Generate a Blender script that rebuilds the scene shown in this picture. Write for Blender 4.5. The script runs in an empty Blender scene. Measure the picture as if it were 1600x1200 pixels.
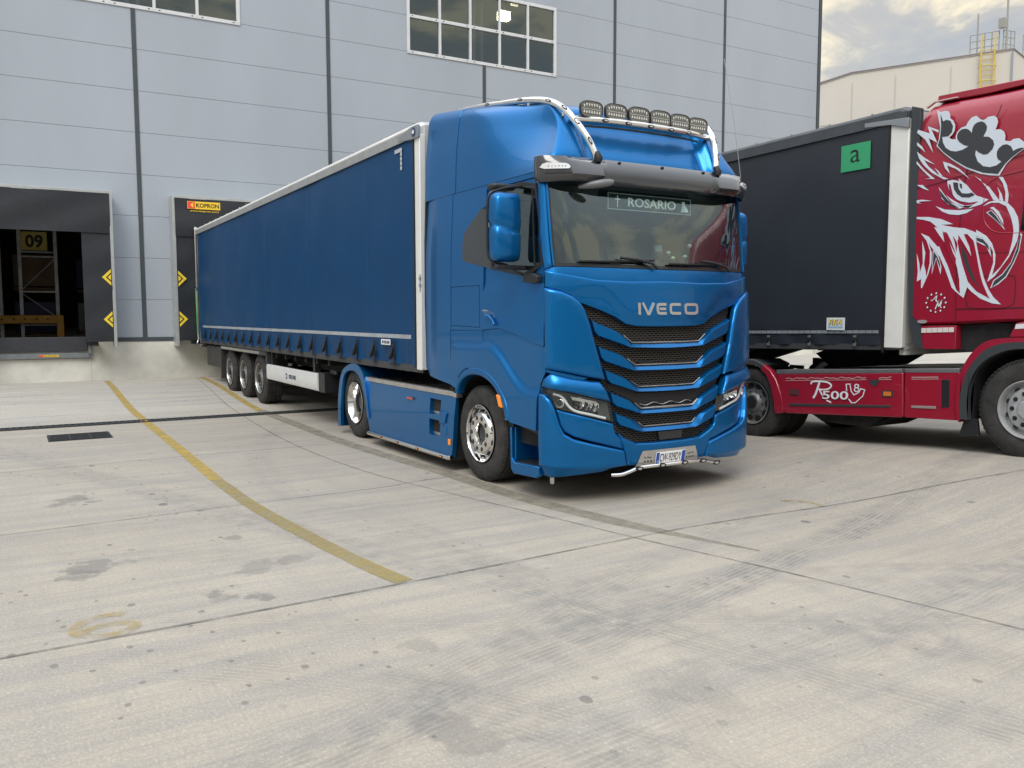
import bpy, bmesh, math, random
from mathutils import Vector, Matrix
from mathutils.geometry import delaunay_2d_cdt
random.seed(7)
SC = bpy.context.scene
COL = SC.collection
R = math.radians
# ------------------------------------------------------------------ camera
cam = bpy.data.cameras.new('camera'); co = bpy.data.objects.new('camera', cam); COL.objects.link(co)
yaw, pitch, roll = 2.603063, -0.082063, -0.002356
fw = Vector((math.cos(pitch)*math.cos(yaw), math.cos(pitch)*math.sin(yaw), math.sin(pitch)))
rt = fw.cross(Vector((0, 0, 1))).normalized(); up = rt.cross(fw)
r2 = rt*math.cos(roll)+up*math.sin(roll); u2 = up*math.cos(roll)-rt*math.sin(roll)
m = Matrix((r2, u2, -fw)).transposed().to_4x4(); m.translation = Vector((6.146, -5.369, 1.741))
co.matrix_world = m
cam.sensor_fit = 'HORIZONTAL'; cam.sensor_width = 36; cam.lens = 36*1300.954/1600
cam.clip_start = .05; cam.clip_end = 2000
SC.camera = co
# ------------------------------------------------------------------ light
SUN_EL, SUN_AZ = 48, 250
W = bpy.data.worlds.new('World'); SC.world = W; W.use_nodes = True
nt = W.node_tree; nt.nodes.clear()
def wn(t, **k):
    n = nt.nodes.new(t)
    for a, b in k.items(): setattr(n, a, b)
    return n
out = wn('ShaderNodeOutputWorld'); bg = wn('ShaderNodeBackground'); sky = wn('ShaderNodeTexSky')
sky.sky_type = 'NISHITA'; sky.sun_disc = False; sky.sun_elevation = R(SUN_EL); sky.sun_rotation = R(SUN_AZ)
sky.air_density = 1.2; sky.dust_density = 3.0
tc = wn('ShaderNodeTexCoord'); mp = wn('ShaderNodeMapping'); mp.inputs['Scale'].default_value = (1.0, 1.0, 2.6)
nz = wn('ShaderNodeTexNoise'); nz.inputs['Scale'].default_value = 5.2; nz.inputs['Detail'].default_value = 9; nz.inputs['Roughness'].default_value = .58; nz.inputs['Distortion'].default_value = .5
rp = wn('ShaderNodeValToRGB')
cr = rp.color_ramp; cr.elements[0].position = .41; cr.elements[0].color = (3.7, 3.85, 4.0, 1); cr.elements[1].position = .58; cr.elements[1].color = (8.2, 7.2, 5.2, 1)
e = cr.elements.new(.5); e.color = (4.5, 4.35, 4.05, 1)
# zenith cloud deck is brighter and cooler than the band near the horizon
sp = wn('ShaderNodeSeparateXYZ'); mr = wn('ShaderNodeMapRange'); mr.inputs[1].default_value = .34; mr.inputs[2].default_value = .80
mixz = wn('ShaderNodeMix', data_type='RGBA'); mixz.inputs[7].default_value = (14.5, 15.4, 16.6, 1)
mixs = wn('ShaderNodeMix', data_type='RGBA'); mixs.inputs[0].default_value = .82
L = nt.links.new
L(tc.outputs['Generated'], mp.inputs[0]); L(mp.outputs[0], nz.inputs['Vector']); L(nz.outputs['Fac'], rp.inputs[0])
L(tc.outputs['Generated'], sp.inputs[0]); L(sp.outputs[2], mr.inputs[0]); L(mr.outputs[0], mixz.inputs[0]); L(rp.outputs[0], mixz.inputs[6])
L(sky.outputs[0], mixs.inputs[6]); L(mixz.outputs[2], mixs.inputs[7]); L(mixs.outputs[2], bg.inputs[0])
bg.inputs[1].default_value = .10; L(bg.outputs[0], out.inputs[0])
sd = bpy.data.lights.new('sun', 'SUN'); sd.energy = 1.5; sd.angle = R(30); sd.color = (1, .96, .9)
so = bpy.data.objects.new('sun', sd); COL.objects.link(so)
SUN_DIR = Vector((.62, -.62, 1.0)).normalized()   # towards the sun
so.rotation_euler = SUN_DIR.to_track_quat('Z', 'Y').to_euler()
SC.view_settings.view_transform = 'Standard'; SC.view_settings.look = 'None'
SC.view_settings.exposure = 0.5; SC.view_settings.gamma = 1
SC.render.engine = 'CYCLES'
# ------------------------------------------------------------------ materials
MATS = {}
def mat(name, col, rough=.5, metal=0, coat=0, var=0, vscale=3, bump=0, bscale=40, emit=0, trans=0, spec=.5, stretch=(1, 1, 1), dirt=None, aniso=0):
    if name in MATS: return MATS[name]
    m = bpy.data.materials.new(name); m.use_nodes = True; n = m.node_tree.nodes; l = m.node_tree.links.new
    b = n['Principled BSDF']; b.inputs['Base Color'].default_value = (*col, 1); b.inputs['Roughness'].default_value = rough
    b.inputs['Metallic'].default_value = metal; b.inputs['Coat Weight'].default_value = coat; b.inputs['Coat Roughness'].default_value = .03
    b.inputs['Specular IOR Level'].default_value = spec
    if trans: b.inputs['Transmission Weight'].default_value = trans
    if emit: b.inputs['Emission Color'].default_value = (*col, 1); b.inputs['Emission Strength'].default_value = emit
    t = n.new('ShaderNodeTexCoord'); mpn = n.new('ShaderNodeMapping'); mpn.inputs['Scale'].default_value = stretch; l(t.outputs['Object'], mpn.inputs[0])
    if var:
        z = n.new('ShaderNodeTexNoise'); z.inputs['Scale'].default_value = vscale; z.inputs['Detail'].default_value = 6; z.inputs['Roughness'].default_value = .6; l(mpn.outputs[0], z.inputs['Vector'])
        mrn = n.new('ShaderNodeMapRange'); mrn.inputs[1].default_value = .3; mrn.inputs[2].default_value = .7; mrn.inputs[3].default_value = 1-var; mrn.inputs[4].default_value = 1+var*.6
        l(z.outputs['Fac'], mrn.inputs[0])
        mx = n.new('ShaderNodeVectorMath'); mx.operation = 'SCALE'; mx.inputs[0].default_value = col; l(mrn.outputs[0], mx.inputs['Scale']); l(mx.outputs[0], b.inputs['Base Color'])
        m2 = n.new('ShaderNodeMapRange'); m2.inputs[1].default_value = .3; m2.inputs[2].default_value = .7; m2.inputs[3].default_value = min(1, rough*(1+var)); m2.inputs[4].default_value = rough*(1-var*.5)
        l(z.outputs['Fac'], m2.inputs[0]); l(m2.outputs[0], b.inputs['Roughness'])
    if bump:
        z = n.new('ShaderNodeTexNoise'); z.inputs['Scale'].default_value = bscale; z.inputs['Detail'].default_value = 5; l(mpn.outputs[0], z.inputs['Vector'])
        bp = n.new('ShaderNodeBump'); bp.inputs['Strength'].default_value = bump; bp.inputs['Distance'].default_value = .02; l(z.outputs['Fac'], bp.inputs['Height']); l(bp.outputs[0], b.inputs['Normal'])
    MATS[name] = m; return m
BLUE = mat('blue_metallic_paint', (.003, .140, .390), .34, .76, .30, .02, 4, spec=.3)
BLACKP = mat('black_plastic', (.012, .013, .015), .45, 0, 0, .2, 12)
DARK = mat('dark_underside', (.010, .010, .011), .8, 0, 0, .3, 5)
RUB = mat('tyre_rubber', (.030, .029, .028), .75, 0, 0, .45, 7, .15, 60)
CHROME = mat('polished_steel', (.80, .79, .77), .12, 1, 0, .08, 8)
ALU = mat('aluminium', (.62, .62, .61), .30, 1, 0, .1, 10)
STEEL = mat('galvanised_steel', (.42, .44, .44), .45, .8, 0, .2, 6)
WHITE = mat('white_paint', (.72, .73, .72), .4, 0, .3, .08, 3)
GREYW = mat('grey_white_roof_rail', (.52, .53, .53), .5, 0, 0, .15, 4)
CURT = mat('blue_tarpaulin', (.003, .045, .130), .42, 0, 0, .07, 1.2, .03, 300, spec=.14)
BCURT = mat('black_tarpaulin', (.022, .026, .034), .40, 0, 0, .12, 2.5, .03, 300)
RED = mat('red_truck_paint', (.30, .010, .030), .32, .1, .55, .05, 5)
ORANGE = mat('orange_marker_lens', (.95, .28, .02), .25, 0, .5)
REDL = mat('red_marker_lens', (.45, .06, .03), .25, 0, .5)
TINT = mat('smoked_visor_plastic', (.022, .024, .028), .16, 0, 1, .1, 3)
WSTRIPE = mat('reflective_white', (.62, .64, .66), .35)
GOLD = mat('yellow_sign', (.85, .55, .03), .5)
REDS = mat('red_sign', (.75, .06, .04), .5)
BLK = mat('black_ink', (.008, .008, .009), .6)
WINK = mat('white_ink', (.74, .76, .78), .45)
CHARC = mat('charcoal_ink', (.035, .037, .040), .45)
GREEN = mat('green_sign', (.03, .30, .13), .55)
LENS = mat('lamp_clear_lens', (.55, .56, .55), .08, .6, 1)
SILVER = mat('silver_wheel_paint', (.40, .41, .42), .42, .35, 0, .15, 14)
RUBM = mat('shelter_black_fabric', (.020, .023, .029), .42, 0, 0, .25, 2.2, .25, 7)
YEL = mat('safety_yellow', (.80, .58, .04), .5)
def glassmat(name, tint, fac):
    m = bpy.data.materials.new(name); m.use_nodes = True; n = m.node_tree.nodes; l = m.node_tree.links.new; n.clear()
    o = n.new('ShaderNodeOutputMaterial'); g = n.new('ShaderNodeBsdfGlossy'); g.inputs['Color'].default_value = (.86, 1, 1, 1); g.inputs['Roughness'].default_value = .015
    t = n.new('ShaderNodeBsdfTransparent'); t.inputs[0].default_value = (*tint, 1); mx = n.new('ShaderNodeMixShader')
    f = n.new('ShaderNodeFresnel'); f.inputs[0].default_value = 1.55; a = n.new('ShaderNodeMath'); a.operation = 'ADD'; a.inputs[1].default_value = fac; a.use_clamp = True
    ge = n.new('ShaderNodeNewGeometry'); iv = n.new('ShaderNodeMath'); iv.operation = 'SUBTRACT'; iv.inputs[0].default_value = 1; l(ge.outputs['Backfacing'], iv.inputs[1])
    mu = n.new('ShaderNodeMath'); mu.operation = 'MULTIPLY'; l(a.outputs[0], mu.inputs[0]); l(iv.outputs[0], mu.inputs[1])
    l(f.outputs[0], a.inputs[0]); l(mu.outputs[0], mx.inputs[0]); l(t.outputs[0], mx.inputs[1]); l(g.outputs[0], mx.inputs[2]); l(mx.outputs[0], o.inputs[0])
    return m
GLASS = glassmat('tinted_windscreen_glass', (.78, .87, .86), .085)
SGLASS = glassmat('dark_side_glass', (.60, .68, .68), .10)
WGLASS = glassmat('warehouse_window_glass', (.55, .56, .57), .11)
LGLASS = glassmat('headlight_glass', (.93, .94, .94), -.01)
# ------------------------------------------------------------------ object helpers
def tag(o, label, cat, group=None, kind=None):
    if label: o['label'] = label
    if cat: o['category'] = cat
    if group: o['group'] = group
    if kind: o['kind'] = kind
    return o
def thing(name, loc, label, cat, group=None):
    o = bpy.data.objects.new(name, None); COL.objects.link(o); o.location = loc; o.empty_display_size = .2
    return tag(o, label, cat, group)
def wloc(o):
    v = Vector((0, 0, 0))
    while o: v += o.location; o = o.parent
    return v
def fin(name, bm, m, parent=None, smooth=35, bevel=0, loc=None, seg=2):
    """links a bmesh built in world coordinates as one object under parent"""
    base = wloc(parent) if parent else Vector((0, 0, 0))
    if loc is not None: base = Vector(loc)
    bmesh.ops.recalc_face_normals(bm, faces=bm.faces) if smooth != 'keep' else None
    for v in bm.verts: v.co -= base
    me = bpy.data.meshes.new(name); bm.to_mesh(me); bm.free()
    ms = m if isinstance(m, (list, tuple)) else [m]
    for x in ms: me.materials.append(x)
    ang = 35 if smooth == 'keep' else smooth
    if ang:
        for p in me.polygons: p.use_smooth = True
        me.set_sharp_from_angle(angle=R(ang))
    o = bpy.data.objects.new(name, me); COL.objects.link(o)
    if parent:
        o.parent = parent
        if loc is not None: o.location = Vector(loc)-wloc(parent)
    elif loc is not None: o.location = loc
    if bevel:
        b = o.modifiers.new('bevel', 'BEVEL'); b.width = bevel; b.segments = seg; b.limit_method = 'ANGLE'; b.angle_limit = R(40); b.harden_normals = False
    return o
def box(bm, x0, x1, y0, y1, z0, z1, mi=0, T=None):
    vs = [(x, y, z) for x in (x0, x1) for y in (y0, y1) for z in (z0, z1)]
    v = [bm.verts.new(T(*p) if T else p) for p in vs]
    for f in ((0, 1, 3, 2), (4, 6, 7, 5), (0, 4, 5, 1), (2, 3, 7, 6), (0, 2, 6, 4), (1, 5, 7, 3)):
        bm.faces.new([v[i] for i in f]).material_index = mi
def prism(bm, poly, f0, f1, mi=0):
    """poly: 2-D points, f0/f1 map a 2-D point to the two faces of the solid"""
    a = [bm.verts.new(f0(*p)) for p in poly]; b = [bm.verts.new(f1(*p)) for p in poly]; n = len(poly)
    fs = [bm.faces.new(a), bm.faces.new(b[::-1])]
    for i in range(n): fs.append(bm.faces.new((a[i], b[i], b[(i+1) % n], a[(i+1) % n])))
    for f in fs: f.material_index = mi
    bmesh.ops.triangulate(bm, faces=fs[:2])
def yprism(bm, poly, y0, y1, mi=0): prism(bm, poly, lambda x, z: (x, y0, z), lambda x, z: (x, y1, z), mi)
def tube(bm, pts, r, seg=12, cap=True, mi=0, rr=None):
    pts = [Vector(p) for p in pts]; rings = []; n = len(pts); ref = None
    for i, p in enumerate(pts):
        d = (pts[min(i+1, n-1)]-pts[max(i-1, 0)]).normalized()
        if ref is None: ref = Vector((0, 0, 1)) if abs(d.z) < .9 else Vector((1, 0, 0))
        a = d.cross(ref).normalized(); b = a.cross(d).normalized(); ref = b
        q = rr[i] if rr else r
        rings.append([bm.verts.new(p+(a*math.cos(t)+b*math.sin(t))*q) for t in [2*math.pi*k/seg for k in range(seg)]])
    for i in range(n-1):
        for k in range(seg): bm.faces.new((rings[i][k], rings[i][(k+1) % seg], rings[i+1][(k+1) % seg], rings[i+1][k])).material_index = mi
    if cap: bm.faces.new(rings[0]).material_index = mi; bm.faces.new(rings[-1][::-1]).material_index = mi
def smoothpath(P, k=6):
    P = [Vector(p) for p in P]; out = []
    for i in range(len(P)-1):
        a, b, c, d = P[max(i-1, 0)], P[i], P[i+1], P[min(i+2, len(P)-1)]
        for j in range(k):
            t = j/k; out.append(.5*((2*b)+(c-a)*t+(2*a-5*b+4*c-d)*t*t+(3*b-a-3*c+d)*t**3))
    return out+[P[-1]]
def sp2(P, k=4): return [(p.x, p.y) for p in smoothpath([(a, b, 0) for a, b in P], k)]
def lathe(bm, prof, c, axis, seg=48, mi=0):
    """prof (radius, offset along axis); axis 'y' with sign in c[3]"""
    cx, cy, cz, sg = c; rings = []
    for r_, o_ in prof:
        if r_ < 1e-5: rings.append([bm.verts.new((cx, cy+o_*sg, cz))]*1)
        else: rings.append([bm.verts.new((cx+r_*math.cos(t), cy+o_*sg, cz+r_*math.sin(t))) for t in [2*math.pi*k/seg for k in range(seg)]])
    for a, b in zip(rings, rings[1:]):
        for k in range(seg):
            q = [a[k % len(a)], a[(k+1) % len(a)], b[(k+1) % len(b)], b[k % len(b)]]
            u = []
            for v in q:
                if v not in u: u.append(v)
            if len(u) > 2: bm.faces.new(u).material_index = mi
def text(name, s, m, parent, org, xd, yd, w, h, off=0.0, th=.002, bold=.0, shear=0, font=None):
    cu = bpy.data.curves.new('t', 'FONT'); cu.body = s; cu.offset = bold; cu.shear = shear; cu.resolution_u = 3
    to = bpy.data.objects.new('t', cu); COL.objects.link(to); bpy.context.view_layer.update()
    me = bpy.data.meshes.new_from_object(to.evaluated_get(bpy.context.evaluated_depsgraph_get()))
    bpy.data.objects.remove(to); bpy.data.curves.remove(cu)
    xs = [v.co.x for v in me.vertices]; ys = [v.co.y for v in me.vertices]; x0, x1, y0, y1 = min(xs), max(xs), min(ys), max(ys)
    bm = bmesh.new(); bm.from_mesh(me); bpy.data.meshes.remove(me)
    org, xd, yd = Vector(org), Vector(xd).normalized(), Vector(yd).normalized(); nn = xd.cross(yd)
    r = bmesh.ops.extrude_face_region(bm, geom=bm.faces[:]); ex = [g for g in r['geom'] if isinstance(g, bmesh.types.BMVert)]
    es = set(ex)
    for v in bm.verts:
        u, q = (v.co.x-x0)/(x1-x0), (v.co.y-y0)/(y1-y0)
        v.co = org+xd*(u*w)+yd*(q*h)+nn*(off+(th if v in es else 0))
    return fin(name, bm, m, parent, 30)
def dup(o, parent, dloc=None):
    c = o.copy(); COL.objects.link(c); c.parent = parent
    if dloc: c.location = o.location+Vector(dloc)
    for ch in o.children: dup(ch, c)
    return c
def copy_thing(root, loc, label):
    r_ = root.copy(); COL.objects.link(r_); r_.location = loc; r_['label'] = label
    for ch in list(root.children): dup(ch, r_)
    return r_
# ------------------------------------------------------------------ cab surface chart (s along the outline, z up)
def lerp_tab(T,v):
    if v<=T[0][0]: return T[0][1]
    for i in range(len(T)-1):
        a,b=T[i],T[i+1]
        if v<=b[0]:
            t=(v-a[0])/(b[0]-a[0])
            # catmull-rom style tangents (monotone-ish)
            def sl(k):
                if k<=0: return (T[1][1]-T[0][1])/(T[1][0]-T[0][0])
                if k>=len(T)-1: return (T[-1][1]-T[-2][1])/(T[-1][0]-T[-2][0])
                d0=(T[k][1]-T[k-1][1])/(T[k][0]-T[k-1][0]); d1=(T[k+1][1]-T[k][1])/(T[k+1][0]-T[k][0])
                return 0.0 if d0*d1<=0 else 2*d0*d1/(d0+d1)
            h=b[0]-a[0]; m0,m1=sl(i)*h,sl(i+1)*h
            return (2*t**3-3*t*t+1)*a[1]+(t**3-2*t*t+t)*m0+(-2*t**3+3*t*t)*b[1]+(t**3-t*t)*m1
    return T[-1][1]
CD=0.29; CN=5.0; CC=.08; CW=1.25
T_XF=[(.2,-.02),(.28,.03),(.38,.08),(.6,.10),(1.0,.08),(1.35,.07),(1.75,.05),(2.14,.01),(2.2,-.01),(2.6,-.10),(3.05,-.21)]
T_W=[(.2,1.17),(.28,1.21),(.4,1.245),(.7,1.25),(2.3,1.25),(3.05,1.225)]
T_XR=[(0,0),(.05,.05),(.1,.06),(.3,-.02),(.45,-.11),(.55,-.20),(.62,-.34),(.655,-.58),(.675,-1.2)]
T_WR=[(0,1.225),(.05,1.2),(.15,1.13),(.3,1.04),(.45,.98),(.55,.97),(.62,.955),(.655,.90),(.675,.4)]
T_WB=[(0,1.225),(.3,1.21),(.5,1.18),(.58,1.165),(.64,1.11),(.665,1.0),(.675,.4)]
_O=[]
def _mk():
    N=400; L=0; px,py=0.0,0.0
    for i in range(N+1):
        th=math.pi/2*(i/N)
        # param by y uniformly-ish
        y=math.sin(th)
        d=1-(CC*y*y+(CD-CC)*(1-max(0.0,1-y**CN)**(1/CN)))/CD
        X=-CD*(1-d);Y=CW*y
        if i: L+=math.hypot(X-px,Y-py)
        px,py=X,Y
        _O.append((L,y,d))
_mk()
LF=_O[-1][0]
def outl(a):
    lo,hi=0,len(_O)-1
    while hi-lo>1:
        m=(lo+hi)//2
        if _O[m][0]<=a: lo=m
        else: hi=m
    p,q=_O[lo],_O[hi]; t=(a-p[0])/max(1e-9,q[0]-p[0]); t=min(1,max(0,t))
    return p[1]+t*(q[1]-p[1]), p[2]+t*(q[2]-p[2])
def Sh(s,h):
    a=abs(s); sg=-1 if s<0 else 1
    if a<=LF: yn,dn=outl(a); ex=0
    else: yn,dn,ex=1.0,0.0,a-LF
    x=lerp_tab(T_XF,3.05)*dn-CD*(1-dn)-ex+lerp_tab(T_XR,h)
    t=min(1,ex/1.1); t=t*t*(3-2*t)
    return (x, sg*yn*(lerp_tab(T_WR,h)*(1-t)+lerp_tab(T_WB,h)*t), 3.05+h*(1.07+.2*(-x-.4)))
def S(s,z):
    a=abs(s); sg=-1 if s<0 else 1
    if z<=3.05:
        if a<=LF: yn,dn=outl(a); ex=0
        else: yn,dn,ex=1.0,0.0,a-LF
        return (lerp_tab(T_XF,z)*dn-CD*(1-dn)-ex, sg*yn*lerp_tab(T_W,z), z)
    h=(z-3.05)
    for _ in range(8):
        p=Sh(s,h); h+= (z-p[2])*.8
        h=min(.675,max(0,h))
    return Sh(s,h)

def SN(s, z, e=.01):
    a = Vector(S(s+e, z))-Vector(S(s-e, z)); b = Vector(S(s, z+e))-Vector(S(s, z-e))
    n = a.cross(b); n.normalize()
    return n
def SP(s, z, off=0.0):
    return Vector(S(s, z))+SN(s, z)*off if off else Vector(S(s, z))
def pip(p, poly):
    x, y = p; c = False; n = len(poly); j = n-1
    for i in range(n):
        xi, yi = poly[i]; xj, yj = poly[j]
        if (yi > y) != (yj > y) and x < (xj-xi)*(y-yi)/(yj-yi)+xi: c = not c
        j = i
    return c
def edist(p, poly):
    m_ = 9
    for i in range(len(poly)):
        a, b = poly[i-1], poly[i]; dx, dy = b[0]-a[0], b[1]-a[1]; t = max(0, min(1, ((p[0]-a[0])*dx+(p[1]-a[1])*dy)/max(1e-12, dx*dx+dy*dy)))
        m_ = min(m_, math.hypot(p[0]-a[0]-t*dx, p[1]-a[1]-t*dy))
    return m_
def tess(poly, holes=(), res=.07, rings=()):
    pts, edges = [], []
    for lp in [poly]+list(holes):
        k0 = len(pts); q = []
        for i, a in enumerate(lp):
            b = lp[(i+1) % len(lp)]; n = max(1, int(math.hypot(b[0]-a[0], b[1]-a[1])/(res*(.42 if rings else 1))))
            for j in range(n): q.append((a[0]+(b[0]-a[0])*j/n, a[1]+(b[1]-a[1])*j/n))
        pts += q; edges += [(k0+i, k0+(i+1) % len(q)) for i in range(len(q))]
    xs = [p[0] for p in poly]; ys = [p[1] for p in poly]
    nx = int((max(xs)-min(xs))/res)+1; ny = int((max(ys)-min(ys))/res)+1
    segs = [(pts[a], pts[b]) for a, b in edges]
    def near(p):
        for a, b in segs:
            dx, dy = b[0]-a[0], b[1]-a[1]; t = max(0, min(1, ((p[0]-a[0])*dx+(p[1]-a[1])*dy)/max(1e-12, dx*dx+dy*dy)))
            if math.hypot(p[0]-a[0]-t*dx, p[1]-a[1]-t*dy) < res*.45: return True
        return False
    for i in range(nx):
        for j in range(ny):
            p = (min(xs)+(i+.5)*res, min(ys)+(j+.5)*res)
            if pip(p, poly) and not any(pip(p, h) for h in holes) and not near(p): pts.append(p)
    for d in rings:
        P = inset(poly, d)
        for i, a in enumerate(P):
            b = P[(i+1) % len(P)]; n = max(1, int(math.hypot(b[0]-a[0], b[1]-a[1])/(res*.42)))
            for j in range(n):
                p = (a[0]+(b[0]-a[0])*j/n, a[1]+(b[1]-a[1])*j/n)
                if pip(p, poly) and not any(pip(p, h) for h in holes) and edist(p, poly) > d*.8: pts.append(p)
    V, E_, F, *_ = delaunay_2d_cdt([Vector(p) for p in pts], edges, [], 0, 1e-5)
    fs = []
    for f in F:
        c = (sum(V[i][0] for i in f)/len(f), sum(V[i][1] for i in f)/len(f))
        if pip(c, poly) and not any(pip(c, h) for h in holes): fs.append(list(f))
    return [tuple(v) for v in V], fs
def sheet(bm, V, F, top, bot, mi=0, uv=False):
    """solid sheet between two mappings of the tessellated polygon"""
    use = sorted({i for f in F for i in f}); A = {i: bm.verts.new(top(*V[i])) for i in use}; B = {i: bm.verts.new(bot(*V[i])) for i in use}
    cnt = {}
    ul = bm.loops.layers.uv.verify() if uv else None
    for f in F:
        q = bm.faces.new([A[i] for i in f]); q.material_index = mi
        if uv:
            for lp, i in zip(q.loops, f): lp[ul].uv = V[i]
        bm.faces.new([B[i] for i in f][::-1]).material_index = mi
        for a, b in zip(f, f[1:]+f[:1]): cnt[(a, b)] = 1
    for a, b in cnt:
        if (b, a) not in cnt: bm.faces.new((A[b], A[a], B[a], B[b])).material_index = mi
def mir(poly): return [(-a, b) for a, b in reversed(poly)]
def panel(name, poly, m, parent, off=0.0, th=.03, res=.07, holes=(), bevel=.005, relief=None, uv=False, smooth=30, rnd=0):
    V, F = tess(poly, holes, res, (rnd*.1, rnd*.3, rnd*.6, rnd) if rnd else ()); bm = bmesh.new()
    rl_ = relief or (lambda s, z: 0)
    def rf(s, z):
        if not rnd: return rl_(s, z)
        d = min(1, edist((s, z), poly)/rnd); return rl_(s, z)-rnd*.75*(1-math.sqrt(max(0, 1-(1-d)**2)))
    if rnd: bevel = 0; smooth = 60
    sheet(bm, V, F, lambda s, z: SP(s, z, off+rf(s, z)), lambda s, z: SP(s, z, off-th), uv=uv)
    return fin(name, bm, m, parent, smooth, bevel)
def both(name, poly, m, parent, **k):
    a = panel(name, poly, m, parent, **k)
    k2 = dict(k)
    if 'holes' in k: k2['holes'] = [mir(h) for h in k['holes']]
    if k.get('relief'): rf = k['relief']; k2['relief'] = lambda s, z: rf(-s, z)
    b = panel(name, mir(poly), m, parent, **k2)
    return a, b
def inset(poly, d):
    n = len(poly); A = sum(poly[i][0]*poly[(i+1) % n][1]-poly[(i+1) % n][0]*poly[i][1] for i in range(n)); sg = 1 if A > 0 else -1; o = []
    for i in range(n):
        p, c, q = Vector(poly[i-1]), Vector(poly[i]), Vector(poly[(i+1) % n]); a = (c-p).normalized(); b = (q-c).normalized()
        na = Vector((-a.y, a.x))*sg; nb = Vector((-b.y, b.x))*sg; k = na+nb; k = k/max(.35, k.length_squared)*2
        v = c+k*d; o.append((v.x, v.y))
    return o
def wheel(parent, x, y, sg, kind, R0=.505, zc=.505, wd=.30):
    """one wheel (tyre with its rim as child); sg -1: outer side faces -y"""
    bm = bmesh.new(); h = wd/2
    pr = [(.30, h-.03), (.315, h-.008), (.34, h), (.40, h+.006), (.455, h-.004), (.485, h-.02), (R0, h-.045)]
    n = 5
    for i in range(n):
        a = h-.05-(2*h-.1)*i/(n-1)
        if i: pr.append((R0, a+.012))
        if 0 < i < n-0: pass
        pr.append((R0, a-.012 if i < n-1 else a))
        if i < n-1: pr += [(R0-.012, a-.016), (R0-.012, a-.024), (R0, a-.028)]
    pr += [(.485, -h+.02), (.40, -h), (.30, -h+.03)]
    lathe(bm, pr, (x, y, zc, sg), 'y', 64)
    for k in range(64 if kind in ('steer', 'red') else 40):   # shoulder tread blocks
        t = 2*math.pi*k/(64 if kind in ('steer', 'red') else 40)
        c, s_ = math.cos(t), math.sin(t)
        vs = []
        for rr in (R0-.020, R0+.002):
            for oo in (h-.040, h-.012-(rr-R0+.02)*1.2):
                for dt in (-.025, .025):
                    cc, ss = math.cos(t+dt), math.sin(t+dt); vs.append(bm.verts.new((x+rr*cc, y+sg*oo, zc+rr*ss)))
        for f in ((0, 1, 3, 2), (4, 6, 7, 5), (0, 4, 5, 1), (2, 3, 7, 6), (0, 2, 6, 4), (1, 5, 7, 3)): bm.faces.new([vs[i] for i in f])
    w = fin('wheel', bm, RUB, parent, 35, loc=(x, y, zc))
    bm = bmesh.new(); mtl = CHROME if kind in ('steer', 'drive') else (SILVER if kind == 'red' else mat('trailer_rim_grey', (.17, .172, .175), .45, .4, 0, .3, 14))
    fl = h+.002
    def ringc(r_, n_, rad, o0, o1, mi, el=1.0, ph=0):
        for k in range(n_):
            t = 2*math.pi*(k+ph)/n_; cx, cz = x+r_*math.cos(t), zc+r_*math.sin(t)
            a = [];
            for j in range(14):
                u = 2*math.pi*j/14; dr, dt = rad*math.cos(u), rad*el*math.sin(u)
                a.append((cx+dr*math.cos(t)-dt*math.sin(t), cz+dr*math.sin(t)+dt*math.cos(t)))
            yprism(bm, a, y+sg*o0, y+sg*o1, mi)
    if kind in ('steer', 'red'):
        face = h-.005 if kind == 'steer' else h-.02
        face = h+.012 if kind == 'steer' else h-.02
        pr = [(.302, fl-.005), (.304, fl+.006), (.296, fl+.008), (.290, fl-.004), (.282, fl-.035), (.276, fl-.075), (.262, fl-.088), (.250, fl-.075), (.238, face-.045), (.222, face-.014), (.212, face-.004), (.206, face), (.125, face), (.112, face-.008), (.104, face-.03), (.100, face-.07)]
        lathe(bm, pr, (x, y, zc, sg), 'y', 64)
        ringc(.168, 10, .024, face-.01, face+.002, 1)
        ringc(.168, 10, .015, face-.01, face+(.006 if kind == 'steer' else .02), 3 if kind == 'steer' else 2)
        ringc(.238, 10, .017, face-.06, face-.022, 1, 1.5, .5)
        if kind == 'steer': ringc(0, 1, .101, face-.10, face-.06, 1); ringc(0, 1, .075, face-.06, face-.045, 3)
        if kind == 'red':
            lathe(bm, [(.105, face-.02), (.104, face+.03), (.085, face+.05), (0, face+.055)], (x, y, zc, sg), 'y', 40)
    elif kind == 'drive':
        pr = [(.302, fl-.005), (.304, fl+.006), (.296, fl+.008), (.288, fl-.01), (.276, fl-.05), (.262, fl-.09), (.256, fl-.15), (.252, fl-.19)]
        lathe(bm, pr, (x, y, zc, sg), 'y', 64)
        lathe(bm, [(.252, fl-.19), (.16, fl-.20), (.14, fl-.19), (.13, fl-.13), (.11, fl-.10), (0, fl-.095)], (x, y, zc, sg), 'y', 48, 3)
        ringc(.2, 10, .022, fl-.18, fl-.165, 1); ringc(.165, 10, .016, fl-.20, fl-.165, 3)
    else:
        pr = [(.302, fl-.005), (.304, fl+.006), (.296, fl+.008), (.288, fl-.01), (.276, fl-.045), (.262, fl-.06), (.235, fl-.062), (.20, fl-.05), (.185, fl-.045), (.145, fl-.045), (.13, fl-.02), (.11, fl+.0), (0, fl+.005)]
        lathe(bm, pr, (x, y, zc, sg), 'y', 48)
        lathe(bm, [(.300, fl-.002), (.305, fl+.008), (.294, fl+.011), (.288, fl)], (x, y, zc, sg), 'y', 48, 2)
        ringc(.232, 10, .036, fl-.075, fl-.040, 1, 1.25); ringc(.166, 10, .014, fl-.06, fl-.018, 2)
        ringc(.0, 1, .088, fl-.02, fl+.025, 1)
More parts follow.
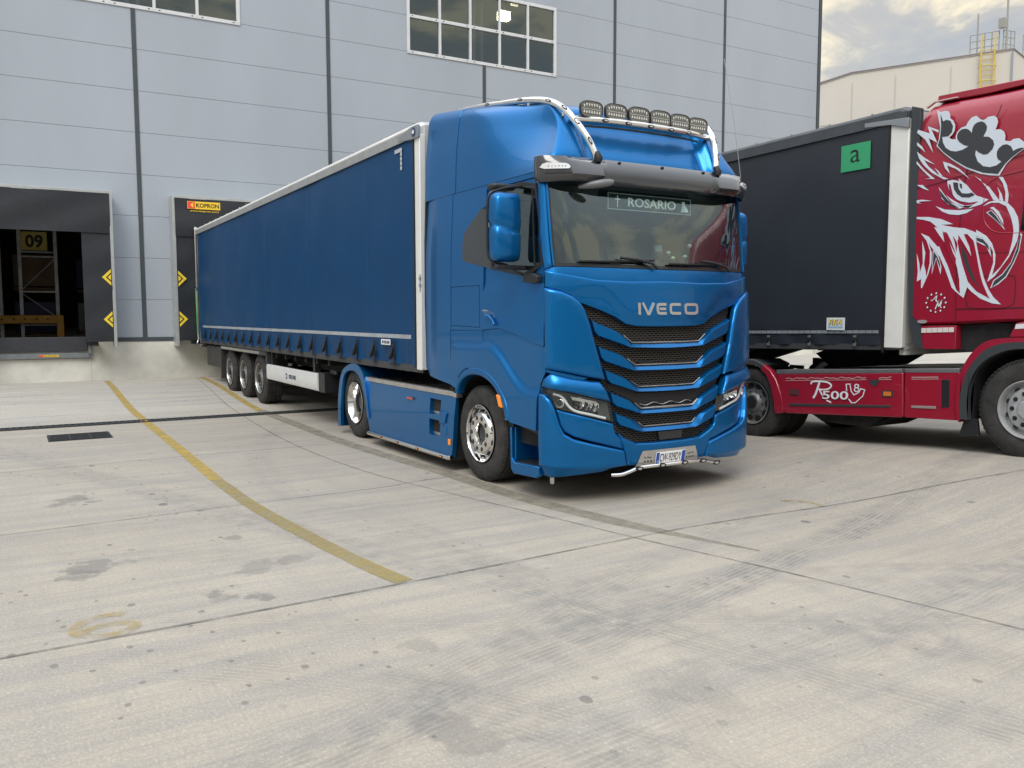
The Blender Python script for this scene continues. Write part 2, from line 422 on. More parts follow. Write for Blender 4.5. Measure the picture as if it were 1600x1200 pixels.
    fin('rim', bm, [mtl, BLK, BLACKP if kind == 'red' else ALU, mat('hub_dark', (.05, .052, .055), .5, .3, 0, .3, 9)], w, 35, loc=(x, y, zc))
    return w
ARCS = [(6.0, -2.2, 3.55, .16, .55), (6.2, -2.0, 3.95, .12, .45), (1.2, -9.5, 7.0, .18, .35), (-2.0, 6.5, 9.6, .20, .40), (9.5, 1.0, 6.6, .22, .5), (3.05, -1.35, .62, .05, .35), (5.5, -7.5, 4.6, .25, .45), (5.5, -7.5, 6.5, .22, .4)]
TRACKS = [(2.6, -2.6, -.25, 1, .22, .85), (2.1, -2.6, -.4, 1, .18, .45), (3.2, -2.2, 1, .35, .22, .65), (1.9, -3.5, .6, 1, .2, .35), (-2.2, -2.6, -.3, 1, .16, .35), (-.6, -.1, .15, 1, .25, .35), (3.6, -3.8, -.1, 1, .28, .6), (-6.0, -4, -.05, 1, .3, .35), (-7.4, -4, 0.03, 1, .25, .35), (-14, -4, .05, 1, .5, .3)]
BLOBS = [(-.31, -4.92, .17, .55), (.02, -5.06, .11, .5), (-2.66, -4.98, .16, .55), (-2.5, -4.8, .10, .5), (.83, -4.34, .10, .6), (.3, -3.70, .10, .4), (3.19, -3.82, .16, .4), (-.52, -3.95, .08, .5), (1.0, -4.1, .08, .6), (3.3, -2.6, .2, .2), (.4, -4.0, .14, .35), (2.2, -3.6, .1, .3)]
GW = [[(0.474, 3.993), (0.518, 3.962), (0.569, 3.966), (0.608, 3.951), (0.629, 3.914), (0.631, 3.874), (0.667, 3.841), (0.692, 3.786), (0.687, 3.729), (0.662, 3.69), (0.628, 3.667), (0.66, 3.642), (0.706, 3.635), (0.703, 3.668), (0.718, 3.709), (0.762, 3.747), (0.814, 3.755), (0.834, 3.794), (0.87, 3.833), (0.921, 3.841), (0.966, 3.796), (1.003, 3.779), (1.052, 3.804), (1.108, 3.803), (1.141, 3.776), (1.153, 3.732), (1.141, 3.686), (1.129, 3.66), (1.185, 3.65), (1.221, 3.619), (1.235, 3.579), (1.233, 3.527), (1.287, 3.511), (1.32, 3.529), (1.374, 3.527), (1.42, 3.484), (1.452, 3.431), (1.453, 3.414), (1.426, 3.409), (1.329, 3.35), (1.257, 3.286), (1.192, 3.178), (1.093, 3.196), (0.984, 3.229), (0.826, 3.309), (0.685, 3.41), (0.581, 3.5), (0.486, 3.601), (0.511, 3.666), (0.521, 3.797), (0.497, 3.904)], [(0.259, 3.82), (0.4, 3.753), (0.376, 3.835), (0.503, 3.771), (0.504, 3.745), (0.418, 3.794), (0.492, 3.637), (0.39, 3.703), (0.449, 3.537), (0.35, 3.695), (0.247, 3.789)], [(0.252, 3.682), (0.312, 3.627), (0.355, 3.556), (0.253, 3.648)], [(0.256, 3.576), (0.341, 3.502), (0.474, 3.403), (0.342, 3.472), (0.403, 3.388), (0.511, 3.29), (0.639, 3.22), (0.585, 3.224), (0.446, 3.314), (0.345, 3.411), (0.284, 3.496)], [(0.256, 3.47), (0.355, 3.357), (0.481, 3.242), (0.359, 3.261), (0.432, 3.258), (0.339, 3.352), (0.257, 3.44)], [(0.569, 3.418), (0.656, 3.382), (0.758, 3.312), (0.825, 3.245), (0.876, 3.187), (0.821, 3.238), (0.72, 3.318), (0.617, 3.37), (0.652, 3.277), (0.595, 3.344)], [(0.476, 3.362), (0.517, 3.326), (0.584, 3.243), (0.535, 3.279)], [(0.934, 3.208), (0.994, 3.167), (1.009, 3.142)], [(0.628, 3.202), (0.694, 3.203), (0.767, 3.178), (0.755, 3.209), (0.802, 3.166), (0.848, 3.128), (0.911, 3.048), (0.957, 3.003), (1.09, 2.946), (1.048, 2.924), (1.005, 2.901), (0.882, 2.879), (0.768, 2.888), (0.643, 2.949), (0.57, 3.017), (0.533, 3.144), (0.608, 3.045), (0.673, 2.96), (0.813, 2.908), (0.932, 2.913), (0.989, 2.938), (0.886, 2.936), (0.796, 2.961), (0.741, 2.989), (0.701, 3.038), (0.652, 3.102), (0.633, 3.156)], [(0.619, 3.048), (0.672, 3.005), (0.766, 2.942), (0.858, 2.903), (0.932, 2.909), (0.874, 2.88), (0.783, 2.911), (0.689, 2.966)], [(0.501, 2.943), (0.614, 2.893), (0.769, 2.869), (0.934, 2.866), (0.861, 2.83), (0.771, 2.818), (0.663, 2.837), (0.583, 2.874)], [(1.017, 3.133), (1.091, 3.074), (1.159, 2.981), (1.204, 2.92), (1.14, 2.935), (1.086, 3.033)], [(1.176, 3.063), (1.222, 2.988), (1.246, 2.908), (1.203, 2.927), (1.2, 2.997)], [(1.186, 3.166), (1.228, 3.16), (1.273, 3.071), (1.295, 2.965), (1.29, 2.882), (1.264, 2.899), (1.262, 3.003), (1.231, 3.097)], [(1.028, 2.88), (1.091, 2.919), (1.161, 2.929), (1.246, 2.912), (1.295, 2.882), (1.353, 2.82), (1.397, 2.733), (1.412, 2.656), (1.415, 2.577), (1.402, 2.492), (1.365, 2.411), (1.327, 2.33), (1.249, 2.223), (1.19, 2.141), (1.114, 2.083), (1.138, 2.171), (1.169, 2.283), (1.16, 2.404), (1.11, 2.486), (1.05, 2.547), (0.968, 2.579), (0.979, 2.496), (1.015, 2.342), (1.033, 2.269), (1.076, 2.124), (1.132, 2.0), (1.185, 1.921), (1.266, 1.845), (1.174, 1.857), (1.049, 1.909), (0.95, 1.984), (0.899, 2.036), (0.863, 1.92), (0.776, 1.988), (0.728, 2.034), (0.641, 2.246), (0.572, 2.384), (0.489, 2.472), (0.437, 2.543), (0.479, 2.427), (0.479, 2.314), (0.444, 2.187), (0.376, 2.037), (0.364, 2.045), (0.364, 2.144), (0.311, 2.116), (0.319, 2.231), (0.298, 2.431), (0.332, 2.322), (0.344, 2.214), (0.377, 2.32), (0.359, 2.565), (0.401, 2.432), (0.39, 2.304), (0.414, 2.226), (0.425, 2.157), (0.459, 2.315), (0.457, 2.451), (0.412, 2.568), (0.339, 2.657), (0.435, 2.612), (0.544, 2.49), (0.56, 2.497), (0.603, 2.404), (0.671, 2.274), (0.741, 2.093), (0.783, 2.003), (0.823, 1.965), (0.809, 2.12), (0.781, 2.246), (0.763, 2.298), (0.697, 2.398), (0.651, 2.564), (0.592, 2.666), (0.621, 2.537), (0.538, 2.648), (0.495, 2.712), (0.535, 2.704), (0.452, 2.776), (0.361, 2.807), (0.282, 2.823), (0.281, 2.846), (0.426, 2.831), (0.571, 2.794), (0.714, 2.725), (0.574, 2.731), (0.716, 2.692), (0.846, 2.669), (0.974, 2.611), (0.973, 2.64), (1.085, 2.566), (1.146, 2.483), (1.187, 2.367), (1.187, 2.275), (1.161, 2.149), (1.249, 2.237), (1.326, 2.358), (1.354, 2.495), (1.363, 2.591), (1.354, 2.648), (1.329, 2.74), (1.276, 2.856), (1.198, 2.9), (1.12, 2.909)], [(1.108, 2.857), (1.143, 2.864), (1.202, 2.809), (1.248, 2.72), (1.255, 2.671), (1.204, 2.759), (1.145, 2.832)], [(1.071, 2.812), (1.123, 2.832), (1.19, 2.761), (1.25, 2.657), (1.273, 2.613), (1.178, 2.716)], [(0.274, 3.033), (0.336, 3.033), (0.459, 3.006), (0.337, 3.014), (0.291, 3.012), (0.329, 2.989), (0.275, 3.003)], [(0.267, 3.205), (0.337, 3.196), (0.414, 3.125), (0.347, 3.153)], [(0.493, 2.462), (0.556, 2.394), (0.597, 2.265), (0.59, 2.186), (0.533, 2.366), (0.488, 2.195), (0.491, 2.323)], [(0.795, 2.526), (0.88, 2.396), (0.939, 2.233), (1.0, 2.1), (1.068, 1.974), (0.953, 2.098), (0.872, 2.229), (0.821, 2.371)], [(0.969, 2.574), (1.057, 2.542), (1.122, 2.469), (1.144, 2.344), (1.09, 2.454), (0.982, 2.515)], [(1.432, 2.57), (1.449, 2.552), (1.427, 2.389), (1.378, 2.26), (1.309, 2.124), (1.232, 2.056), (1.149, 2.016), (1.177, 2.097), (1.266, 2.161), (1.35, 2.275), (1.398, 2.418)]]
GB = [[(0.522, 3.936), (0.554, 3.853), (0.589, 3.864), (0.636, 3.847), (0.669, 3.783), (0.66, 3.72), (0.62, 3.683), (0.549, 3.689), (0.56, 3.628), (0.594, 3.564), (0.65, 3.522), (0.712, 3.504), (0.787, 3.509), (0.853, 3.536), (0.8, 3.558), (0.745, 3.603), (0.721, 3.643), (0.723, 3.686), (0.744, 3.715), (0.778, 3.73), (0.823, 3.725), (0.857, 3.701), (0.88, 3.668), (0.889, 3.72), (0.903, 3.749), (0.931, 3.768), (0.982, 3.771), (1.018, 3.748), (1.042, 3.705), (1.036, 3.664), (1.007, 3.61), (1.068, 3.595), (1.112, 3.552), (1.125, 3.508), (1.109, 3.462), (1.062, 3.421), (1.019, 3.421), (0.967, 3.451), (0.932, 3.485), (0.927, 3.436), (0.956, 3.361), (1.017, 3.302), (1.089, 3.28), (1.159, 3.287), (1.21, 3.319), (1.171, 3.348), (1.158, 3.385), (1.157, 3.426), (1.173, 3.458), (1.213, 3.486), (1.254, 3.487), (1.296, 3.461), (1.323, 3.407), (1.359, 3.423), (1.399, 3.427), (1.432, 3.42), (1.322, 3.355), (1.249, 3.294), (1.177, 3.197), (1.02, 3.234), (0.84, 3.318), (0.7, 3.415), (0.58, 3.515), (0.502, 3.602), (0.526, 3.678), (0.533, 3.809)], [(0.695, 3.177), (0.75, 3.166), (0.759, 3.103), (0.799, 3.047), (0.867, 3.035), (0.911, 3.04), (0.942, 3.012), (0.884, 2.992), (0.801, 3.004), (0.746, 3.047), (0.71, 3.102)], [(0.768, 3.156), (0.795, 3.145), (0.799, 3.094), (0.778, 3.112)], [(0.546, 3.112), (0.608, 3.034), (0.681, 2.952), (0.772, 2.897), (0.706, 2.913), (0.618, 2.974), (0.565, 3.043)], [(1.089, 2.81), (1.124, 2.825), (1.183, 2.758), (1.251, 2.65), (1.185, 2.719)], [(0.502, 2.443), (0.549, 2.38), (0.579, 2.311), (0.586, 2.25), (0.533, 2.385), (0.499, 2.255), (0.5, 2.353)], [(0.811, 2.507), (0.881, 2.385), (0.932, 2.233), (0.993, 2.1), (1.045, 2.005), (0.956, 2.109), (0.883, 2.236), (0.832, 2.377)], [(0.977, 2.559), (1.05, 2.535), (1.107, 2.47), (1.124, 2.416), (1.06, 2.492), (0.989, 2.526)], [(1.429, 2.553), (1.437, 2.539), (1.42, 2.389), (1.371, 2.267), (1.302, 2.135), (1.228, 2.071), (1.166, 2.03), (1.188, 2.09), (1.273, 2.153), (1.357, 2.272), (1.405, 2.414)]]
GRD = [[(0.781, 2.602), (0.845, 2.506), (0.91, 2.399), (0.938, 2.347), (0.831, 2.492), (0.782, 2.569)], [(0.841, 2.604), (0.878, 2.605), (0.949, 2.527), (0.984, 2.395), (1.011, 2.271), (1.038, 2.161), (1.071, 2.06), (1.127, 1.943), (1.15, 1.907), (1.002, 1.99), (0.908, 2.094), (0.84, 2.28), (0.796, 2.429), (0.772, 2.54), (0.782, 2.561), (0.863, 2.453), (0.934, 2.362), (0.907, 2.472)], [(0.616, 2.649), (0.648, 2.639), (0.699, 2.546), (0.741, 2.447), (0.763, 2.387), (0.726, 2.455), (0.675, 2.548)], [(0.608, 2.657), (0.675, 2.548), (0.728, 2.411), (0.762, 2.35), (0.761, 2.247), (0.699, 2.354), (0.63, 2.507)], [(0.72, 2.596), (0.761, 2.534), (0.773, 2.504), (0.765, 2.423), (0.747, 2.506)], [(0.646, 3.162), (0.665, 3.159), (0.683, 3.098), (0.701, 3.038), (0.656, 3.102)], [(0.806, 2.894), (0.874, 2.887), (0.806, 2.883)]]
# ------------------------------------------------------------------ terrain
def ss(t): t = max(0, min(1, t)); return t*t*(3-2*t)
def H(x, y): return .13*ss((-x-10)/6) + .31*ss((x+3.5)/6.5)*ss((y-.6)/3.0)
def axis(lo, hi, near, far):
    a = [lo]
    while a[-1] < hi: a.append(a[-1]+(near if -20 < a[-1] < 8 else far))
    return a
bm = bmesh.new()
xs = [-900, -500, -250, -120, -70]+[-45+i*2.5 for i in range(11)]+[-17.5+i*.4 for i in range(32)]+[-4.6+i*.2 for i in range(60)]+[7.6+i*.6 for i in range(6)]+[12, 16, 24, 40, 80, 200, 500, 900]
ys = [-900, -500, -200, -80, -40, -24, -16, -12]+[-9+i*.4 for i in range(22)]+[-.2+i*.2 for i in range(45)]+[9, 10, 11, 14, 18, 24, 32, 45, 70, 150, 400, 900]
g = [[bm.verts.new((x, y, H(x, y))) for y in ys] for x in xs]
for i in range(len(xs)-1):
    for j in range(len(ys)-1): bm.faces.new((g[i][j], g[i+1][j], g[i+1][j+1], g[i][j+1]))
gm = bpy.data.materials.new('yard_concrete'); gm.use_nodes = True; N = gm.node_tree.nodes; K = gm.node_tree.links.new; B = N['Principled BSDF']
TC = N.new('ShaderNodeTexCoord')
def nd(t, **k):
    n = N.new(t)
    for a, b in k.items():
        if a.startswith('i_'): n.inputs[int(a[2:])].default_value = b
        else: setattr(n, a, b)
    return n
def mathn(op, a, b=None, c=None, clamp=False):
    n = N.new('ShaderNodeMath'); n.operation = op; n.use_clamp = clamp
    for i, v in enumerate((a, b, c)):
        if v is None: continue
        if isinstance(v, (int, float)): n.inputs[i].default_value = v
        else: K(v, n.inputs[i])
    return n.outputs[0]
def mrange(v, a, b, c=0, d=1):
    n = N.new('ShaderNodeMapRange'); n.inputs[1].default_value = a; n.inputs[2].default_value = b; n.inputs[3].default_value = c; n.inputs[4].default_value = d; K(v, n.inputs[0]); return n.outputs[0]
def noise(scale, stretch=(1, 1, 1), rot=0, det=6, rough=.6, loc=(0, 0, 0)):
    mpn = N.new('ShaderNodeMapping'); mpn.inputs['Scale'].default_value = stretch; mpn.inputs['Rotation'].default_value = (0, 0, rot); mpn.inputs['Location'].default_value = loc
    K(TC.outputs['Object'], mpn.inputs[0]); z = N.new('ShaderNodeTexNoise'); z.inputs['Scale'].default_value = scale; z.inputs['Detail'].default_value = det; z.inputs['Roughness'].default_value = rough; K(mpn.outputs[0], z.inputs['Vector']); return z.outputs['Fac']
def mixc(f, a, b):
    n = N.new('ShaderNodeMix'); n.data_type = 'RGBA'
    if isinstance(f, float): n.inputs[0].default_value = f
    else: K(f, n.inputs[0])
    for i, v in ((6, a), (7, b)):
        if isinstance(v, tuple): n.inputs[i].default_value = (*v, 1)
        else: K(v, n.inputs[i])
    return n.outputs[2]
SEP = N.new('ShaderNodeSeparateXYZ'); K(TC.outputs['Object'], SEP.inputs[0]); PX, PY = SEP.outputs[0], SEP.outputs[1]
big = noise(.22, det=4); mid = noise(1.1, det=7, rough=.65); streak = noise(1.0, (5.5, .32, 1), .06, 8, .62); fine = noise(28, det=6, rough=.7); speck = noise(150, det=2)
streak2 = noise(1.0, (.30, 2.4, 1), -.5, 7, .6, (3, 9, 0))
c = mixc(mrange(big, .3, .7), (.345, .302, .240), (.41, .368, .300))
c = mixc(mrange(streak, .44, .60, 0, .68), c, (.26, .25, .232))
c = mixc(mrange(streak2, .50, .66, 0, .40), c, (.27, .255, .235))
c = mixc(mrange(mid, .30, .75, .25, 0), c, (.27, .245, .21))
c = mixc(mrange(mid, .55, .80, 0, .35), c, (.50, .46, .39))
c = mixc(mrange(fine, .30, .66, .34, 0), c, (.20, .185, .165))
c = mixc(mrange(noise(70, det=4, rough=.7), .48, .66, 0, .4), c, (.52, .475, .41))
c = mixc(mrange(PX, -8.5, -10.5, 0, .35), c, (.62, .59, .53))  # lighter colour towards the dock paints in the brighter light there
c = mixc(mathn('MULTIPLY', mrange(PX, -8.5, -9.5), mrange(noise(1.0, (4.2, .25, 1), 0, 5, .6, (5, 2, 0)), .50, .60, 0, .6)), c, (.30, .30, .29))
c = mixc(mrange(speck, .60, .75, 0, .25), c, (.15, .145, .14))
# rubber marks: arcs of tyre scrub (centre x, y, radius, half width, strength)
wob = mathn('MULTIPLY', mathn('SUBTRACT', noise(.9, det=2), .5), .25)
broom = noise(1.0, (48, 1.6, 1), .10, 5, .6); broom2 = noise(1.0, (2.2, 40, 1), .45, 5, .6)
c = mixc(mrange(broom, .50, .66, 0, .42), c, (.24, .225, .20)); c = mixc(mrange(broom2, .54, .68, 0, .30), c, (.25, .235, .21))
rub = mrange(noise(7, det=6, rough=.75), .36, .60)
fleck = noise(55, det=3, rough=.6); c = mixc(mrange(fleck, .58, .66, 0, .32), c, (.23, .21, .185)); c = mixc(mrange(fleck, .40, .33, 0, .3), c, (.56, .53, .47))
for cx, cy, rad, hw, st in ARCS:
    d = mathn('SQRT', mathn('ADD', mathn('POWER', mathn('SUBTRACT', PX, cx), 2), mathn('POWER', mathn('SUBTRACT', PY, cy), 2)))
    d = mathn('ABSOLUTE', mathn('SUBTRACT', mathn('ADD', d, mathn('MULTIPLY', wob, .3)), rad))
    mk = mrange(d, hw, hw*.55)
    grooves = mrange(mathn('FRACT', mathn('MULTIPLY', d, 30)), .15, .45, .15, 1)
    gate = mrange(noise(.35, det=4, loc=(cx, cy, 0)), .40, .60)
    c = mixc(mathn('MULTIPLY', mathn('MULTIPLY', mk, gate), mathn('MULTIPLY', grooves, mathn('MULTIPLY', rub, st*1.25))), c, (.17, .165, .155))
# straight tyre tracks (point, direction, half width, strength)
for ax, ay, dx, dy, hw, st in TRACKS:
    l_ = math.hypot(dx, dy); nx, ny = -dy/l_, dx/l_
    d = mathn('ADD', mathn('MULTIPLY', mathn('SUBTRACT', PX, ax), nx), mathn('MULTIPLY', mathn('SUBTRACT', PY, ay), ny))
    d = mathn('ABSOLUTE', mathn('ADD', d, mathn('MULTIPLY', wob, .5)))
    gate = mrange(noise(.3, det=5, loc=(ax*3, ay, 2)), .36, .62)
    grooves = mrange(mathn('FRACT', mathn('MULTIPLY', d, 26)), .15, .5, .2, 1)
    c = mixc(mathn('MULTIPLY', mathn('MULTIPLY', mrange(d, hw, hw*.5), gate), mathn('MULTIPLY', grooves, mathn('MULTIPLY', rub, st*1.2))), c, (.18, .174, .164))
# oil blobs and drips
blobn = noise(3.2, (1, 1, 1), .4, 6, .62, (4, 4, 0))
for bx, by, br, st in BLOBS:
    d = mathn('SQRT', mathn('ADD', mathn('POWER', mathn('MULTIPLY', mathn('SUBTRACT', PX, bx), .8), 2), mathn('POWER', mathn('SUBTRACT', PY, by), 2)))
    d = mathn('ADD', d, mathn('MULTIPLY', mathn('SUBTRACT', blobn, .5), br*5.0))
    c = mixc(mathn('MULTIPLY', mrange(d, br, br*.6), st), c, (.13, .125, .12))
dist_n = noise(9, det=3)
for sc, th, msk, st in ((2.6, .055, .50, .75), (5.0, .085, .55, .6), (11, .12, .52, .55)):
    v = N.new('ShaderNodeTexVoronoi'); v.inputs['Scale'].default_value = sc; v.inputs['Randomness'].default_value = 1
    mpv = N.new('ShaderNodeMapping'); mpv.inputs['Scale'].default_value = (.75, 1, 1); K(TC.outputs['Object'], mpv.inputs[0]); K(mpv.outputs[0], v.inputs['Vector'])
    s2 = N.new('ShaderNodeSeparateColor'); K(v.outputs['Color'], s2.inputs[0])
    d = mathn('ADD', v.outputs['Distance'], mathn('MULTIPLY', mathn('SUBTRACT', dist_n, .5), th*1.2))
    lim = mathn('MULTIPLY', s2.outputs[0], th*2)
    f = mathn('LESS_THAN', d, lim); dens = mathn('ADD', noise(.45, det=3, loc=(sc, 0, 0)), mrange(PY, -3.0, -5.6, 0, .14))
    f = mathn('MULTIPLY', f, mathn('GREATER_THAN', s2.outputs[1], .45)); f = mathn('MULTIPLY', f, mrange(dens, msk, msk+.06))
    c = mixc(mathn('MULTIPLY', f, st), c, (.11, .105, .10))
K(c, B.inputs['Base Color']); K(mrange(mid, .3, .7, .92, .72), B.inputs['Roughness']); B.inputs['Specular IOR Level'].default_value = .35
bp = N.new('ShaderNodeBump'); bp.inputs['Strength'].default_value = .35; bp.inputs['Distance'].default_value = .01
K(mathn('ADD', mathn('MULTIPLY', fine, .6), mathn('MULTIPLY', speck, .5)), bp.inputs['Height']); K(bp.outputs[0], B.inputs['Normal'])
gr = fin('ground', bm, gm, None, 60); tag(gr, 'pale worn concrete loading yard with tyre marks and oil drips', 'ground', kind='structure')
# painted lines and expansion joints are thin sheets draped over the yard
def wornmat(name, col, lo, hi, stretch=(1, 1, 1), sc=5):
    m = bpy.data.materials.new(name); m.use_nodes = True; n = m.node_tree.nodes; l = m.node_tree.links.new; b = n['Principled BSDF']; b.inputs['Base Color'].default_value = (*col, 1); b.inputs['Roughness'].default_value = .8
    t = n.new('ShaderNodeTexCoord'); q = n.new('ShaderNodeMapping'); q.inputs['Scale'].default_value = stretch; z = n.new('ShaderNodeTexNoise'); z.inputs['Scale'].default_value = sc; z.inputs['Detail'].default_value = 8; z.inputs['Roughness'].default_value = .7
    l(t.outputs['Object'], q.inputs[0]); l(q.outputs[0], z.inputs['Vector']); r_ = n.new('ShaderNodeMapRange'); r_.inputs[1].default_value = .35; r_.inputs[2].default_value = .65; r_.inputs[3].default_value = lo; r_.inputs[4].default_value = hi
    l(z.outputs['Fac'], r_.inputs[0]); l(r_.outputs[0], b.inputs['Alpha'])
    z2 = n.new('ShaderNodeTexNoise'); z2.inputs['Scale'].default_value = 2; z2.inputs['Detail'].default_value = 6; l(q.outputs[0], z2.inputs['Vector'])
    mx = n.new('ShaderNodeMix'); mx.data_type = 'RGBA'; mx.inputs[6].default_value = (*col, 1); mx.inputs[7].default_value = (*[x*.62+.02 for x in col], 1); l(z2.outputs['Fac'], mx.inputs[0]); l(mx.outputs[2], b.inputs['Base Color'])
    return m
YL = wornmat('worn_yellow_paint', (.50, .35, .06), .45, .9); YD = wornmat('dirty_line_paint', (.25, .225, .16), .15, .6); JT = wornmat('joint_sealant', (.16, .15, .135), .25, .8, sc=4)
YF = wornmat('faded_yellow_paint', (.48, .36, .12), .0, .55, (1, 1, 1), 9); YM = wornmat('mid_yellow_paint', (.36, .28, .09), .35, .8)
def drape(bm, pts, w, z=.005, mi=0, wv=0):
    P = smoothpath([(a, b, 0) for a, b in pts], 8); prev = None
    for i, p in enumerate(P):
        d = (P[min(i+1, len(P)-1)]-P[max(i-1, 0)]).normalized(); n = Vector((-d.y, d.x, 0)); ww = w(i/(len(P)-1)) if callable(w) else w
        ww *= 1+wv*(random.random()-.5)
        a, b = p+n*ww/2, p-n*ww/2; q = [bm.verts.new((v.x, v.y, H(v.x, v.y)+z)) for v in (a, b)]
        if prev: bm.faces.new((prev[0], prev[1], q[1], q[0])).material_index = mi
        prev = q
def ground_mark(name, pts, w, m, label, cat, z=.005, wv=0, split=None):
    bm = bmesh.new(); drape(bm, pts, w, z, 0, wv); bmesh.ops.subdivide_edges(bm, edges=bm.edges[:], cuts=0)
    return tag(fin(name, bm, m, None, 0), label, cat, kind='structure')
ground_mark('yellow_line', [(-16.9, -3.42), (-12, -3.52), (-9.2, -3.55), (-5.5, -3.56), (-3.0, -3.58)], .135, YL, 'yellow bay line from the dock wall, left of the blue trailer', 'road marking')
ground_mark('yellow_line', [(-3.0, -3.58), (-1.6, -3.55), (-.4, -3.45), (.6, -3.34), (1.20, -3.24)], .14, YM, 'faded front end of the yellow bay line', 'road marking', wv=.1)
ground_mark('yellow_line', [(-16.9, -1.16), (-14, -1.26), (-11, -1.42), (-9.4, -1.52)], .14, YL, 'yellow bay line beside the trailer wheels', 'road marking')
ground_mark('dirty_line', [(-9.4, -1.52), (-7, -1.53), (-5.2, -1.53), (-3.6, -1.45), (-2.1, -1.33), (-.7, -1.27), (.2, -1.15), (1.0, -.98), (1.9, -.70)], lambda t: .21*(1-.85*ss((t-.80)/.2)), YD, 'grimy bay line running past the blue truck', 'road marking')
bm = bmesh.new(); drape(bm, [(.91+(a-1.04)*.82+.13, -4.99+(b+4.99)*.85) for a, b in [(.86, -4.86), (.83, -4.98), (.90, -5.12), (1.03, -5.18), (1.17, -5.13), (1.25, -5.0), (1.22, -4.88), (1.12, -4.83), (1.04, -4.90), (1.04, -5.03), (1.10, -5.13)]], .075, .006, 0, .3)
tag(fin('painted_number', bm, YF, None, 0), 'worn yellow painted figure on the concrete at left', 'road marking', kind='structure')
bm = bmesh.new(); drape(bm, [(.84, .72), (.93, .84), (1.08, .90), (1.22, .84)], .07, .006, 0, .4); drape(bm, [(.83, .80), (1.0, .74)], .06, .0065, 0, .4)
tag(fin('painted_mark', bm, YF, None, 0), 'small worn yellow mark right of the blue truck', 'road marking', kind='structure')
J = bmesh.new()
drape(J, [(1.28, -9), (1.27, -5.5), (1.225, -3.2), (1.13, -1.2), (1.12, -.5), (1.16, .3), (1.24, 1.0), (1.51, 1.96), (1.88, 2.9), (2.3, 4.2), (3.0, 9)], .022, .006, 0, .5)
drape(J, [(-1.5, -9), (-1.55, -5.5), (-1.66, -3.65), (-1.70, -2.3), (-1.86, -1.3), (-1.9, 1.2)], .016, .0042, 0, .4)
drape(J, [(-16.9, -1.30), (-13.4, -1.6), (-9.2, -1.95), (-5.3, -2.16), (-2.7, -2.06), (-1.1, -1.76), (.1, -1.48), (1.2, -1.24), (2.2, -.98), (3.1, -.78), (4.5, -.5), (9, .3)], .016, .0044, 0, .4)
drape(J, [(-4.6, -9), (-4.7, -5), (-4.8, -1.2)], .012, .0042, 0, .4)
tag(fin('expansion_joint', J, JT, None, 0), 'dark joints sawn across the concrete yard', 'joint', kind='structure')
# ------------------------------------------------------------------ drain channel and grate
IRON = mat('cast_iron', (.045, .047, .05), .6, .5, 0, .3, 20)
bm = bmesh.new(); y = -9.0
box(bm, -8.93, -8.67, -9, 3.2, -.03, .003)
while y < 3.2:
    box(bm, -8.93, -8.67, y, y+.035, .004, .014); y += .09
box(bm, -8.96, -8.93, -9, 3.2, -.03, .016); box(bm, -8.67, -8.64, -9, 3.2, -.03, .016)
tag(fin('drain_channel', bm, IRON, None, 0), 'long slotted iron drain channel crossing the yard', 'drain')
bm = bmesh.new(); box(bm, -7.72, -7.02, -5.02, -4.2, -.02, .005)
for i in range(24): box(bm, -7.70+i*.0285, -7.688+i*.0285, -5.0, -4.22, .0052, .013)
for i in range(4): box(bm, -7.71, -7.03, -5.01+i*.26, -4.99+i*.26, .0056, .014)
tag(fin('drain_grate', bm, IRON, None, 0), 'rectangular iron grate cover in front of the drain channel', 'drain')
# ------------------------------------------------------------------ warehouse
WA = .027; WX = -17.1
WT = Vector((math.sin(WA), math.cos(WA), 0)); WN = Vector((math.cos(WA), -math.sin(WA), 0))
def w3(o, v, z): p = Vector((WX, 0, 0))+WT*v+WN*o; return (p.x, p.y, z)
CLAD = mat('cladding_panel', (.372, .410, .460), .38, .1, 0, .09, .30, .12, 1.2, stretch=(1, 1, .35))
ANTH = mat('anthracite_trim', (.055, .065, .075), .5, 0, 0, .15, 3)
PLINTH = mat('plinth_concrete', (.62, .605, .545), .85, 0, 0, .26, .9, .12, 25)
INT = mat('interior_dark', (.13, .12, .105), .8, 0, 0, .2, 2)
wh = thing('warehouse', (WX, 8.0, 0), 'grey clad warehouse with anthracite joints and two strip windows above the loading bays', 'building')
rows = [1.2, 2.17, 3.23, 4.29, 5.33, 6.38, 7.41, 8.43, 9.46, 10.49, 11.52, 12.55, 13.58, 14.6, 15.6]
posts = [-27.1, -22.2, -17.25, -12.3, -7.38, -2.46, 2.52, 7.43, 12.37, 17.28, 22.2]
WIN = [(-5.05, .10, 9.46, 11.52), (4.93, 10.0, 9.46, 11.52)]
DOORS = [(-6.1, -3.72), (3.75, 6.1)]
bm = bmesh.new()
for z0, z1 in zip(rows, rows[1:]):
    for a, b in zip(posts, posts[1:]):
        segs = [(a+.05, b-.05)]
        cuts = [(w[0], w[1]) for w in WIN if z0 < w[3]-.01 and z1 > w[2]+.01]+([d for d in DOORS] if z0 < 4.0 else [])
        for c0, c1 in cuts:
            ns = []
            for s0, s1 in segs:
                if c1 <= s0 or c0 >= s1: ns.append((s0, s1))
                else:
                    if c0 > s0: ns.append((s0, c0))
                    if c1 < s1: ns.append((c1, s1))
            segs = ns
        for s0, s1 in segs: box(bm, -.08, 0, s0, s1, z0+.0035, z1-.0035, T=w3)
fin('wall', bm, CLAD, wh, 0, .004)
bm = bmesh.new()
zc_ = [(1.16, 15.7)]
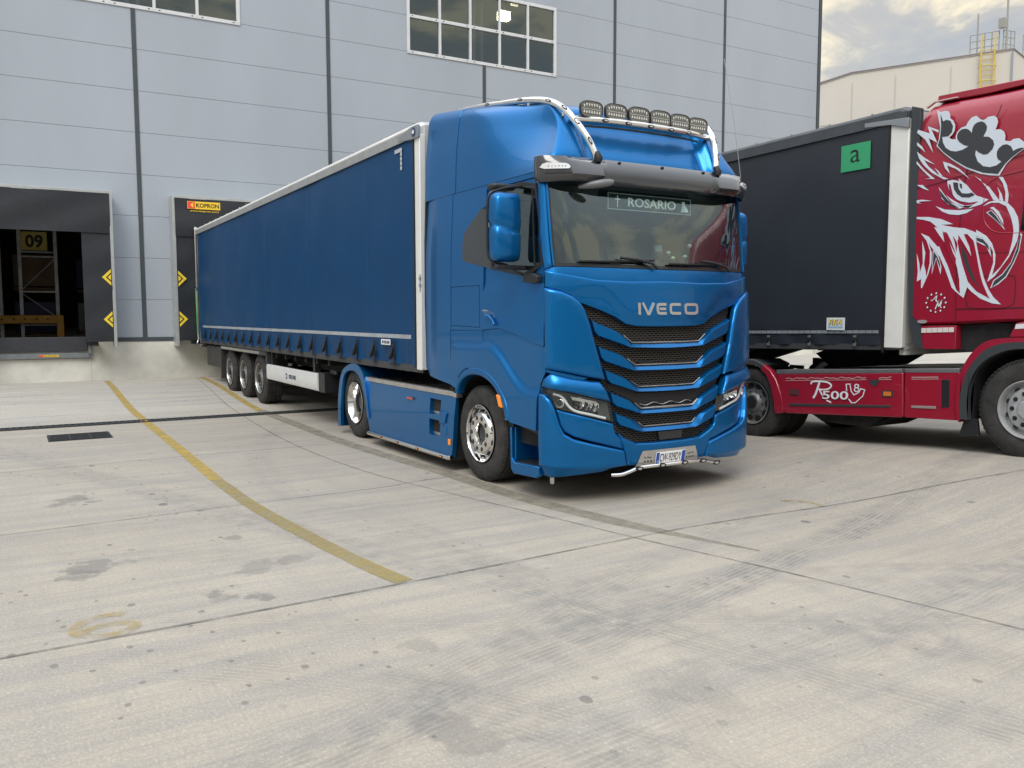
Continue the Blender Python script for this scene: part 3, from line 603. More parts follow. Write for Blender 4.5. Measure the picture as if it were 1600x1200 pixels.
for a, b, z0, z1 in ((-27.1, -6.1, 1.16, 15.7), (-6.1, -3.72, 3.9, 9.46), (-6.1, -5.05, 9.46, 15.7), (-5.05, .10, 11.52, 15.7), (-3.72, 3.75, 1.16, 9.46), (.10, 4.93, 9.46, 15.7), (3.75, 6.1, 3.9, 9.46), (6.1, 22.2, 1.16, 9.46), (4.93, 10.0, 11.52, 15.7), (10.0, 22.2, 9.46, 15.7)):
    box(bm, -.2, -.082, a, b, z0, z1, T=w3)
box(bm, -30, -.2, 22.0, 22.2, 1.16, 15.7, T=w3); box(bm, -30, -.2, -27.1, -26.9, 1.16, 15.7, T=w3); box(bm, -30.2, -30, -27.1, 22.2, -.2, 15.7, T=w3); box(bm, -30.2, 0, -27.1, 22.25, 15.7, 16.0, T=w3)
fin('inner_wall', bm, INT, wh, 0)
bm = bmesh.new(); box(bm, -30, .0, -27.1, 22.2, -.1, 1.13, T=w3)
fin('floor', bm, PLINTH, wh, 0)
for p_ in posts:
    bm = bmesh.new()
    segs = [(1.16, 9.42), (11.56, 15.7)] if abs(p_-7.43) < .1 or abs(p_+2.46) < .1 else [(1.16, 15.7)]
    for z0, z1 in segs: box(bm, -.08, .022, p_-(.05 if p_ < 22 else .03), p_+(.05 if p_ < 22 else .12), z0, z1, T=w3)
    fin('joint_strip', bm, ANTH, wh, 0, .004)
bm = bmesh.new()
for a, b in ((-27, -6.3), (-3.12, -1.78), (1.8, 3.1), (6.8, 22.3)): box(bm, -.02, .03, a, b, 1.10, 1.20, T=w3)
fin('base_trim', bm, ANTH, wh, 0)
bm = bmesh.new(); box(bm, -.1, .06, -27.1, 22.3, 15.6, 15.95, T=w3); fin('eaves_trim', bm, ANTH, wh, 0)
FRAME = mat('window_frame_white', (.66, .67, .68), .4, .2, 0, .08, 5)
for wi, (a, b, z0, z1) in enumerate(WIN):
    bm = bmesh.new(); n = 5; dx = (b-a)/n
    for i in range(n+1): w_ = .035 if 0 < i < n else .045; box(bm, -.05, .03, a+i*dx-w_, a+i*dx+w_, z0, z1, T=w3)
    for k, z in enumerate((z0, (z0+z1)/2, z1)): box(bm, -.055, .027, a-.045, b+.045, z-.045, z+.045, T=w3)
    for i in range(n):
        for k, z in enumerate((z0, (z0+z1)/2)):
            for q in (.12, .88): box(bm, .0275, .034, a+(i+q)*dx-.02, a+(i+q)*dx+.02, z-.012, z+.012, 1, T=w3)
    wf = fin('window', bm, [FRAME, BLK], wh, 0, .003)
    for i in range(n):
        for z in (z0, (z0+z1)/2):
            bm = bmesh.new(); box(bm, -.04, -.03, a+i*dx+.02, a+(i+1)*dx-.02, z+.02, z+(z1-z0)/2-.02, T=w3); fin('pane', bm, WGLASS, wf, 0)
# columns and a lit lamp seen through the right window
bm = bmesh.new(); box(bm, -.55, -.45, 7.28, 7.36, 1.2, 15.6, T=w3); box(bm, -.55, -.45, 7.55, 7.63, 1.2, 15.6, T=w3); box(bm, -.55, -.45, -2.6, -2.5, 1.2, 15.6, T=w3); box(bm, -.55, -.45, -2.33, -2.25, 1.2, 15.6, T=w3)
fin('column', bm, STEEL, wh, 0)
LAMP = mat('lit_lamp', (1, .86, .55), .5, emit=45)
hl = thing('highbay_lamp', w3(-6, 11.45, 13.4), 'lit warm lamp seen through the right warehouse window', 'lamp')
bm = bmesh.new(); a = hl.location; box(bm, a.x-.1, a.x+.1, a.y-.22, a.y+.22, a.z-.14, a.z+.14); fin('lamp_panel', bm, LAMP, hl, 0)
bm = bmesh.new(); box(bm, a.x-.14, a.x-.11, a.y-.26, a.y+.26, a.z-.18, a.z+.18); box(bm, a.x-.02, a.x+.02, a.y-.02, a.y+.02, a.z+.18, 15.6); fin('housing', bm, ALU, hl, 0)
bm = bmesh.new(); box(bm, a.x-.02, a.x+.02, a.y+.30, a.y+.62, a.z+.45, a.z+.53)
lt = fin('side_tube', bm, mat('dim_lamp', (.9, .8, .6), .5, emit=1.5), hl, 0)
# plinth / dock wall
pl = bmesh.new(); box(pl, -.3, .02, -27.1, -6.2, -.3, 1.12, T=w3); box(pl, -.3, .02, -3.72, 22.3, -.3, 1.12, T=w3); box(pl, -.3, .02, -6.2, -3.72, -.3, .70, T=w3)
tag(fin('dock_wall', pl, PLINTH, None, 0, .01), 'pale stained concrete plinth under the warehouse cladding', 'wall')
# ------------------------------------------------------------------ dock shelters
def chev(bm, v, z, sg, o):
    for k, (s0, mi) in enumerate(((.20, 1), (.115, 2), (.075, 1))):
        P = [(0, s0), (-s0*sg, 0), (0, -s0)]
        prism(bm, P, lambda a, b: w3(o+.003*k, v+a, z+b), lambda a, b: w3(o+.003*(k+1), v+a, z+b), mi-1)
def shelter(vc, label, sign=False):
    r_ = thing('dock_shelter', w3(.3, vc, 1.1), label, 'dock shelter', 'dock shelters along the warehouse wall')
    bm = bmesh.new(); o = .6; a, b = vc-1.78, vc+1.78
    for q0, q1 in ((a, a+.07), (b-.07, b)): box(bm, 0, o, q0, q1, .98, 4.80, T=w3); 
    box(bm, 0, o, a+.07, b-.07, 4.72, 4.80, T=w3)
    fin('frame', bm, mat('shelter_alu_frame', (.50, .52, .51), .42, .6, 0, .15, 4), r_, 0, .004)
    bm = bmesh.new()
    def fab(v0, v1, z0, z1, n=14, oo=o):
        for i in range(n):
            for j in range(n):
                pass
        A = [[None]*(n+1) for _ in range(n+1)]; B_ = [[None]*(n+1) for _ in range(n+1)]
        for i in range(n+1):
            for j in range(n+1):
                v = v0+(v1-v0)*i/n; z = z0+(z1-z0)*j/n; d = .012*math.sin(v*5+z*2.3)+.01*math.sin(z*7-v*3)
                A[i][j] = bm.verts.new(w3(oo+.012+d, v, z)); B_[i][j] = bm.verts.new(w3(oo-.005+d, v, z))
        for i in range(n):
            for j in range(n): bm.faces.new((A[i][j], A[i+1][j], A[i+1][j+1], A[i][j+1])); bm.faces.new((B_[i][j], B_[i][j+1], B_[i+1][j+1], B_[i+1][j]))
        for i in range(n):
            for X in (0, n): bm.faces.new((A[i][X], A[i+1][X], B_[i+1][X], B_[i][X])); bm.faces.new((A[X][i], A[X][i+1], B_[X][i+1], B_[X][i]))
    fab(a+.06, b-.06, 3.77, 4.73); fin('header_curtain', bm, RUBM, r_, 60)
    for q0, q1 in ((a+.06, a+.70), (b-.70, b-.06)):
        bm = bmesh.new(); fab(q0, q1, 1.12, 3.80, oo=o-.03); fin('side_curtain', bm, RUBM, r_, 60)
    for sg, q in ((-1, a+.09), (1, b-.09)):
        for z in (2.70, 1.67):
            bm = bmesh.new(); chev(bm, q-(.0 if sg < 0 else .0), z, sg*1.0, .60+.004); fin('arrow_mark', bm, [YEL, BLK], r_, 0)
    bm = bmesh.new()
    for q0, q1 in ((a+.42, a+.64), (b-.64, b-.42)):
        bm = bmesh.new(); box(bm, .03, .52, q0, q1, 1.02, 1.118, T=w3); fin('buffer', bm, BLACKP, r_, 0, .01)
    if sign:
        bm = bmesh.new(); box(bm, o+.03, o+.04, a+.36, a+1.16, 4.47, 4.66, 0, T=w3); box(bm, o+.041, o+.044, a+.37, a+.54, 4.48, 4.65, 1, T=w3)
        s_ = fin('maker_sign', bm, [GOLD, REDS], r_, 0)
        text('lettering', 'KOPRON', BLK, s_, w3(o+.041, a+.57, 4.51), WT, (0, 0, 1), .56, .11, 0, .003, .02)
        text('lettering', 'www.kopron.com', GOLD, s_, w3(o+.03, a+.42, 4.39), WT, (0, 0, 1), .70, .055, 0, .003, .01)
        bm = bmesh.new(); prism(bm, [(0, 0), (.07, .07), (.07, -.07)], lambda p, q: w3(o+.044, a+.43+p, 4.565+q), lambda p, q: w3(o+.047, a+.43+p, 4.565+q)); fin('emblem', bm, GOLD, s_, 0)
    return r_
shelter(-4.93, 'open dock shelter with black curtains framing the dark doorway numbered 09', False)
shelter(0.0, 'dock shelter with yellow maker sign, entered by the rear of the blue trailer', True)
shelter(4.93, 'dock shelter hidden behind the black trailer', False)
# dock leveller at the open bay
lv = thing('dock_leveller', w3(-.5, -4.93, .7), 'dark steel dock leveller below the open doorway', 'dock leveller')
bm = bmesh.new(); box(bm, -2.0, .03, -6.1, -3.80, 1.16, 1.20, T=w3); fin('platform', bm, mat('leveller_plate', (.10, .095, .085), .6, .4, 0, .3, 4), lv, 0, .005)
bm = bmesh.new(); box(bm, .03, .07, -6.1, -3.80, .88, 1.24, T=w3); fin('lip_plate', bm, mat('lip_steel', (.045, .047, .055), .5, .3, 0, .2, 6), lv, 0, .01)
bm = bmesh.new(); box(bm, -.02, .10, -6.1, -3.73, .72, .84, T=w3); box(bm, -.02, .10, -3.78, -3.71, .72, 1.14, T=w3); fin('frame', bm, mat('leveller_frame', (.22, .24, .25), .5, .5, 0, .2, 6), lv, 0, .005)
bm = bmesh.new(); box(bm, .10, .105, -4.86, -4.44, .755, .805, 0, T=w3); box(bm, .105, .107, -4.86, -4.77, .757, .803, 1, T=w3); s_ = fin('maker_plate', bm, [GOLD, REDS], lv, 0)
text('lettering', 'KOPRON', BLK, s_, w3(.1055, -4.75, .765), WT, (0, 0, 1), .28, .03, 0, .001, .02)
# inside the open bay: racking, number board, stored goods
rk = thing('pallet_rack', w3(-4.2, -5.6, 1.13), 'grey pallet racking with cross braces inside the open doorway', 'rack')
RK = mat('rack_grey', (.55, .57, .58), .5, .3, 0, .2, 5); RO = mat('rack_orange', (.70, .36, .04), .5, 0, 0, .2, 5)
for vv in (-6.9, -5.75, -5.25, -4.35):
    bm = bmesh.new(); box(bm, -4.25, -4.16, vv-.045, vv+.045, 1.13, 6.5, T=w3); fin('upright', bm, RK, rk, 0)
bm = bmesh.new()
for i, z in enumerate((1.5, 2.45, 3.45, 3.58)): box(bm, -4.22, -4.19, -5.25, -4.35, z-.02, z+.02, T=w3)
tube(bm, [w3(-4.2, -5.25, 2.48), w3(-4.2, -4.35, 3.42)], .02, 6); tube(bm, [w3(-4.2, -5.25, 2.42), w3(-4.2, -4.35, 1.7)], .02, 6); tube(bm, [w3(-4.2, -6.9, 2.2), w3(-4.2, -5.75, 3.1)], .02, 6); tube(bm, [w3(-4.2, -6.9, 2.9), w3(-4.2, -5.75, 2.2)], .02, 6)
fin('brace', bm, RK, rk, 0)
bm = bmesh.new(); box(bm, -4.0, -3.85, -7.0, -4.28, 1.55, 1.78, T=w3); box(bm, -4.0, -3.7, -4.40, -4.22, 1.13, 1.78, T=w3); fin('guard_beam', bm, RO, rk, 0, .01)
bm = bmesh.new()
for k in range(7): tube(bm, [w3(-3.86, -6.3+k*.28, 1.67), w3(-3.84, -6.3+k*.28, 1.67)], .025, 10)
fin('beam_hole', bm, BLK, rk, 0)
bd = thing('number_board', w3(-4.1, -4.86, 3.92), 'yellow bay board with black 09 inside the doorway', 'sign')
bm = bmesh.new(); box(bm, -4.12, -4.09, -5.20, -4.55, 3.62, 4.14, 0, T=w3); fin('board', bm, mat('unlit_board_yellow', (.62, .50, .12), .6), bd, 0)  # yellow dulled to paint the weak light inside the doorway
text('number', '09', BLK, bd, w3(-4.09, -5.09, 3.69), WT, (0, 0, 1), .44, .37, 0, .004, .03)
GD = [mat('carton_brown', (.22, .15, .09), .8, 0, 0, .2, 3), mat('wrapped_goods', (.25, .25, .26), .25, 0, .3, .3, 6, .4, 9), mat('blue_crate', (.02, .03, .12), .5)]
k = 0
PL_ = {(0, 1.13): 'brown carton pallet on the doorway floor behind the left rack bay', (0, 2.5): 'wrapped pallet on the middle level of the left rack bay', (1, 2.5): 'shrink wrapped pallet behind the cross braces of the rack inside the doorway', (1, 1.13): 'blue crate pallet on the floor behind the orange guard beam', (2, 1.13): 'dark pallet on the warehouse floor at the right edge of the open doorway', (2, 2.5): 'wrapped pallet up on the right edge of the open doorway'}
for q_, (o_, v_) in enumerate(((-5.6, -6.4), (-5.6, -4.9), (-7.5, -3.2))):
    for z_ in (1.13, 2.5):
        bm = bmesh.new(); w_ = .55; box(bm, o_-.5, o_+.5, v_-w_, v_+w_, z_+.14, z_+1.05, 0, T=w3); box(bm, o_-.5, o_+.5, v_-w_, v_+w_, z_, z_+.10, 1, T=w3)
        t_ = fin('stored_pallet', bm, [GD[k % 3], GD[0]], None, 0, .02); tag(t_, PL_[(q_, z_)], 'pallet', 'pallets stored inside the warehouse'); k += 1
# ------------------------------------------------------------------ far building at right
fb = thing('far_building', (-24, 40, 0), 'pale beige panelled hall far behind at right with roof railing', 'building')
BG_ = mat('far_panel_beige', (.58, .55, .50), .7, 0, 0, .05, .2)
Pc = Vector((-19.7, 41.7, 0)); dl = Vector((-9.35, -3.95, 0)).normalized(); dr = Vector((-1.2, 7.6, 0)).normalized()
def fq(bm, a, b, z0, zt0, zt1, mi=0):
    q = [bm.verts.new((a.x, a.y, z0)), bm.verts.new((b.x, b.y, z0)), bm.verts.new((b.x, b.y, zt1)), bm.verts.new((a.x, a.y, zt0))]; bm.faces.new(q).material_index = mi
bm = bmesh.new(); A = Pc; B1 = Pc+dl*8.35; B2 = Pc+dl*10.1; B3 = Pc+dl*40; D1 = Pc+dr*14; bk = Vector((-30, 14, 0))
top = [(D1, 14.6), (A, 16.0), (B1, 16.15), (B2, 15.85), (B3, 9.5)]
vs0 = [bm.verts.new((p.x, p.y, -.5)) for p, z in top]; vs1 = [bm.verts.new((p.x, p.y, z)) for p, z in top]; vb0 = [bm.verts.new((p.x-9, p.y+26, -.5)) for p, z in top]; vb1 = [bm.verts.new((p.x-9, p.y+26, z)) for p, z in top]
for i in range(4): bm.faces.new((vs0[i], vs0[i+1], vs1[i+1], vs1[i])); bm.faces.new((vs1[i], vs1[i+1], vb1[i+1], vb1[i])); bm.faces.new((vb0[i+1], vb0[i], vb1[i], vb1[i+1]))
bm.faces.new((vs0[0], vs1[0], vb1[0], vb0[0])); bm.faces.new((vs0[4], vb0[4], vb1[4], vs1[4]))
fin('wall', bm, BG_, fb, 0)
fn = Vector((-dl.y, dl.x, 0)); fn = fn if fn.dot(Vector((6, -5, 0))-Pc) > 0 else -fn
JG = mat('far_joint', (.48, .45, .41), .8)
bm = bmesh.new()
def fbox(t0, t1, z0, z1, o0, o1, mi=0): box(bm, t0, t1, o0, o1, z0, z1, mi, T=lambda t, o, z: tuple(Pc+dl*t+fn*o+Vector((0, 0, z))))
for t in (3.0, 5.9, 8.3, 10.4): fbox(t-.03, t+.03, 0, 15.6, .005, .02)
for z in (11.6, 13.3): fbox(0, 30, z-.03, z+.03, .006, .018)
fin('panel_joint', bm, JG, fb, 0)
bm = bmesh.new()
tube(bm, [tuple(Vector((p.x, p.y, z+.05))+fn*.05) for p, z in top], .05, 6); fin('roof_trim', bm, mat('far_roof_trim', (.24, .21, .22), .6), fb, 0)
bm = bmesh.new(); fbox(-.02, .06, 0, 15.9, .02, .12); fin('downpipe', bm, mat('grey_pipe', (.25, .29, .33), .5), fb, 0)
LY = mat('ladder_yellow', (.60, .45, .10), .6)
ld = thing('roof_ladder', tuple(Pc+dl*1.2+fn*.3), 'yellow caged ladder climbing the far beige hall', 'ladder')
bm = bmesh.new()
for t in (.85, 1.5): fbox(t-.04, t+.04, 6, 17.0, .2, .28)
for i in range(36): fbox(.85, 1.5, 6.1+i*.28, 6.14+i*.28, .22, .26)
for i in range(12): tube(bm, [tuple(Pc+dl*(1.175+.42*math.cos(a_))+fn*(.28+.6*max(0, math.sin(a_)))+Vector((0, 0, 7.2+i*.8))) for a_ in [math.pi*k/8 for k in range(9)]], .025, 5)
fin('ladder', bm, LY, ld, 0)
rl = thing('roof_railing', tuple(Pc+Vector((0, 0, 16))), 'grey guard rails and mast on the roof edge of the far hall', 'railing')
bm = bmesh.new(); GR = mat('railing_grey', (.30, .30, .28), .6)
def rail(p0, p1, n):
    for i in range(n+1): q = p0.lerp(p1, i/n); tube(bm, [q, q+Vector((0, 0, 1.1))], .03, 5)
    for z in (.35, .72, 1.08): tube(bm, [p0+Vector((0, 0, z)), p1+Vector((0, 0, z))], .025, 5)
U = Vector((0, 0, 16.05))
rail(Pc+dl*2.1+U, Pc+dl*.7+U, 4); rail(Pc+dl*.5+U, Pc-dl*.0+U+Vector((-.3, .6, 0)), 3); rail(Pc+dr*1.3+U-Vector((0, 0, .1)), Pc+dr*3.6+U-Vector((0, 0, .3)), 4)
tube(bm, [Pc+dl*.35+U, Pc+dl*.35+U+Vector((0, 0, 3.0))], .05, 6); tube(bm, [Pc+dl*1.75+U, Pc+dl*1.75+U+Vector((0, 0, 2.2))], .04, 6); box(bm, Pc.x-.6, Pc.x-.3, Pc.y-.5, Pc.y-.2, 17.2, 17.7)
fin('rails', bm, GR, rl, 0)

ob = thing('added_dark_hall', (62, -30, 0), 'low dark hall added unseen behind the camera to darken reflections', 'building')  # unseen hall added so the truck paint reflects something dark
bm = bmesh.new(); box(bm, 60, 72, -90, 45, -.5, 9); fin('wall', bm, mat('added_hall_cladding', (.10, .105, .11), .7, 0, 0, .1, .1), ob, 0)
bm = bmesh.new()
for i in range(12): box(bm, 59.9, 60.0, -86+i*11, -81+i*11, .0, 4.5)
fin('door', bm, mat('added_hall_door', (.12, .125, .13), .6), ob, 0)
# ------------------------------------------------------------------ blue tractor
bt = thing('tractor_unit', (-2.7, 0, 0), 'metallic blue high roof tractor unit with roof lamps and slatted black grille', 'truck')
T_IN = [(-2.41, 2.22), (-2.40, 2.23)]
QW = [(-2.245, 2.205), (-2.25, 2.828), (-2.478, 2.822), (-2.686, 2.702), (-2.84, 2.597), (-2.868, 2.478), (-2.862, 2.35), (-2.83, 2.31)]
WF = [(-2.244, 2.205), (-2.249, 2.70), (-2.235, 2.85), (-2.165, 2.937), (-1.98, 2.972), (-1.82, 2.985), (-1.70, 2.985), (-1.44, 2.937), (-1.345, 2.61), (-1.295, 2.205), (-1.375, 2.165), (-1.475, 2.13), (-1.626, 2.105)]
# panels of the shell, right side and mirrored left side
both('side_panel', [(-3.15, 1.585), (-2.433, 1.592), (-2.405, 2.2), (-2.372, 3.0), (-1.44, 3.0), (-1.28, 3.045), (-3.12, 3.045)], BLUE, bt, holes=[QW, WF, [(-3.135, 2.052), (-2.492, 2.052), (-2.489, 1.618), (-3.138, 1.633)]])
hs = both('locker_hatch', [(-3.13, 2.047), (-2.497, 2.047), (-2.494, 1.623), (-3.133, 1.638)], BLUE, bt, off=.002)
drs = both('door', [(-2.43, 1.596), (-2.402, 2.2), (-2.369, 2.997), (-1.443, 2.997), (-1.289, 2.15), (-1.295, 1.462), (-1.706, 1.552), (-2.083, 1.616)], BLUE, bt, off=.003, holes=[QW, WF], relief=lambda s, z: -.018*ss((z-2.00)/.06)*ss((-1.30-s)/.2)*ss((s+2.9)/.3) + .012*ss((1.80-z)/.25))
for d, sg in zip(drs, (1, -1)):
    mm = (lambda q: q) if sg == 1 else mir
    panel('handle', mm([(-2.40, 1.80), (-2.20, 1.775), (-2.10, 1.64), (-2.25, 1.62), (-2.38, 1.66)]), mat('blue_recess_shade', (.006, .08, .24), .3, .3, 1), d, off=.006, th=.01, bevel=.004)  # darker blue paints the shade of the grab recess on a raised plate
    bm = bmesh.new(); tube(bm, [SP(sg*s, z, .03) for s, z in ((-2.33, 1.745), (-2.24, 1.735), (-2.17, 1.69), (-2.14, 1.65))], .014, 8); fin('handle_bar', bm, BLUE, d, 60)
    panel('door_strip', mm([(-2.425, 1.80), (-2.33, 1.80), (-2.30, 1.787), (-2.42, 1.785)]), ALU, d, off=.008, th=.006, bevel=0)
    bm = bmesh.new()
gl = [(-2.215, 2.225), (-2.215, 2.70), (-2.19, 2.87), (-2.0, 2.945), (-1.72, 2.955), (-1.475, 2.915), (-1.375, 2.60), (-1.33, 2.225), (-1.48, 2.165), (-1.64, 2.135)]
wfs = both('window_frame', WF, BLACKP, bt, off=.006, holes=[gl], th=.04)
both('quarter_panel', QW, mat('quarter_black', (.018, .020, .022), .18, 0, .6), bt, off=.002)
both('side_window', inset(gl, -.01), SGLASS, bt, off=-.006, th=.004, bevel=0, res=.12)
both('window_divider', [(-1.452, 2.20), (-1.435, 2.20), (-1.505, 2.90), (-1.522, 2.90)], BLACKP, bt, off=.0, th=.02)
both('door_lamp_cap', [(-2.47, 2.845), (-2.44, 2.885), (-2.24, 2.925), (-2.235, 2.87), (-2.40, 2.815)], BLUE, bt, off=.022, th=.03, bevel=.01)
both('lower_side_panel', [(-3.167, 1.579), (-2.433, 1.589), (-2.426, 1.19), (-2.53, 1.20), (-2.739, 1.19), (-2.85, 1.15), (-2.94, 1.08), (-3.155, 1.25)], BLUE, bt, res=.03, relief=lambda s, z: .028*ss((1.45-z)/.05)*ss((s+3.17)/.1))
both('step_fairing', [(-2.422, 1.591), (-2.101, 1.612), (-1.706, 1.546), (-1.293, 1.455), (-1.288, 1.228), (-1.353, 1.107), (-1.375, .682), (-1.843, .712), (-1.87, .858), (-1.975, .985), (-2.115, 1.09), (-2.27, 1.165), (-2.422, 1.19)], BLUE, bt, res=.022, relief=lambda s, z: .034*ss((1.50-.42*ss((s+2.3)/.8)-z)/.11))
AO = [(-3.0, .93), (-2.965, 1.01), (-2.847, 1.140), (-2.677, 1.192), (-2.49, 1.203), (-2.288, 1.170), (-2.136, 1.108), (-2.005, 1.015), (-1.925, .925), (-1.878, .828), (-1.848, .715)]
AI = [(-1.925, .72), (-1.955, .82), (-2.00, .90), (-2.08, .975), (-2.18, 1.045), (-2.311, 1.098), (-2.49, 1.128), (-2.678, 1.115), (-2.83, 1.06), (-2.93, .97), (-2.965, .90)]
AO = sp2(AO, 3); AI = sp2(AI, 3)
both('wheel_arch', AO+AI, BLUE, bt, off=.042, th=.10, res=.05, rnd=.026)
FA = [(-3.12, 3.045), (-3.829, 3.05), (-3.872, 2.36), (-3.883, 1.865), (-3.85, 1.144), (-3.72, 1.045), (-3.169, .985), (-3.0, .94), (-2.96, 1.03), (-2.94, 1.08), (-3.155, 1.25), (-3.168, 1.579), (-3.15, 1.585)]
both('rear_deflector', FA, BLUE, bt, off=.004, th=.05, relief=lambda s, z: -.03*ss((-3.45-s)/.4))
both('pillar', [(-1.44, 3.03), (-1.252, 3.03), (-1.232, 2.85), (-1.205, 2.18), (-1.287, 2.152)], BLUE, bt, off=.008, res=.05, rnd=.016)
both('pillar_strip', [(-1.249, 3.03), (-1.236, 3.03), (-1.216, 2.85), (-1.19, 2.19), (-1.202, 2.18)], BLUE, bt, off=.016, th=.03, res=.05)
HT = [(-1.285, 2.148), (-1.084, 2.108), (-.817, 2.061), (-.463, 2.050), (0, 2.060)]
GT = [(-.93, 1.842), (-.748, 1.782), (-.599, 1.722), (-.488, 1.658), (-.365, 1.638), (-.177, 1.633), (0, 1.633)]
DT = [(-1.283, 1.993), (-1.141, 1.955), (-1.038, 1.907), (-.974, 1.855)]
full = lambda half: half+[(-a, b) for a, b in reversed(half) if abs(a) > .004]
panel('cowl', full([(-1.285, 2.152), (-1.19, 2.178), (-.5, 2.176), (0, 2.172)])+[(0, 2.0601)][:0]+full(HT)[::-1], BLUE, bt, off=-.004, res=.06)
gl_ = lambda s: next((b0+(b1-b0)*(abs(s)-a1)/(a0-a1) for (a0, b0), (a1, b1) in zip([(-a, b) for a, b in GT+[]][:-1], [(-a, b) for a, b in GT][1:]) if a1 <= abs(s) <= a0), 1.90)
def hood_relief(s, z):
    a = abs(s); br = 1.965-.20*ss((a-.95)/.35)*0-.235*ss((.78-a)/.35)   # upper crease of the valley above the grille
    return .020*ss((z-br+.045)/.07)*ss((.62+.5-a)/.3 if a > .7 else 1)+.004*ss((.15-(2.06-z))/.1)
panel('bonnet_panel', full(HT)+full(GT+[(-.94, 1.85)][:0])[::-1][:0]+[(-a, b) for a, b in [(-1.283, 1.993)]+DT[1:]+GT]+[(a, b) for a, b in reversed([(-1.283, 1.993)]+DT[1:]+GT[:-1])], BLUE, bt, off=.010, th=.04, res=.045, relief=hood_relief, rnd=.016)
both('corner_deflector', DT+[(-.93, 1.79), (-.883, 1.66), (-.838, 1.49), (-.735, 1.148), (-.897, 1.178), (-1.278, 1.262)], BLUE, bt, off=.046, th=.06, res=.05, rnd=.034)
both('corner_lip', [(-1.28, 1.258), (-.897, 1.172), (-.965, 1.150), (-1.014, 1.155), (-1.276, 1.228)], BLUE, bt, off=.012, th=.04, res=.05)
both('lamp_brow', [(-1.238, 1.222), (-1.077, 1.178), (-.892, 1.148), (-.788, 1.140), (-.728, 1.032), (-.694, .950), (-1.006, 1.032), (-1.325, 1.098), (-1.30, 1.16)], BLUE, bt, off=.026, th=.06, res=.04, rnd=.028, relief=lambda s, z: .035*ss((1.17+.14*(abs(s)-.9)-z)/.10)*ss((1.32-abs(s))/.1))
LAMPP = [(-1.335, 1.090), (-1.006, 1.024), (-.680, .944), (-.644, .757), (-.898, .819), (-1.064, .864), (-1.207, .902), (-1.234, .971), (-1.266, 1.013), (-1.347, 1.040)]
for sg in (1, -1):
    mm = (lambda q: q) if sg == 1 else mir
    hl = panel('headlight', mm(LAMPP), mat('headlamp_bowl', (.035, .035, .036), .25, .3, .4), bt, off=-.05, th=.03, res=.05, bevel=0)
    bm = bmesh.new(); P = smoothpath([(-1.225, 1.034, 0), (-1.165, 1.016, 0), (-1.125, .980, 0), (-1.085, .918, 0), (-1.018, .872, 0), (-.878, .836, 0), (-.722, .795, 0)], 6)
    tube(bm, [SP(sg*p.x, p.y, -.015) for p in P], .013, 8); fin('light_strip', bm, mat('light_guide', (.78, .78, .76), .25, 0, .6), hl, 60)
    for cs, cz, r_ in ((-1.165, .945, .04), (-.985, .945, .055), (-.90, .925, .05), (-.83, .905, .045)):
        bm = bmesh.new(); n = SN(sg*cs, cz); c0 = SP(sg*cs, cz, -.045)
        a = n.cross(Vector((0, 0, 1))).normalized(); b = a.cross(n)
        rg = []
        for k in range(5):
            t = k/4; rr = r_*(1-t*.75); oo = .0-.02*t+.03*(1-t)
            rg.append([bm.verts.new(c0+n*oo+(a*math.cos(u)+b*math.sin(u))*rr) for u in [math.pi*2*j/16 for j in range(16)]])
        for k in range(4):
            for j in range(16): bm.faces.new((rg[k][j], rg[k][(j+1) % 16], rg[k+1][(j+1) % 16], rg[k+1][j]))
        bm.faces.new(rg[-1]); fin('reflector', bm, CHROME, hl, 20)
    panel('bezel_plate', mm([(-.80, .955), (-.692, .930), (-.662, .775), (-.79, .805)]), mat('bezel_grey', (.06, .06, .06), .3, 0, .5), hl, off=-.02, th=.02, bevel=.003)
    panel('reflector_shelf', mm([(-1.07, 1.01), (-.81, .955), (-.82, .935), (-1.05, .975)]), CHROME, hl, off=-.012, th=.01, bevel=.002)
    panel('lens_cover', mm(inset(LAMPP, .004)), LGLASS, hl, off=.004, th=.004, res=.05, bevel=0)
both('bumper_inset', [(-1.207, .895), (-.898, .810), (-.641, .740), (-.624, .654), (-.545, .581), (-.530, .490), (-.883, .590), (-1.041, .638), (-1.128, .684), (-1.165, .741)], BLUE, bt, off=.004, th=.05, res=.05, rnd=.018, relief=lambda s, z: .02*ss((z-.80)/.06)*0+.02*ss((.90-.28*(1.2-abs(s))-z)/-.03+1)*0 - .03*ss((abs(s)-.95)/.2))
both('bumper_wing', [(-1.357, 1.031), (-1.288, 1.025), (-1.242, .975), (-1.207, .88), (-1.169, .741), (-1.133, .67), (-1.05, .62), (-.883, .572), (-.528, .485), (-.497, .345), (-.852, .328), (-1.144, .352), (-1.276, .362), (-1.355, .366), (-1.36, .672)], BLUE, bt, off=.032, th=.08, res=.045, rnd=.034, relief=lambda s, z: .012*ss((.43-z)/.08))
both('bumper_chin', [(-1.355, .360), (-1.144, .348), (-.852, .322), (-.50, .338), (-.74, .282), (-1.085, .262), (-1.29, .248), (-1.38, .260)], BLUE, bt, off=.0, th=.06, res=.05, rnd=.02)
panel('bumper_centre', full([(-.60, .655), (-.545, .610), (-.40, .545), (-.20, .535), (0, .535)])+full([(-.475, .325), (0, .322)])[::-1][:0]+[(.475, .325), (.53, .49), (.545, .575), ][:0]+[(.53, .49), (.49, .335), (0, .322), (-.49, .335), (-.53, .49)], BLUE, bt, off=.024, th=.06, res=.045, rnd=.026)
both('side_fin', [(-1.405, 1.10), (-1.362, 1.10), (-1.362, .26), (-1.384, .24), (-1.405, .60)], BLUE, bt, off=-.012, th=.05, bevel=.006)
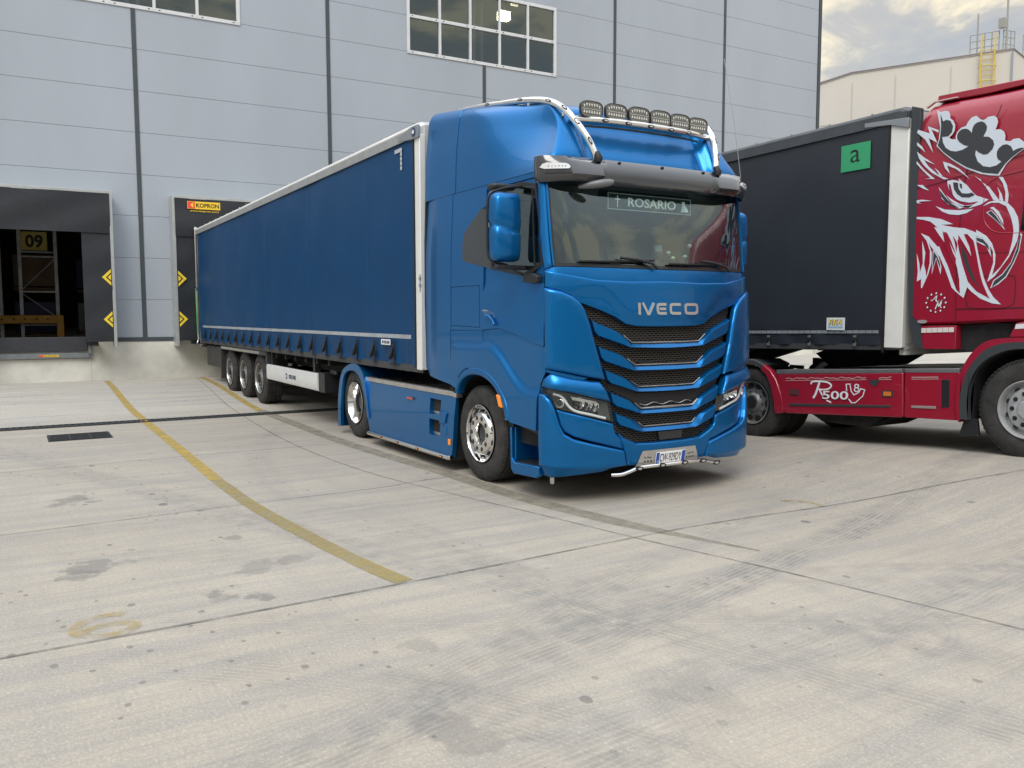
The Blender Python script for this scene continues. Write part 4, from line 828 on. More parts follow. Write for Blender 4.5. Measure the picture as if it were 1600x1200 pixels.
# grille
GM = bpy.data.materials.new('grille_mesh'); GM.use_nodes = True; n_ = GM.node_tree.nodes; l_ = GM.node_tree.links.new; b_ = n_['Principled BSDF']; b_.inputs['Roughness'].default_value = .5; b_.inputs['Specular IOR Level'].default_value = .12
uvn = n_.new('ShaderNodeUVMap'); br = n_.new('ShaderNodeTexBrick'); br.inputs['Scale'].default_value = 1; br.inputs['Brick Width'].default_value = .052; br.inputs['Row Height'].default_value = .0205; br.inputs['Mortar Size'].default_value = .0048; br.inputs['Mortar Smooth'].default_value = .25
br.inputs['Color1'].default_value = (.0015, .0015, .0015, 1); br.inputs['Color2'].default_value = (.002, .002, .002, 1); br.inputs['Mortar'].default_value = (.060, .056, .050, 1)
l_(uvn.outputs[0], br.inputs['Vector']); l_(br.outputs['Color'], b_.inputs['Base Color'])
bp_ = n_.new('ShaderNodeBump'); bp_.inputs['Strength'].default_value = 1; bp_.inputs['Distance'].default_value = .01; l_(br.outputs['Fac'], bp_.inputs['Height']); l_(bp_.outputs[0], b_.inputs['Normal'])
GLp = [(-.94, 1.86), (-.93, 1.79), (-.883, 1.69), (-.853, 1.60), (-.80, 1.40), (-.745, 1.17), (-.74, 1.12), (-.70, 1.03), (-.66, .93), (-.64, .74), (-.61, .66), (-.57, .61), (-.38, .54), (0, .53)]
GTp = [(-.748, 1.79), (-.599, 1.735), (-.488, 1.67), (-.365, 1.65), (0, 1.645)]
gp = full(GLp)+[(-a, b) for a, b in GTp]+GTp[::-1][1:]
# order: down the left, across the bottom, up the right, back along the top
gp = GLp+[(-a, b) for a, b in reversed(GLp[:-1])]+[(-a, b) for a, b in GTp]+[(a, b) for a, b in reversed(GTp[:-1])]
gri = panel('grille', gp, GM, bt, off=-.045, th=.03, res=.06, uv=True, bevel=0)
SL = [([(-.862, 1.706), (-.818, 1.681), (-.617, 1.609), (-.555, 1.573), (-.421, 1.474), (-.181, 1.469), (0, 1.471)], [(-.832, 1.590), (-.795, 1.553), (-.62, 1.498), (-.536, 1.470), (-.458, 1.443), (-.182, 1.431), (0, 1.427)]),
      ([(-.800, 1.473), (-.757, 1.447), (-.559, 1.384), (-.517, 1.354), (-.387, 1.263), (-.18, 1.261), (0, 1.262)], [(-.772, 1.36), (-.732, 1.321), (-.56, 1.268), (-.493, 1.246), (-.422, 1.226), (-.18, 1.222), (0, 1.220)]),
      ([(-.736, 1.257), (-.697, 1.233), (-.519, 1.169), (-.477, 1.139), (-.341, 1.057), (-.17, 1.055), (0, 1.056)], [(-.706, 1.15), (-.666, 1.115), (-.519, 1.071), (-.453, 1.048), (-.381, 1.027), (-.17, 1.020), (0, 1.018)]),
      ([(-.679, 1.045), (-.643, 1.024), (-.463, .954), (-.430, .928), (-.325, .852), (-.16, .851), (0, .852)], [(-.652, .94), (-.613, .902), (-.458, .856), (-.399, .835), (-.339, .817), (-.16, .814), (0, .813)]),
      ([(-.630, .855), (-.600, .832), (-.419, .767), (-.385, .744), (-.309, .681), (-.15, .681), (0, .681)], [(-.610, .76), (-.579, .724), (-.446, .681), (-.396, .663), (-.344, .649), (-.15, .643), (0, .642)])]
def rs(P, n):
    """resample a polyline at n parameters spread over its segments"""
    o = []
    for i in range(len(P)-1):
        for j in range(n): t = j/n; o.append((P[i][0]+(P[i+1][0]-P[i][0])*t, P[i][1]+(P[i+1][1]-P[i][1])*t))
    return o+[P[-1]]
for T_, B_ in SL:
    bm = bmesh.new(); t1 = rs(T_, 4); b1 = rs(B_, 4); N_ = len(t1)
    col = []
    for i in range(2*N_-1):
        j = i if i < N_ else 2*N_-2-i; sg = 1 if i < N_ else -1
        (ts, tz), (bs, bz) = t1[j], b1[j]; h = tz-bz; led = .016+(h-.016)*ss((.47-abs(ts))/.12)*.85
        ms = ts+(bs-ts)*led/h; mz = tz-led
        ends = .004 if j == 0 else 0
        pts = [(ts, tz, -.05), (ts, tz, -.012), (ms, mz, .016), (bs, bz+.004, .018), (bs, bz, .010), (bs, bz, -.05)]
        col.append([bm.verts.new(SP(sg*a, b, c)) for a, b, c in pts])
    for p, q in zip(col, col[1:]):
        for k in range(6): bm.faces.new((p[k], p[(k+1) % 6], q[(k+1) % 6], q[k]))
    bm.faces.new(col[0]); bm.faces.new(col[-1][::-1])
    fin('slat', bm, BLUE, gri, 25, .003)
    bm = bmesh.new(); tube(bm, [SP(s, z, -.012) for s, z in [(a, b+.016) for a, b in rs(T_, 3)[10:]]+[(-a, b+.016) for a, b in reversed(rs(T_, 3)[10:-1])]], .007 if T_[0][1] != 1.045 else .013, 6)
    fin('bright_trim', bm, mat('satin_trim', (.36, .34, .32), .3, .9), gri, 60)
# recesses behind the mesh and the radar cover
for s0, s1, z0, z1 in ((-.34, -.12, 1.275, 1.315), (.14, .36, 1.275, 1.315)):
    panel('air_slot', [(s0, z0), (s0+.03, z1), (s1-.03, z1), (s1, z0)], BLK, gri, off=-.035, th=.005, bevel=0)
panel('open_intake', full([(-.70, 1.12), (-.665, 1.06), (-.44, .96), (-.33, .875), (0, .87)])+[(.37, 1.01), (.45, 1.045), (.66, 1.10)][::1][:0]+[(.66, 1.105), (.38, 1.01), (0, 1.0), (-.38, 1.01), (-.66, 1.105)][:0]+[(.70, 1.125), (.46, 1.06), (.37, 1.012), (0, 1.003), (-.37, 1.012), (-.46, 1.06)], BLK, gri, off=-.038, th=.005, bevel=0)
bm = bmesh.new(); tube(bm, [SP(s, .905+.012*math.sin(s*30), -.028) for s in [-.33+.66*k/16 for k in range(17)]], .006, 6); fin('intake_pipe', bm, ALU, gri, 60)
panel('radar_cover', [(-.10, .545), (-.115, .635), (.20, .635), (.19, .545)], mat('radar_black', (.012, .013, .016), .25, 0, .5), gri, off=-.02, th=.02, bevel=.006)
# maker lettering on the bonnet
lt = bmesh.new()
def stroke(bm, pts, w, closed=False, off=.038, th=.024):
    n = len(pts); P = [Vector(p) for p in pts]; L_, R_ = [], []
    for i in range(n):
        a = P[i-1] if (i > 0 or closed) else None; b = P[(i+1) % n] if (i < n-1 or closed) else None; c = P[i]
        d1 = (c-a).normalized() if a is not None else (b-c).normalized(); d2 = (b-c).normalized() if b is not None else d1
        t = (d1+d2).normalized(); nn = Vector((-t.y, t.x)); k = 1/max(.5, nn.dot(Vector((-d1.y, d1.x))))
        L_.append(c+nn*w/2*k); R_.append(c-nn*w/2*k)
    vt = [[bm.verts.new(SP(q.x, q.y, o)) for q in (L_[i], R_[i]) for o in (off, off-th)] for i in range(n)]
    m_ = n if closed else n-1
    for i in range(m_):
        a, b = vt[i], vt[(i+1) % n]
        for f in ((0, 2), (2, 3), (3, 1), (1, 0)): bm.faces.new((a[f[0]], b[f[0]], b[f[1]], a[f[1]]))
    if not closed: bm.faces.new((vt[0][0], vt[0][2], vt[0][3], vt[0][1])); bm.faces.new((vt[-1][0], vt[-1][1], vt[-1][3], vt[-1][2]))
z0, z1, w_ = 1.743, 1.853, .026; zt, zb = z1-w_/2, z0+w_/2; zm = (z0+z1)/2
stroke(lt, [(-.355, z0), (-.355, z1)], .028)
stroke(lt, [(-.315, z1), (-.258, zb-.004), (-.243, zb-.004), (-.185, z1)], w_)
def cshape(x0, x1, closed=False, gap=.03):
    r_ = .028; a = x0+w_/2; b = x1-w_/2
    L1 = [(a+r_, zt), (a+.006, zt-.006), (a, zt-r_), (a, zb+r_), (a+.006, zb+.006), (a+r_, zb)]
    R1 = [(b-r_, zb), (b-.006, zb+.006), (b, zb+r_), (b, zt-r_), (b-.006, zt-.006), (b-r_, zt)]
    return L1+R1 if closed else [(x1, zt)]+L1+[(x1, zb)]
stroke(lt, cshape(-.155, -.035), w_); stroke(lt, [(-.12, zm), (-.04, zm)], w_*.9)
stroke(lt, cshape(.005, .145), w_)
stroke(lt, cshape(.195, .375, True), w_, True)
fin('maker_lettering', lt, mat('satin_letter', (.55, .54, .52), .28, .8), bt, 20)
# black inner shell, windscreen, roof
panel('inner_shell', full([(-1.33, 2.12), (-1.34, 1.2), (-1.34, .32), (0, .32)])+[(0, 2.1)], DARK, bt, off=-.11, th=.02, res=.12, bevel=0)
WS = full([(-1.243, 3.04), (-1.226, 2.85), (-1.192, 2.185), (-.5, 2.182), (0, 2.178)])
ring = inset(WS, .03)
panel('windscreen_surround', WS, BLACKP, bt, off=-.004, th=.02, holes=[ring], res=.06, bevel=0)
panel('windscreen', ring, GLASS, bt, off=-.008, th=.006, res=.08, bevel=0)
def strip(name, pts, r_, m_, par): bm = bmesh.new(); tube(bm, pts, r_, 8); return fin(name, bm, m_, par, 60)
for s0, s1 in ((-.95, -.12), (.06, .86)):
    bm = bmesh.new(); tube(bm, [SP(s0+(s1-s0)*t, 2.225+.028*t*t-.0*t, .022) for t in (0, .25, .5, .75, 1)], .011, 6); wp = fin('wiper', bm, BLK, bt, 60)
    bm = bmesh.new(); tube(bm, [SP(s0+(s1-s0)*t, z, .035) for t, z in ((.52, 2.262), (.75, 2.25), (.95, 2.22), (1.02, 2.165))], .013, 6); fin('wiper_arm', bm, BLK, wp, 60)
# roof shell
def roofpt(sg, kind, t, h, off=0):
    if kind == 0: return Sh(sg*LF*t, h)
    xr = lerp_tab(T_XR, h); ex = t*max(.05, (-.29+xr+1.96)); return Sh(sg*(LF+ex), h)
HS = [0, .03, .06, .1, .15, .2, .25, .3, .35, .4, .44, .48, .52, .55, .58, .60, .62, .635, .65, .66, .668, .675]
def row(h):
    r_ = [roofpt(-1, 1, 1-k/12, h) for k in range(12)]+[roofpt(-1, 0, 1-k/44, h) for k in range(44)]+[roofpt(1, 0, k/44, h) for k in range(44)]+[roofpt(1, 1, k/12, h) for k in range(13)]
    o = []
    for x, y, z in r_:
        a = abs(y)/.80; d = .11*ss((1.04-a)/.14)*ss((.61-h)/.16)*ss((x+.9)/.3)
        o.append((x-d, y, z))
    return o
bm = bmesh.new(); G_ = [[bm.verts.new(p) for p in row(h)] for h in HS]
for a, b in zip(G_, G_[1:]):
    for i in range(len(a)-1): bm.faces.new((a[i], a[i+1], b[i+1], b[i]))
tp = G_[-1]; n = len(tp)
for i in range(n//2-1): bm.faces.new((tp[i], tp[i+1], tp[n-2-i], tp[n-1-i])) if tp[i+1] != tp[n-2-i] else None
bmesh.ops.remove_doubles(bm, verts=bm.verts, dist=.0005)
fin('roof', bm, BLUE, bt, 50)
# rear part of the roof fairing: section swept along x
def sect(x, off=0):
    o = []
    for h in HS:
        y = lerp_tab(T_WB, h); o.append((x, -y-off*(1 if h < .6 else .3), 3.05+h*(1.07+.2*(-x-.4))+off*ss((h-.5)/.15)))
    return o
for sg in (1, -1):
    bm = bmesh.new(); P = []
    for x in (-1.965, -2.1, -2.3, -2.5, -2.72):
        s_ = sect(x, .006); s_[-1] = (x, -.60, s_[-2][2]+.002); P.append([bm.verts.new((a, sg*b, c)) for a, b, c in s_])
    for a, b in zip(P, P[1:]):
        for i in range(len(a)-1): bm.faces.new((a[i], a[i+1], b[i+1], b[i]))
    r_ = bmesh.ops.extrude_face_region(bm, geom=bm.faces[:])
    for v in [g for g in r_['geom'] if isinstance(g, bmesh.types.BMVert)]: v.co.y *= .965; v.co.z -= .02
    fin('roof_side_fairing', bm, BLUE, bt, 50, .003)
bm = bmesh.new(); A_ = sect(-1.97); 
for x0, x1 in ((-1.97, -2.70),):
    q = [bm.verts.new(p) for p in ((x0, -.86, 4.00), (x1, -.86, 4.14), (x1, .86, 4.14), (x0, .86, 4.00), (x0, -.9, 3.80), (x1, -.9, 3.90), (x1, .9, 3.90), (x0, .9, 3.80))]
    for f in ((0, 1, 2, 3), (7, 6, 5, 4), (0, 3, 7, 4), (1, 5, 6, 2), (0, 4, 5, 1), (3, 2, 6, 7)): bm.faces.new([q[i] for i in f])
fin('roof_spoiler', bm, BLUE, bt, 30, .03)
both('roof_seam', [(-3.13, 3.052), (-3.12, 3.032), (-1.44, 3.012), (-1.30, 3.05)], BLK, bt, off=-.006, th=.02, bevel=0)
# black edge trim at the rear of the side fairings and the cab back
bm = bmesh.new()
for sg in (1, -1):
    tube(bm, [(-2.70, sg*1.16, 3.80), (-2.735, sg*1.20, 3.3), (-2.75, sg*1.215, 2.6), (-2.76, sg*1.215, 1.9), (-2.735, sg*1.21, 1.15), (-2.62, sg*1.20, 1.06)], .018, 6)
fin('rubber_edge', bm, BLK, bt, 60)
bm = bmesh.new(); box(bm, -2.02, -1.96, -1.18, 1.18, 1.05, 3.7); box(bm, -2.0, -.35, -1.16, 1.16, 1.10, 1.16); box(bm, -1.0, -.20, -1.14, 1.14, .5, 1.1)
fin('cab_back', bm, DARK, bt, 0)
# interior: dashboard, wheel, seats, board, curtains
INTM = mat('cab_interior_grey', (.10, .11, .11), .7, 0, 0, .15, 4); INTD = mat('cab_interior_dark', (.025, .027, .028), .7)
bm = bmesh.new(); yprism(bm, [(-.14, 2.12), (-.20, 2.20), (-.48, 2.215), (-.62, 2.15), (-.66, 1.7), (-.2, 1.7)], -1.1, 1.1); fin('dashboard', bm, INTM, bt, 30, .02)
bm = bmesh.new()
rg = [(-.74+.10*math.sin(a), .62+.235*math.cos(a), 2.20+.215*math.sin(a)) for a in [2*math.pi*k/28 for k in range(29)]]; tube(bm, rg, .018, 8, False); tube(bm, [(-.74, .40, 2.2), (-.74, .84, 2.2)], .02, 8); tube(bm, [(-.6, .62, 2.05), (-.74, .62, 2.2)], .04, 8)
fin('steering_wheel', bm, INTD, bt, 60)
for y_ in (-.62, .62):
    bm = bmesh.new(); box(bm, -1.50, -1.32, y_-.26, y_+.26, 1.75, 2.55); box(bm, -1.48, -1.34, y_-.15, y_+.15, 2.57, 2.80); box(bm, -1.4, -.95, y_-.26, y_+.26, 1.6, 1.78); fin('seat', bm, mat('seat_leather', (.045, .043, .04), .6), bt, 40, .05, seg=3)
bm = bmesh.new(); box(bm, -1.94, -1.90, -1.12, 1.12, 1.2, 3.02); box(bm, -1.9, -.34, -1.14, 1.14, 3.02, 3.05); fin('headlining', bm, mat('lining', (.10, .11, .11), .9), bt, 0)
bm = bmesh.new()
for i in range(14): box(bm, -.80-.03*i, -.785-.03*i+.01, 1.04+.02*(i % 2), 1.07+.02*(i % 2), 2.0, 2.98)
fin('curtain', bm, mat('curtain_dark_red', (.10, .015, .015), .8), bt, 0)
nb = bmesh.new(); box(nb, -.207, -.201, -.52, .505, 2.745, 2.885, 0); 
for a, b, c, d in ((-.52, .505, 2.738, 2.745), (-.52, .505, 2.885, 2.891), (-.527, -.52, 2.738, 2.891), (.505, .512, 2.738, 2.891)): box(nb, -.2005, -.197, a, b, c, d, 1)
nbo = fin('name_board', nb, [mat('board_black', (.012, .022, .02), .4), WINK], bt, 0)
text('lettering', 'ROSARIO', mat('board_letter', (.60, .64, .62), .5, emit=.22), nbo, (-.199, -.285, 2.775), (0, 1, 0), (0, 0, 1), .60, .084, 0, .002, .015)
bm = bmesh.new(); box(bm, -.2005, -.198, -.415, -.405, 2.762, 2.868); box(bm, -.2005, -.198, -.44, -.38, 2.832, 2.842); fin('cross', bm, mat('board_letter', (.6, .64, .62)), nbo, 0)
bm = bmesh.new(); tube(bm, [(-.20, .425, 2.76), (-.20, .425, 2.79), (-.20, .418, 2.815), (-.20, .412, 2.83)], .03, 8, rr=[.045, .035, .022, .012]); tube(bm, [(-.20, .412, 2.835), (-.20, .412, 2.862)], .016, 8); fin('praying_figure', bm, mat('board_letter', (.6, .64, .62)), nbo, 60)
bm = bmesh.new()
box(bm, -.36, -.30, -1.12, 1.12, 2.93, 3.04); fin('upper_shelf', bm, INTD, bt, 0)
both('interior_sunshade', [(-1.20, 3.0), (-1.14, 2.86), (-1.02, 2.80), (-.93, 2.78), (-.84, 2.825), (-.60, 2.84), (-.58, 3.0)], mat('shade_grey', (.045, .05, .048), .6), bt, off=-.10, th=.01, bevel=0)
bm = bmesh.new(); tube(bm, [(-.26, -.93, 2.86), (-.22, -.97, 2.72)], .014, 8); tube(bm, [(-.23, -1.0, 2.76), (-.225, -1.0, 2.58)], .05, 10, rr=[.035, .05]); fin('camera_pod', bm, BLK, bt, 60, .01)
bm = bmesh.new(); box(bm, -.30, -.27, .10, .22, 2.30, 2.44); tube(bm, [(-.30, .16, 2.16), (-.29, .16, 2.32)], .02, 8); fin('phone_holder', bm, INTD, bt, 30, .015)
bm = bmesh.new(); box(bm, -.32, -.28, -.42, -.31, 2.2, 2.32); fin('toll_box', bm, INTD, bt, 30, .015)
bm = bmesh.new(); box(bm, -.27, -.268, .115, .205, 2.37, 2.43); fin('phone_screen', bm, mat('screen_grey', (.2, .22, .24), .2), bt, 0)
for k, (yy, zz, cc) in enumerate(((.0, 2.26, (.25, .4, .8)), (.36, 2.31, (.7, .68, .5)), (.30, 2.36, (.6, .6, .55)), (.58, 2.44, (.6, .62, .6)), (.52, 2.33, (.55, .6, .5)))):
    bm = bmesh.new(); tube(bm, [(-.28, yy, zz-.02), (-.28, yy, zz), (-.28, yy, zz+.02)], .02, 8, rr=[.008, .026, .012]); fin('dash_ornament', bm, mat('ornament_%d' % k, cc, .4), bt, 60)
# visor
def VP(s, z, o):
    p = Vector(S(s, 3.0)); n = SN(s, 2.9); n.z = 0; p += n.normalized()*o; p.z = z; return p
bm = bmesh.new(); N_ = 160; C_ = []
for i in range(N_+1):
    s = -1.41+2.82*i/N_; e_ = ss((1.38-abs(s))/.42); flat = ss((abs(s)-.62)/.12)*e_
    pt = [(3.175, .03), (3.165, .045+.06*e_), (3.10, .05+.11*e_+.012*flat), (3.0, .045+.14*e_+.02*flat), (2.945+.01*flat, .04+.14*e_), (2.93+.01*flat, .03+.12*e_), (3.0, .03+.11*e_), (3.10, .03+.09*e_), (3.15, .02+.03*e_)]
    C_.append([bm.verts.new(VP(s, z, o)) for z, o in pt])
for p, q in zip(C_, C_[1:]):
    for k in range(9): bm.faces.new((p[k], p[(k+1) % 9], q[(k+1) % 9], q[k]))
bm.faces.new(C_[0]); bm.faces.new(C_[-1][::-1])
vz = fin('sun_visor', bm, TINT, bt, 40)
for s in (-.50, .02, .56):
    bm = bmesh.new(); tube(bm, [VP(s, 3.14, .10), VP(s, 3.14, .142)], .014, 10); fin('bolt', bm, BLK, vz, 60)
def vface(s, z, o=0):
    e_ = ss((1.38-abs(s))/.42); fl = ss((abs(s)-.62)/.12)*e_; K_ = [(3.165, .045+.06*e_), (3.10, .05+.11*e_+.012*fl), (3.0, .045+.14*e_+.02*fl), (2.945+.01*fl, .04+.14*e_)]
    for (za, oa), (zb_, ob) in zip(K_, K_[1:]):
        if z >= zb_: t = (z-zb_)/(za-zb_); return VP(s, z, ob+(oa-ob)*t+o)
    return VP(s, z, K_[-1][1]+o)
for sg in (1, -1):
    mm = (lambda q: q) if sg == 1 else mir
    V_, F_ = tess(mm([(-1.285, 3.055), (-1.27, 3.085), (-1.245, 3.095), (-1.10, 3.090), (-1.075, 3.078), (-1.065, 3.055), (-1.08, 3.042), (-1.26, 3.040)]), (), .03); bm = bmesh.new()
    sheet(bm, V_, F_, lambda s, z: vface(s, z, .016), lambda s, z: vface(s, z, -.006)); ml = fin('marker_lamp', bm, mat('marker_white', (.62, .64, .66), .3, 0, .3), vz, 40, .004)
    for q in range(6):
        bm = bmesh.new(); tube(bm, [vface(sg*(-1.235+q*.026), 3.066, .014), vface(sg*(-1.235+q*.026), 3.066, .019)], .008, 8); fin('led', bm, CHROME, ml, 60)
# mirrors
for sg in (1, -1):
    bm = bmesh.new(); C_ = []
    def ringm(z, x0, x1, y0, y1, r_=.05):
        o = []
        for cx, cy, a0 in ((x1-r_, y1-r_*.5, 0), (x0+r_, y1-r_*.5, 90), (x0+r_, y0+r_, 180), (x1-r_, y0+r_, 270)):
            for k in range(5): a = R(a0+k*22.5); o.append((cx+r_*math.cos(a), cy+(r_ if cy < (y0+y1)/2 else r_*.5)*math.sin(a), z))
        return o
    Z_ = [(2.235, .075, 0), (2.242, .035, 0), (2.262, .010, 0), (2.30, 0, 0), (2.47, -.004, 0), (2.505, 0, 1), (2.515, .007, 1), (2.540, .008, 1), (2.556, 0, 1), (2.60, -.006, .6), (2.79, 0, 0), (2.83, .010, 0), (2.852, .035, 0), (2.86, .075, 0)]
    for z, i_, tl in Z_: C_.append([bm.verts.new((x, sg*y, z_+tl*(-.035*(y+1.45)/.13))) for x, y, z_ in ringm(z, -.62+i_*.3, -.44-i_, -1.595+i_, -1.325-i_*.3)])
    for p, q in zip(C_, C_[1:]):
        for k in range(20): bm.faces.new((p[k], p[(k+1) % 20], q[(k+1) % 20], q[k]))
    bm.faces.new(C_[0]); bm.faces.new(C_[-1])
    mr_ = fin('mirror', bm, BLUE, bt, 45)
    bm = bmesh.new(); box(bm, -.632, -.615, sg*-1.57, sg*-1.35, 2.27, 2.82); fin('mirror_glass', bm, CHROME, mr_, 0)
    bm = bmesh.new()
    tube(bm, smoothpath([(-.50, sg*-1.24, 2.10), (-.50, sg*-1.32, 2.14), (-.54, sg*-1.42, 2.20), (-.57, sg*-1.52, 2.225), (-.59, sg*-1.575, 2.26), (-.60, sg*-1.597, 2.34), (-.60, sg*-1.60, 2.56), (-.60, sg*-1.597, 2.76), (-.59, sg*-1.575, 2.85), (-.58, sg*-1.50, 2.89), (-.58, sg*-1.36, 2.925), (-.62, sg*-1.22, 2.94)], 5), .013, 10)
    box(bm, -.56, -.49, sg*-1.56, sg*-1.25, 2.165, 2.205); fin('mirror_arm', bm, BLACKP, mr_, 50, .006)
    bm = bmesh.new(); yprism(bm, [(-.46, 2.045), (-.22, 2.03), (-.21, 2.10), (-.30, 2.125), (-.46, 2.12)], sg*-1.24, sg*-1.31); fin('mirror_foot', bm, BLACKP, mr_, 30, .012)
    bm = bmesh.new(); box(bm, -.72, -.58, sg*-1.54, sg*-1.30, 2.90, 2.955); fin('kerb_mirror', bm, BLACKP, mr_, 50, .02)
# front kerb-view mirror under the visor
bm = bmesh.new(); tube(bm, smoothpath([(-.12, -.92, 2.90), (-.02, -.80, 2.92), (.06, -.66, 2.94)], 4), .05, 10, rr=[.015, .022, .028, .034, .036, .038, .036, .03, .02]); fin('front_mirror', bm, mat('grey_plastic', (.13, .135, .14), .35), bt, 60)
# stainless roof rails, cross bar and six round-edged spot lamps
def rail_pts(sg): return [(-2.72, sg*-.975, 4.045), (-1.95, sg*-.985, 3.975), (-1.38, sg*-.975, 3.900), (-.90, sg*-.965, 3.830), (-.58, sg*-.945, 3.755), (-.38, sg*-.91, 3.650), (-.26, sg*-.86, 3.520), (-.15, sg*-.79, 3.340), (-.09, sg*-.74, 3.165)]
for sg in (1, -1):
    bm = bmesh.new(); P = smoothpath(rail_pts(sg), 8); tube(bm, P, .032, 12); rr_ = fin('roof_rail', bm, mat('rail_steel', (.78, .77, .74), .2, .9, 0, .05, 5), bt, 60)
    for k in (1, 12, 22, 33, 41, 49, 57):
        bm = bmesh.new(); p = Vector(P[min(k, len(P)-2)]); d = (Vector(P[min(k+1, len(P)-1)])-p).normalized(); o = Vector((.5, -sg*.86, .1)) if k < 40 else Vector((.9, -sg*.4, .1)); o = (o-d*o.dot(d)).normalized(); u = d.cross(o)
        for w1, w2, hh, mi in ((.044, .014, .034, 0), (.022, .006, .036, 1)):
            v = [bm.verts.new(p+d*(w1*math.cos(t))+u*(w2*math.sin(t))+o*h_) for h_ in (.02, hh) for t in [2*math.pi*j/12 for j in range(12)]]
            bm.faces.new(v[12:]).material_index = mi
            for j in range(12): bm.faces.new((v[j], v[(j+1) % 12], v[12+(j+1) % 12], v[12+j])).material_index = mi
        fin('rail_marker', bm, [BLK, LENS], rr_, 0)
    for k in (8, 24, 40):
        p = Vector(P[k]); bm = bmesh.new(); tube(bm, [p, p+Vector((0, 0, -.07))], .014, 8); fin('rail_foot', bm, CHROME, rr_, 60)
    bm = bmesh.new(); e_ = Vector(P[-1]); tube(bm, [e_+Vector((.0, 0, .05)), e_+Vector((.028, 0, .0)), e_+Vector((.02, 0, -.03))], .034, 10, rr=[.030, .040, .036]); fin('rail_end_lamp', bm, BLK, rr_, 60)
bm = bmesh.new(); P = smoothpath([(-.33, -.86, 3.555), (-.26, -.5, 3.562), (-.24, 0, 3.565), (-.26, .5, 3.562), (-.33, .86, 3.555)], 6); tube(bm, P, .03, 12); cb = fin('lamp_bar', bm, mat('rail_steel', (.78, .77, .74), .2, .9), bt, 60)
bm = bmesh.new(); tube(bm, [(p.x-.03, p.y, p.z-.055) for p in P[3:-3]], .010, 8); fin('under_strip', bm, mat('dark_strip', (.03, .03, .03), .4), cb, 60)
for y_ in (-.53, -.27, .0, .26, .50):
    bm = bmesh.new()
    for w1, w2, x_, mi in ((.040, .017, .036, 0), (.022, .009, .040, 1)):
        v = [bm.verts.new((-.245-.08*y_*y_*4*.25+h_, y_+w1*math.cos(t), 3.556+w2*math.sin(t))) for h_ in (.015, x_) for t in [2*math.pi*j/12 for j in range(12)]]
        bm.faces.new(v[12:]).material_index = mi
        for j in range(12): bm.faces.new((v[j], v[(j+1) % 12], v[12+(j+1) % 12], v[12+j])).material_index = mi
    fin('bar_marker', bm, [BLK, LENS], cb, 0)
def superel(a, b, n, p=3.2):
    o = []
    for k in range(n): t = 2*math.pi*k/n; c_, s_ = math.cos(t), math.sin(t); o.append((a*math.copysign(abs(c_)**(2/p), c_), b*math.copysign(abs(s_)**(2/p), s_)))
    return o
for i in range(6):
    y_ = -.665+i*.265; xf = -.235-.10*y_*y_
    bm = bmesh.new(); rings = []
    for x_, k_ in ((-.055, .55), (-.05, .78), (-.02, .97), (.0, 1.0), (.014, 1.0), (.018, .97), (.012, .955)):
        rings.append([bm.verts.new((xf+x_, y_+a*k_, 3.648+b*k_)) for a, b in superel(.1295, .078, 40, 3.3)])
    for p, q in zip(rings, rings[1:]):
        for k in range(40): bm.faces.new((p[k], p[(k+1) % 40], q[(k+1) % 40], q[k]))
    bm.faces.new(rings[0])
    sl = fin('spot_lamp', bm, BLACKP, bt, 45)
    bm = bmesh.new(); P = [(a*.955, b*.955) for a, b in superel(.1295, .078, 40, 3.3)]; prism(bm, P, lambda a, b: (xf+.004, y_+a, 3.648+b), lambda a, b: (xf+.010, y_+a, 3.648+b)); fin('lens', bm, mat('lamp_face_grey', (.15, .15, .13), .25, .2, 1, .3, 30), sl, 0)
    bm = bmesh.new()
    for j in range(7):
        for zz, sgn in ((.026, 1), (-.024, -1)):
            a = -.088+j*.029; zz2 = zz+(.012 if 0 < j < 6 else 0)*(1 if sgn > 0 else 0)
            v = [bm.verts.new((xf+.016, y_+a+dx, 3.648+zz2+dz)) for dx, dz in ((-.011, .012*sgn), (-.003, -.012*sgn), (.003, -.012*sgn), (.008, .012*sgn))]; w2 = bm.verts.new((xf+.010, y_+a, 3.648+zz2))
            bm.faces.new(v); [bm.faces.new((v[q], v[(q+1) % 4], w2)) for q in range(4)]
    box(bm, xf+.011, xf+.014, y_-.112, y_+.112, 3.648-.0015, 3.648+.0015)
    fin('led_row', bm, mat('led_glint', (.85, .85, .8), .12, .5, 1), sl, 0)
    bm = bmesh.new(); tube(bm, [(xf-.02, y_, 3.575), (xf-.03, y_, 3.61)], .016, 8); fin('foot', bm, BLACKP, sl, 60)
# number plate, perforated steel surround, lower bar
PF = lambda s, z, o=.022: SP(s, z, o)
bm = bmesh.new(); SUR = [(-.335, .470), (.325, .470), (.400, .318), (-.400, .318)]
hol = []
for sg in (1, -1):
    for k, (a, b) in enumerate(((.24, .40), (.285, .44), (.225, .37), (.262, .37), (.30, .37), (.235, .34), (.275, .34), (.312, .34), (.265, .405), (.30, .405))):
        if k % 3 != 1 or k > 2: hol.append([(sg*a+.012*math.cos(t), b+.007*math.sin(t)) for t in [2*math.pi*j/8 for j in range(8)]])
V_, F_ = tess(SUR, hol, .05); sheet(bm, V_, F_, lambda s, z: SP(s, z, .034), lambda s, z: SP(s, z, .028)); pls = fin('plate_surround', bm, mat('brushed_steel', (.62, .60, .57), .32, .9, 0, .1, 20), bt, 0)
PO = SP(0, .352, .050); PU = (SP(0, .460, .050)-PO).normalized(); PN = Vector((0, 1, 0)).cross(PU)
PT = lambda x, y, z: tuple(PO+PN*x+Vector((0, y, 0))+PU*z)
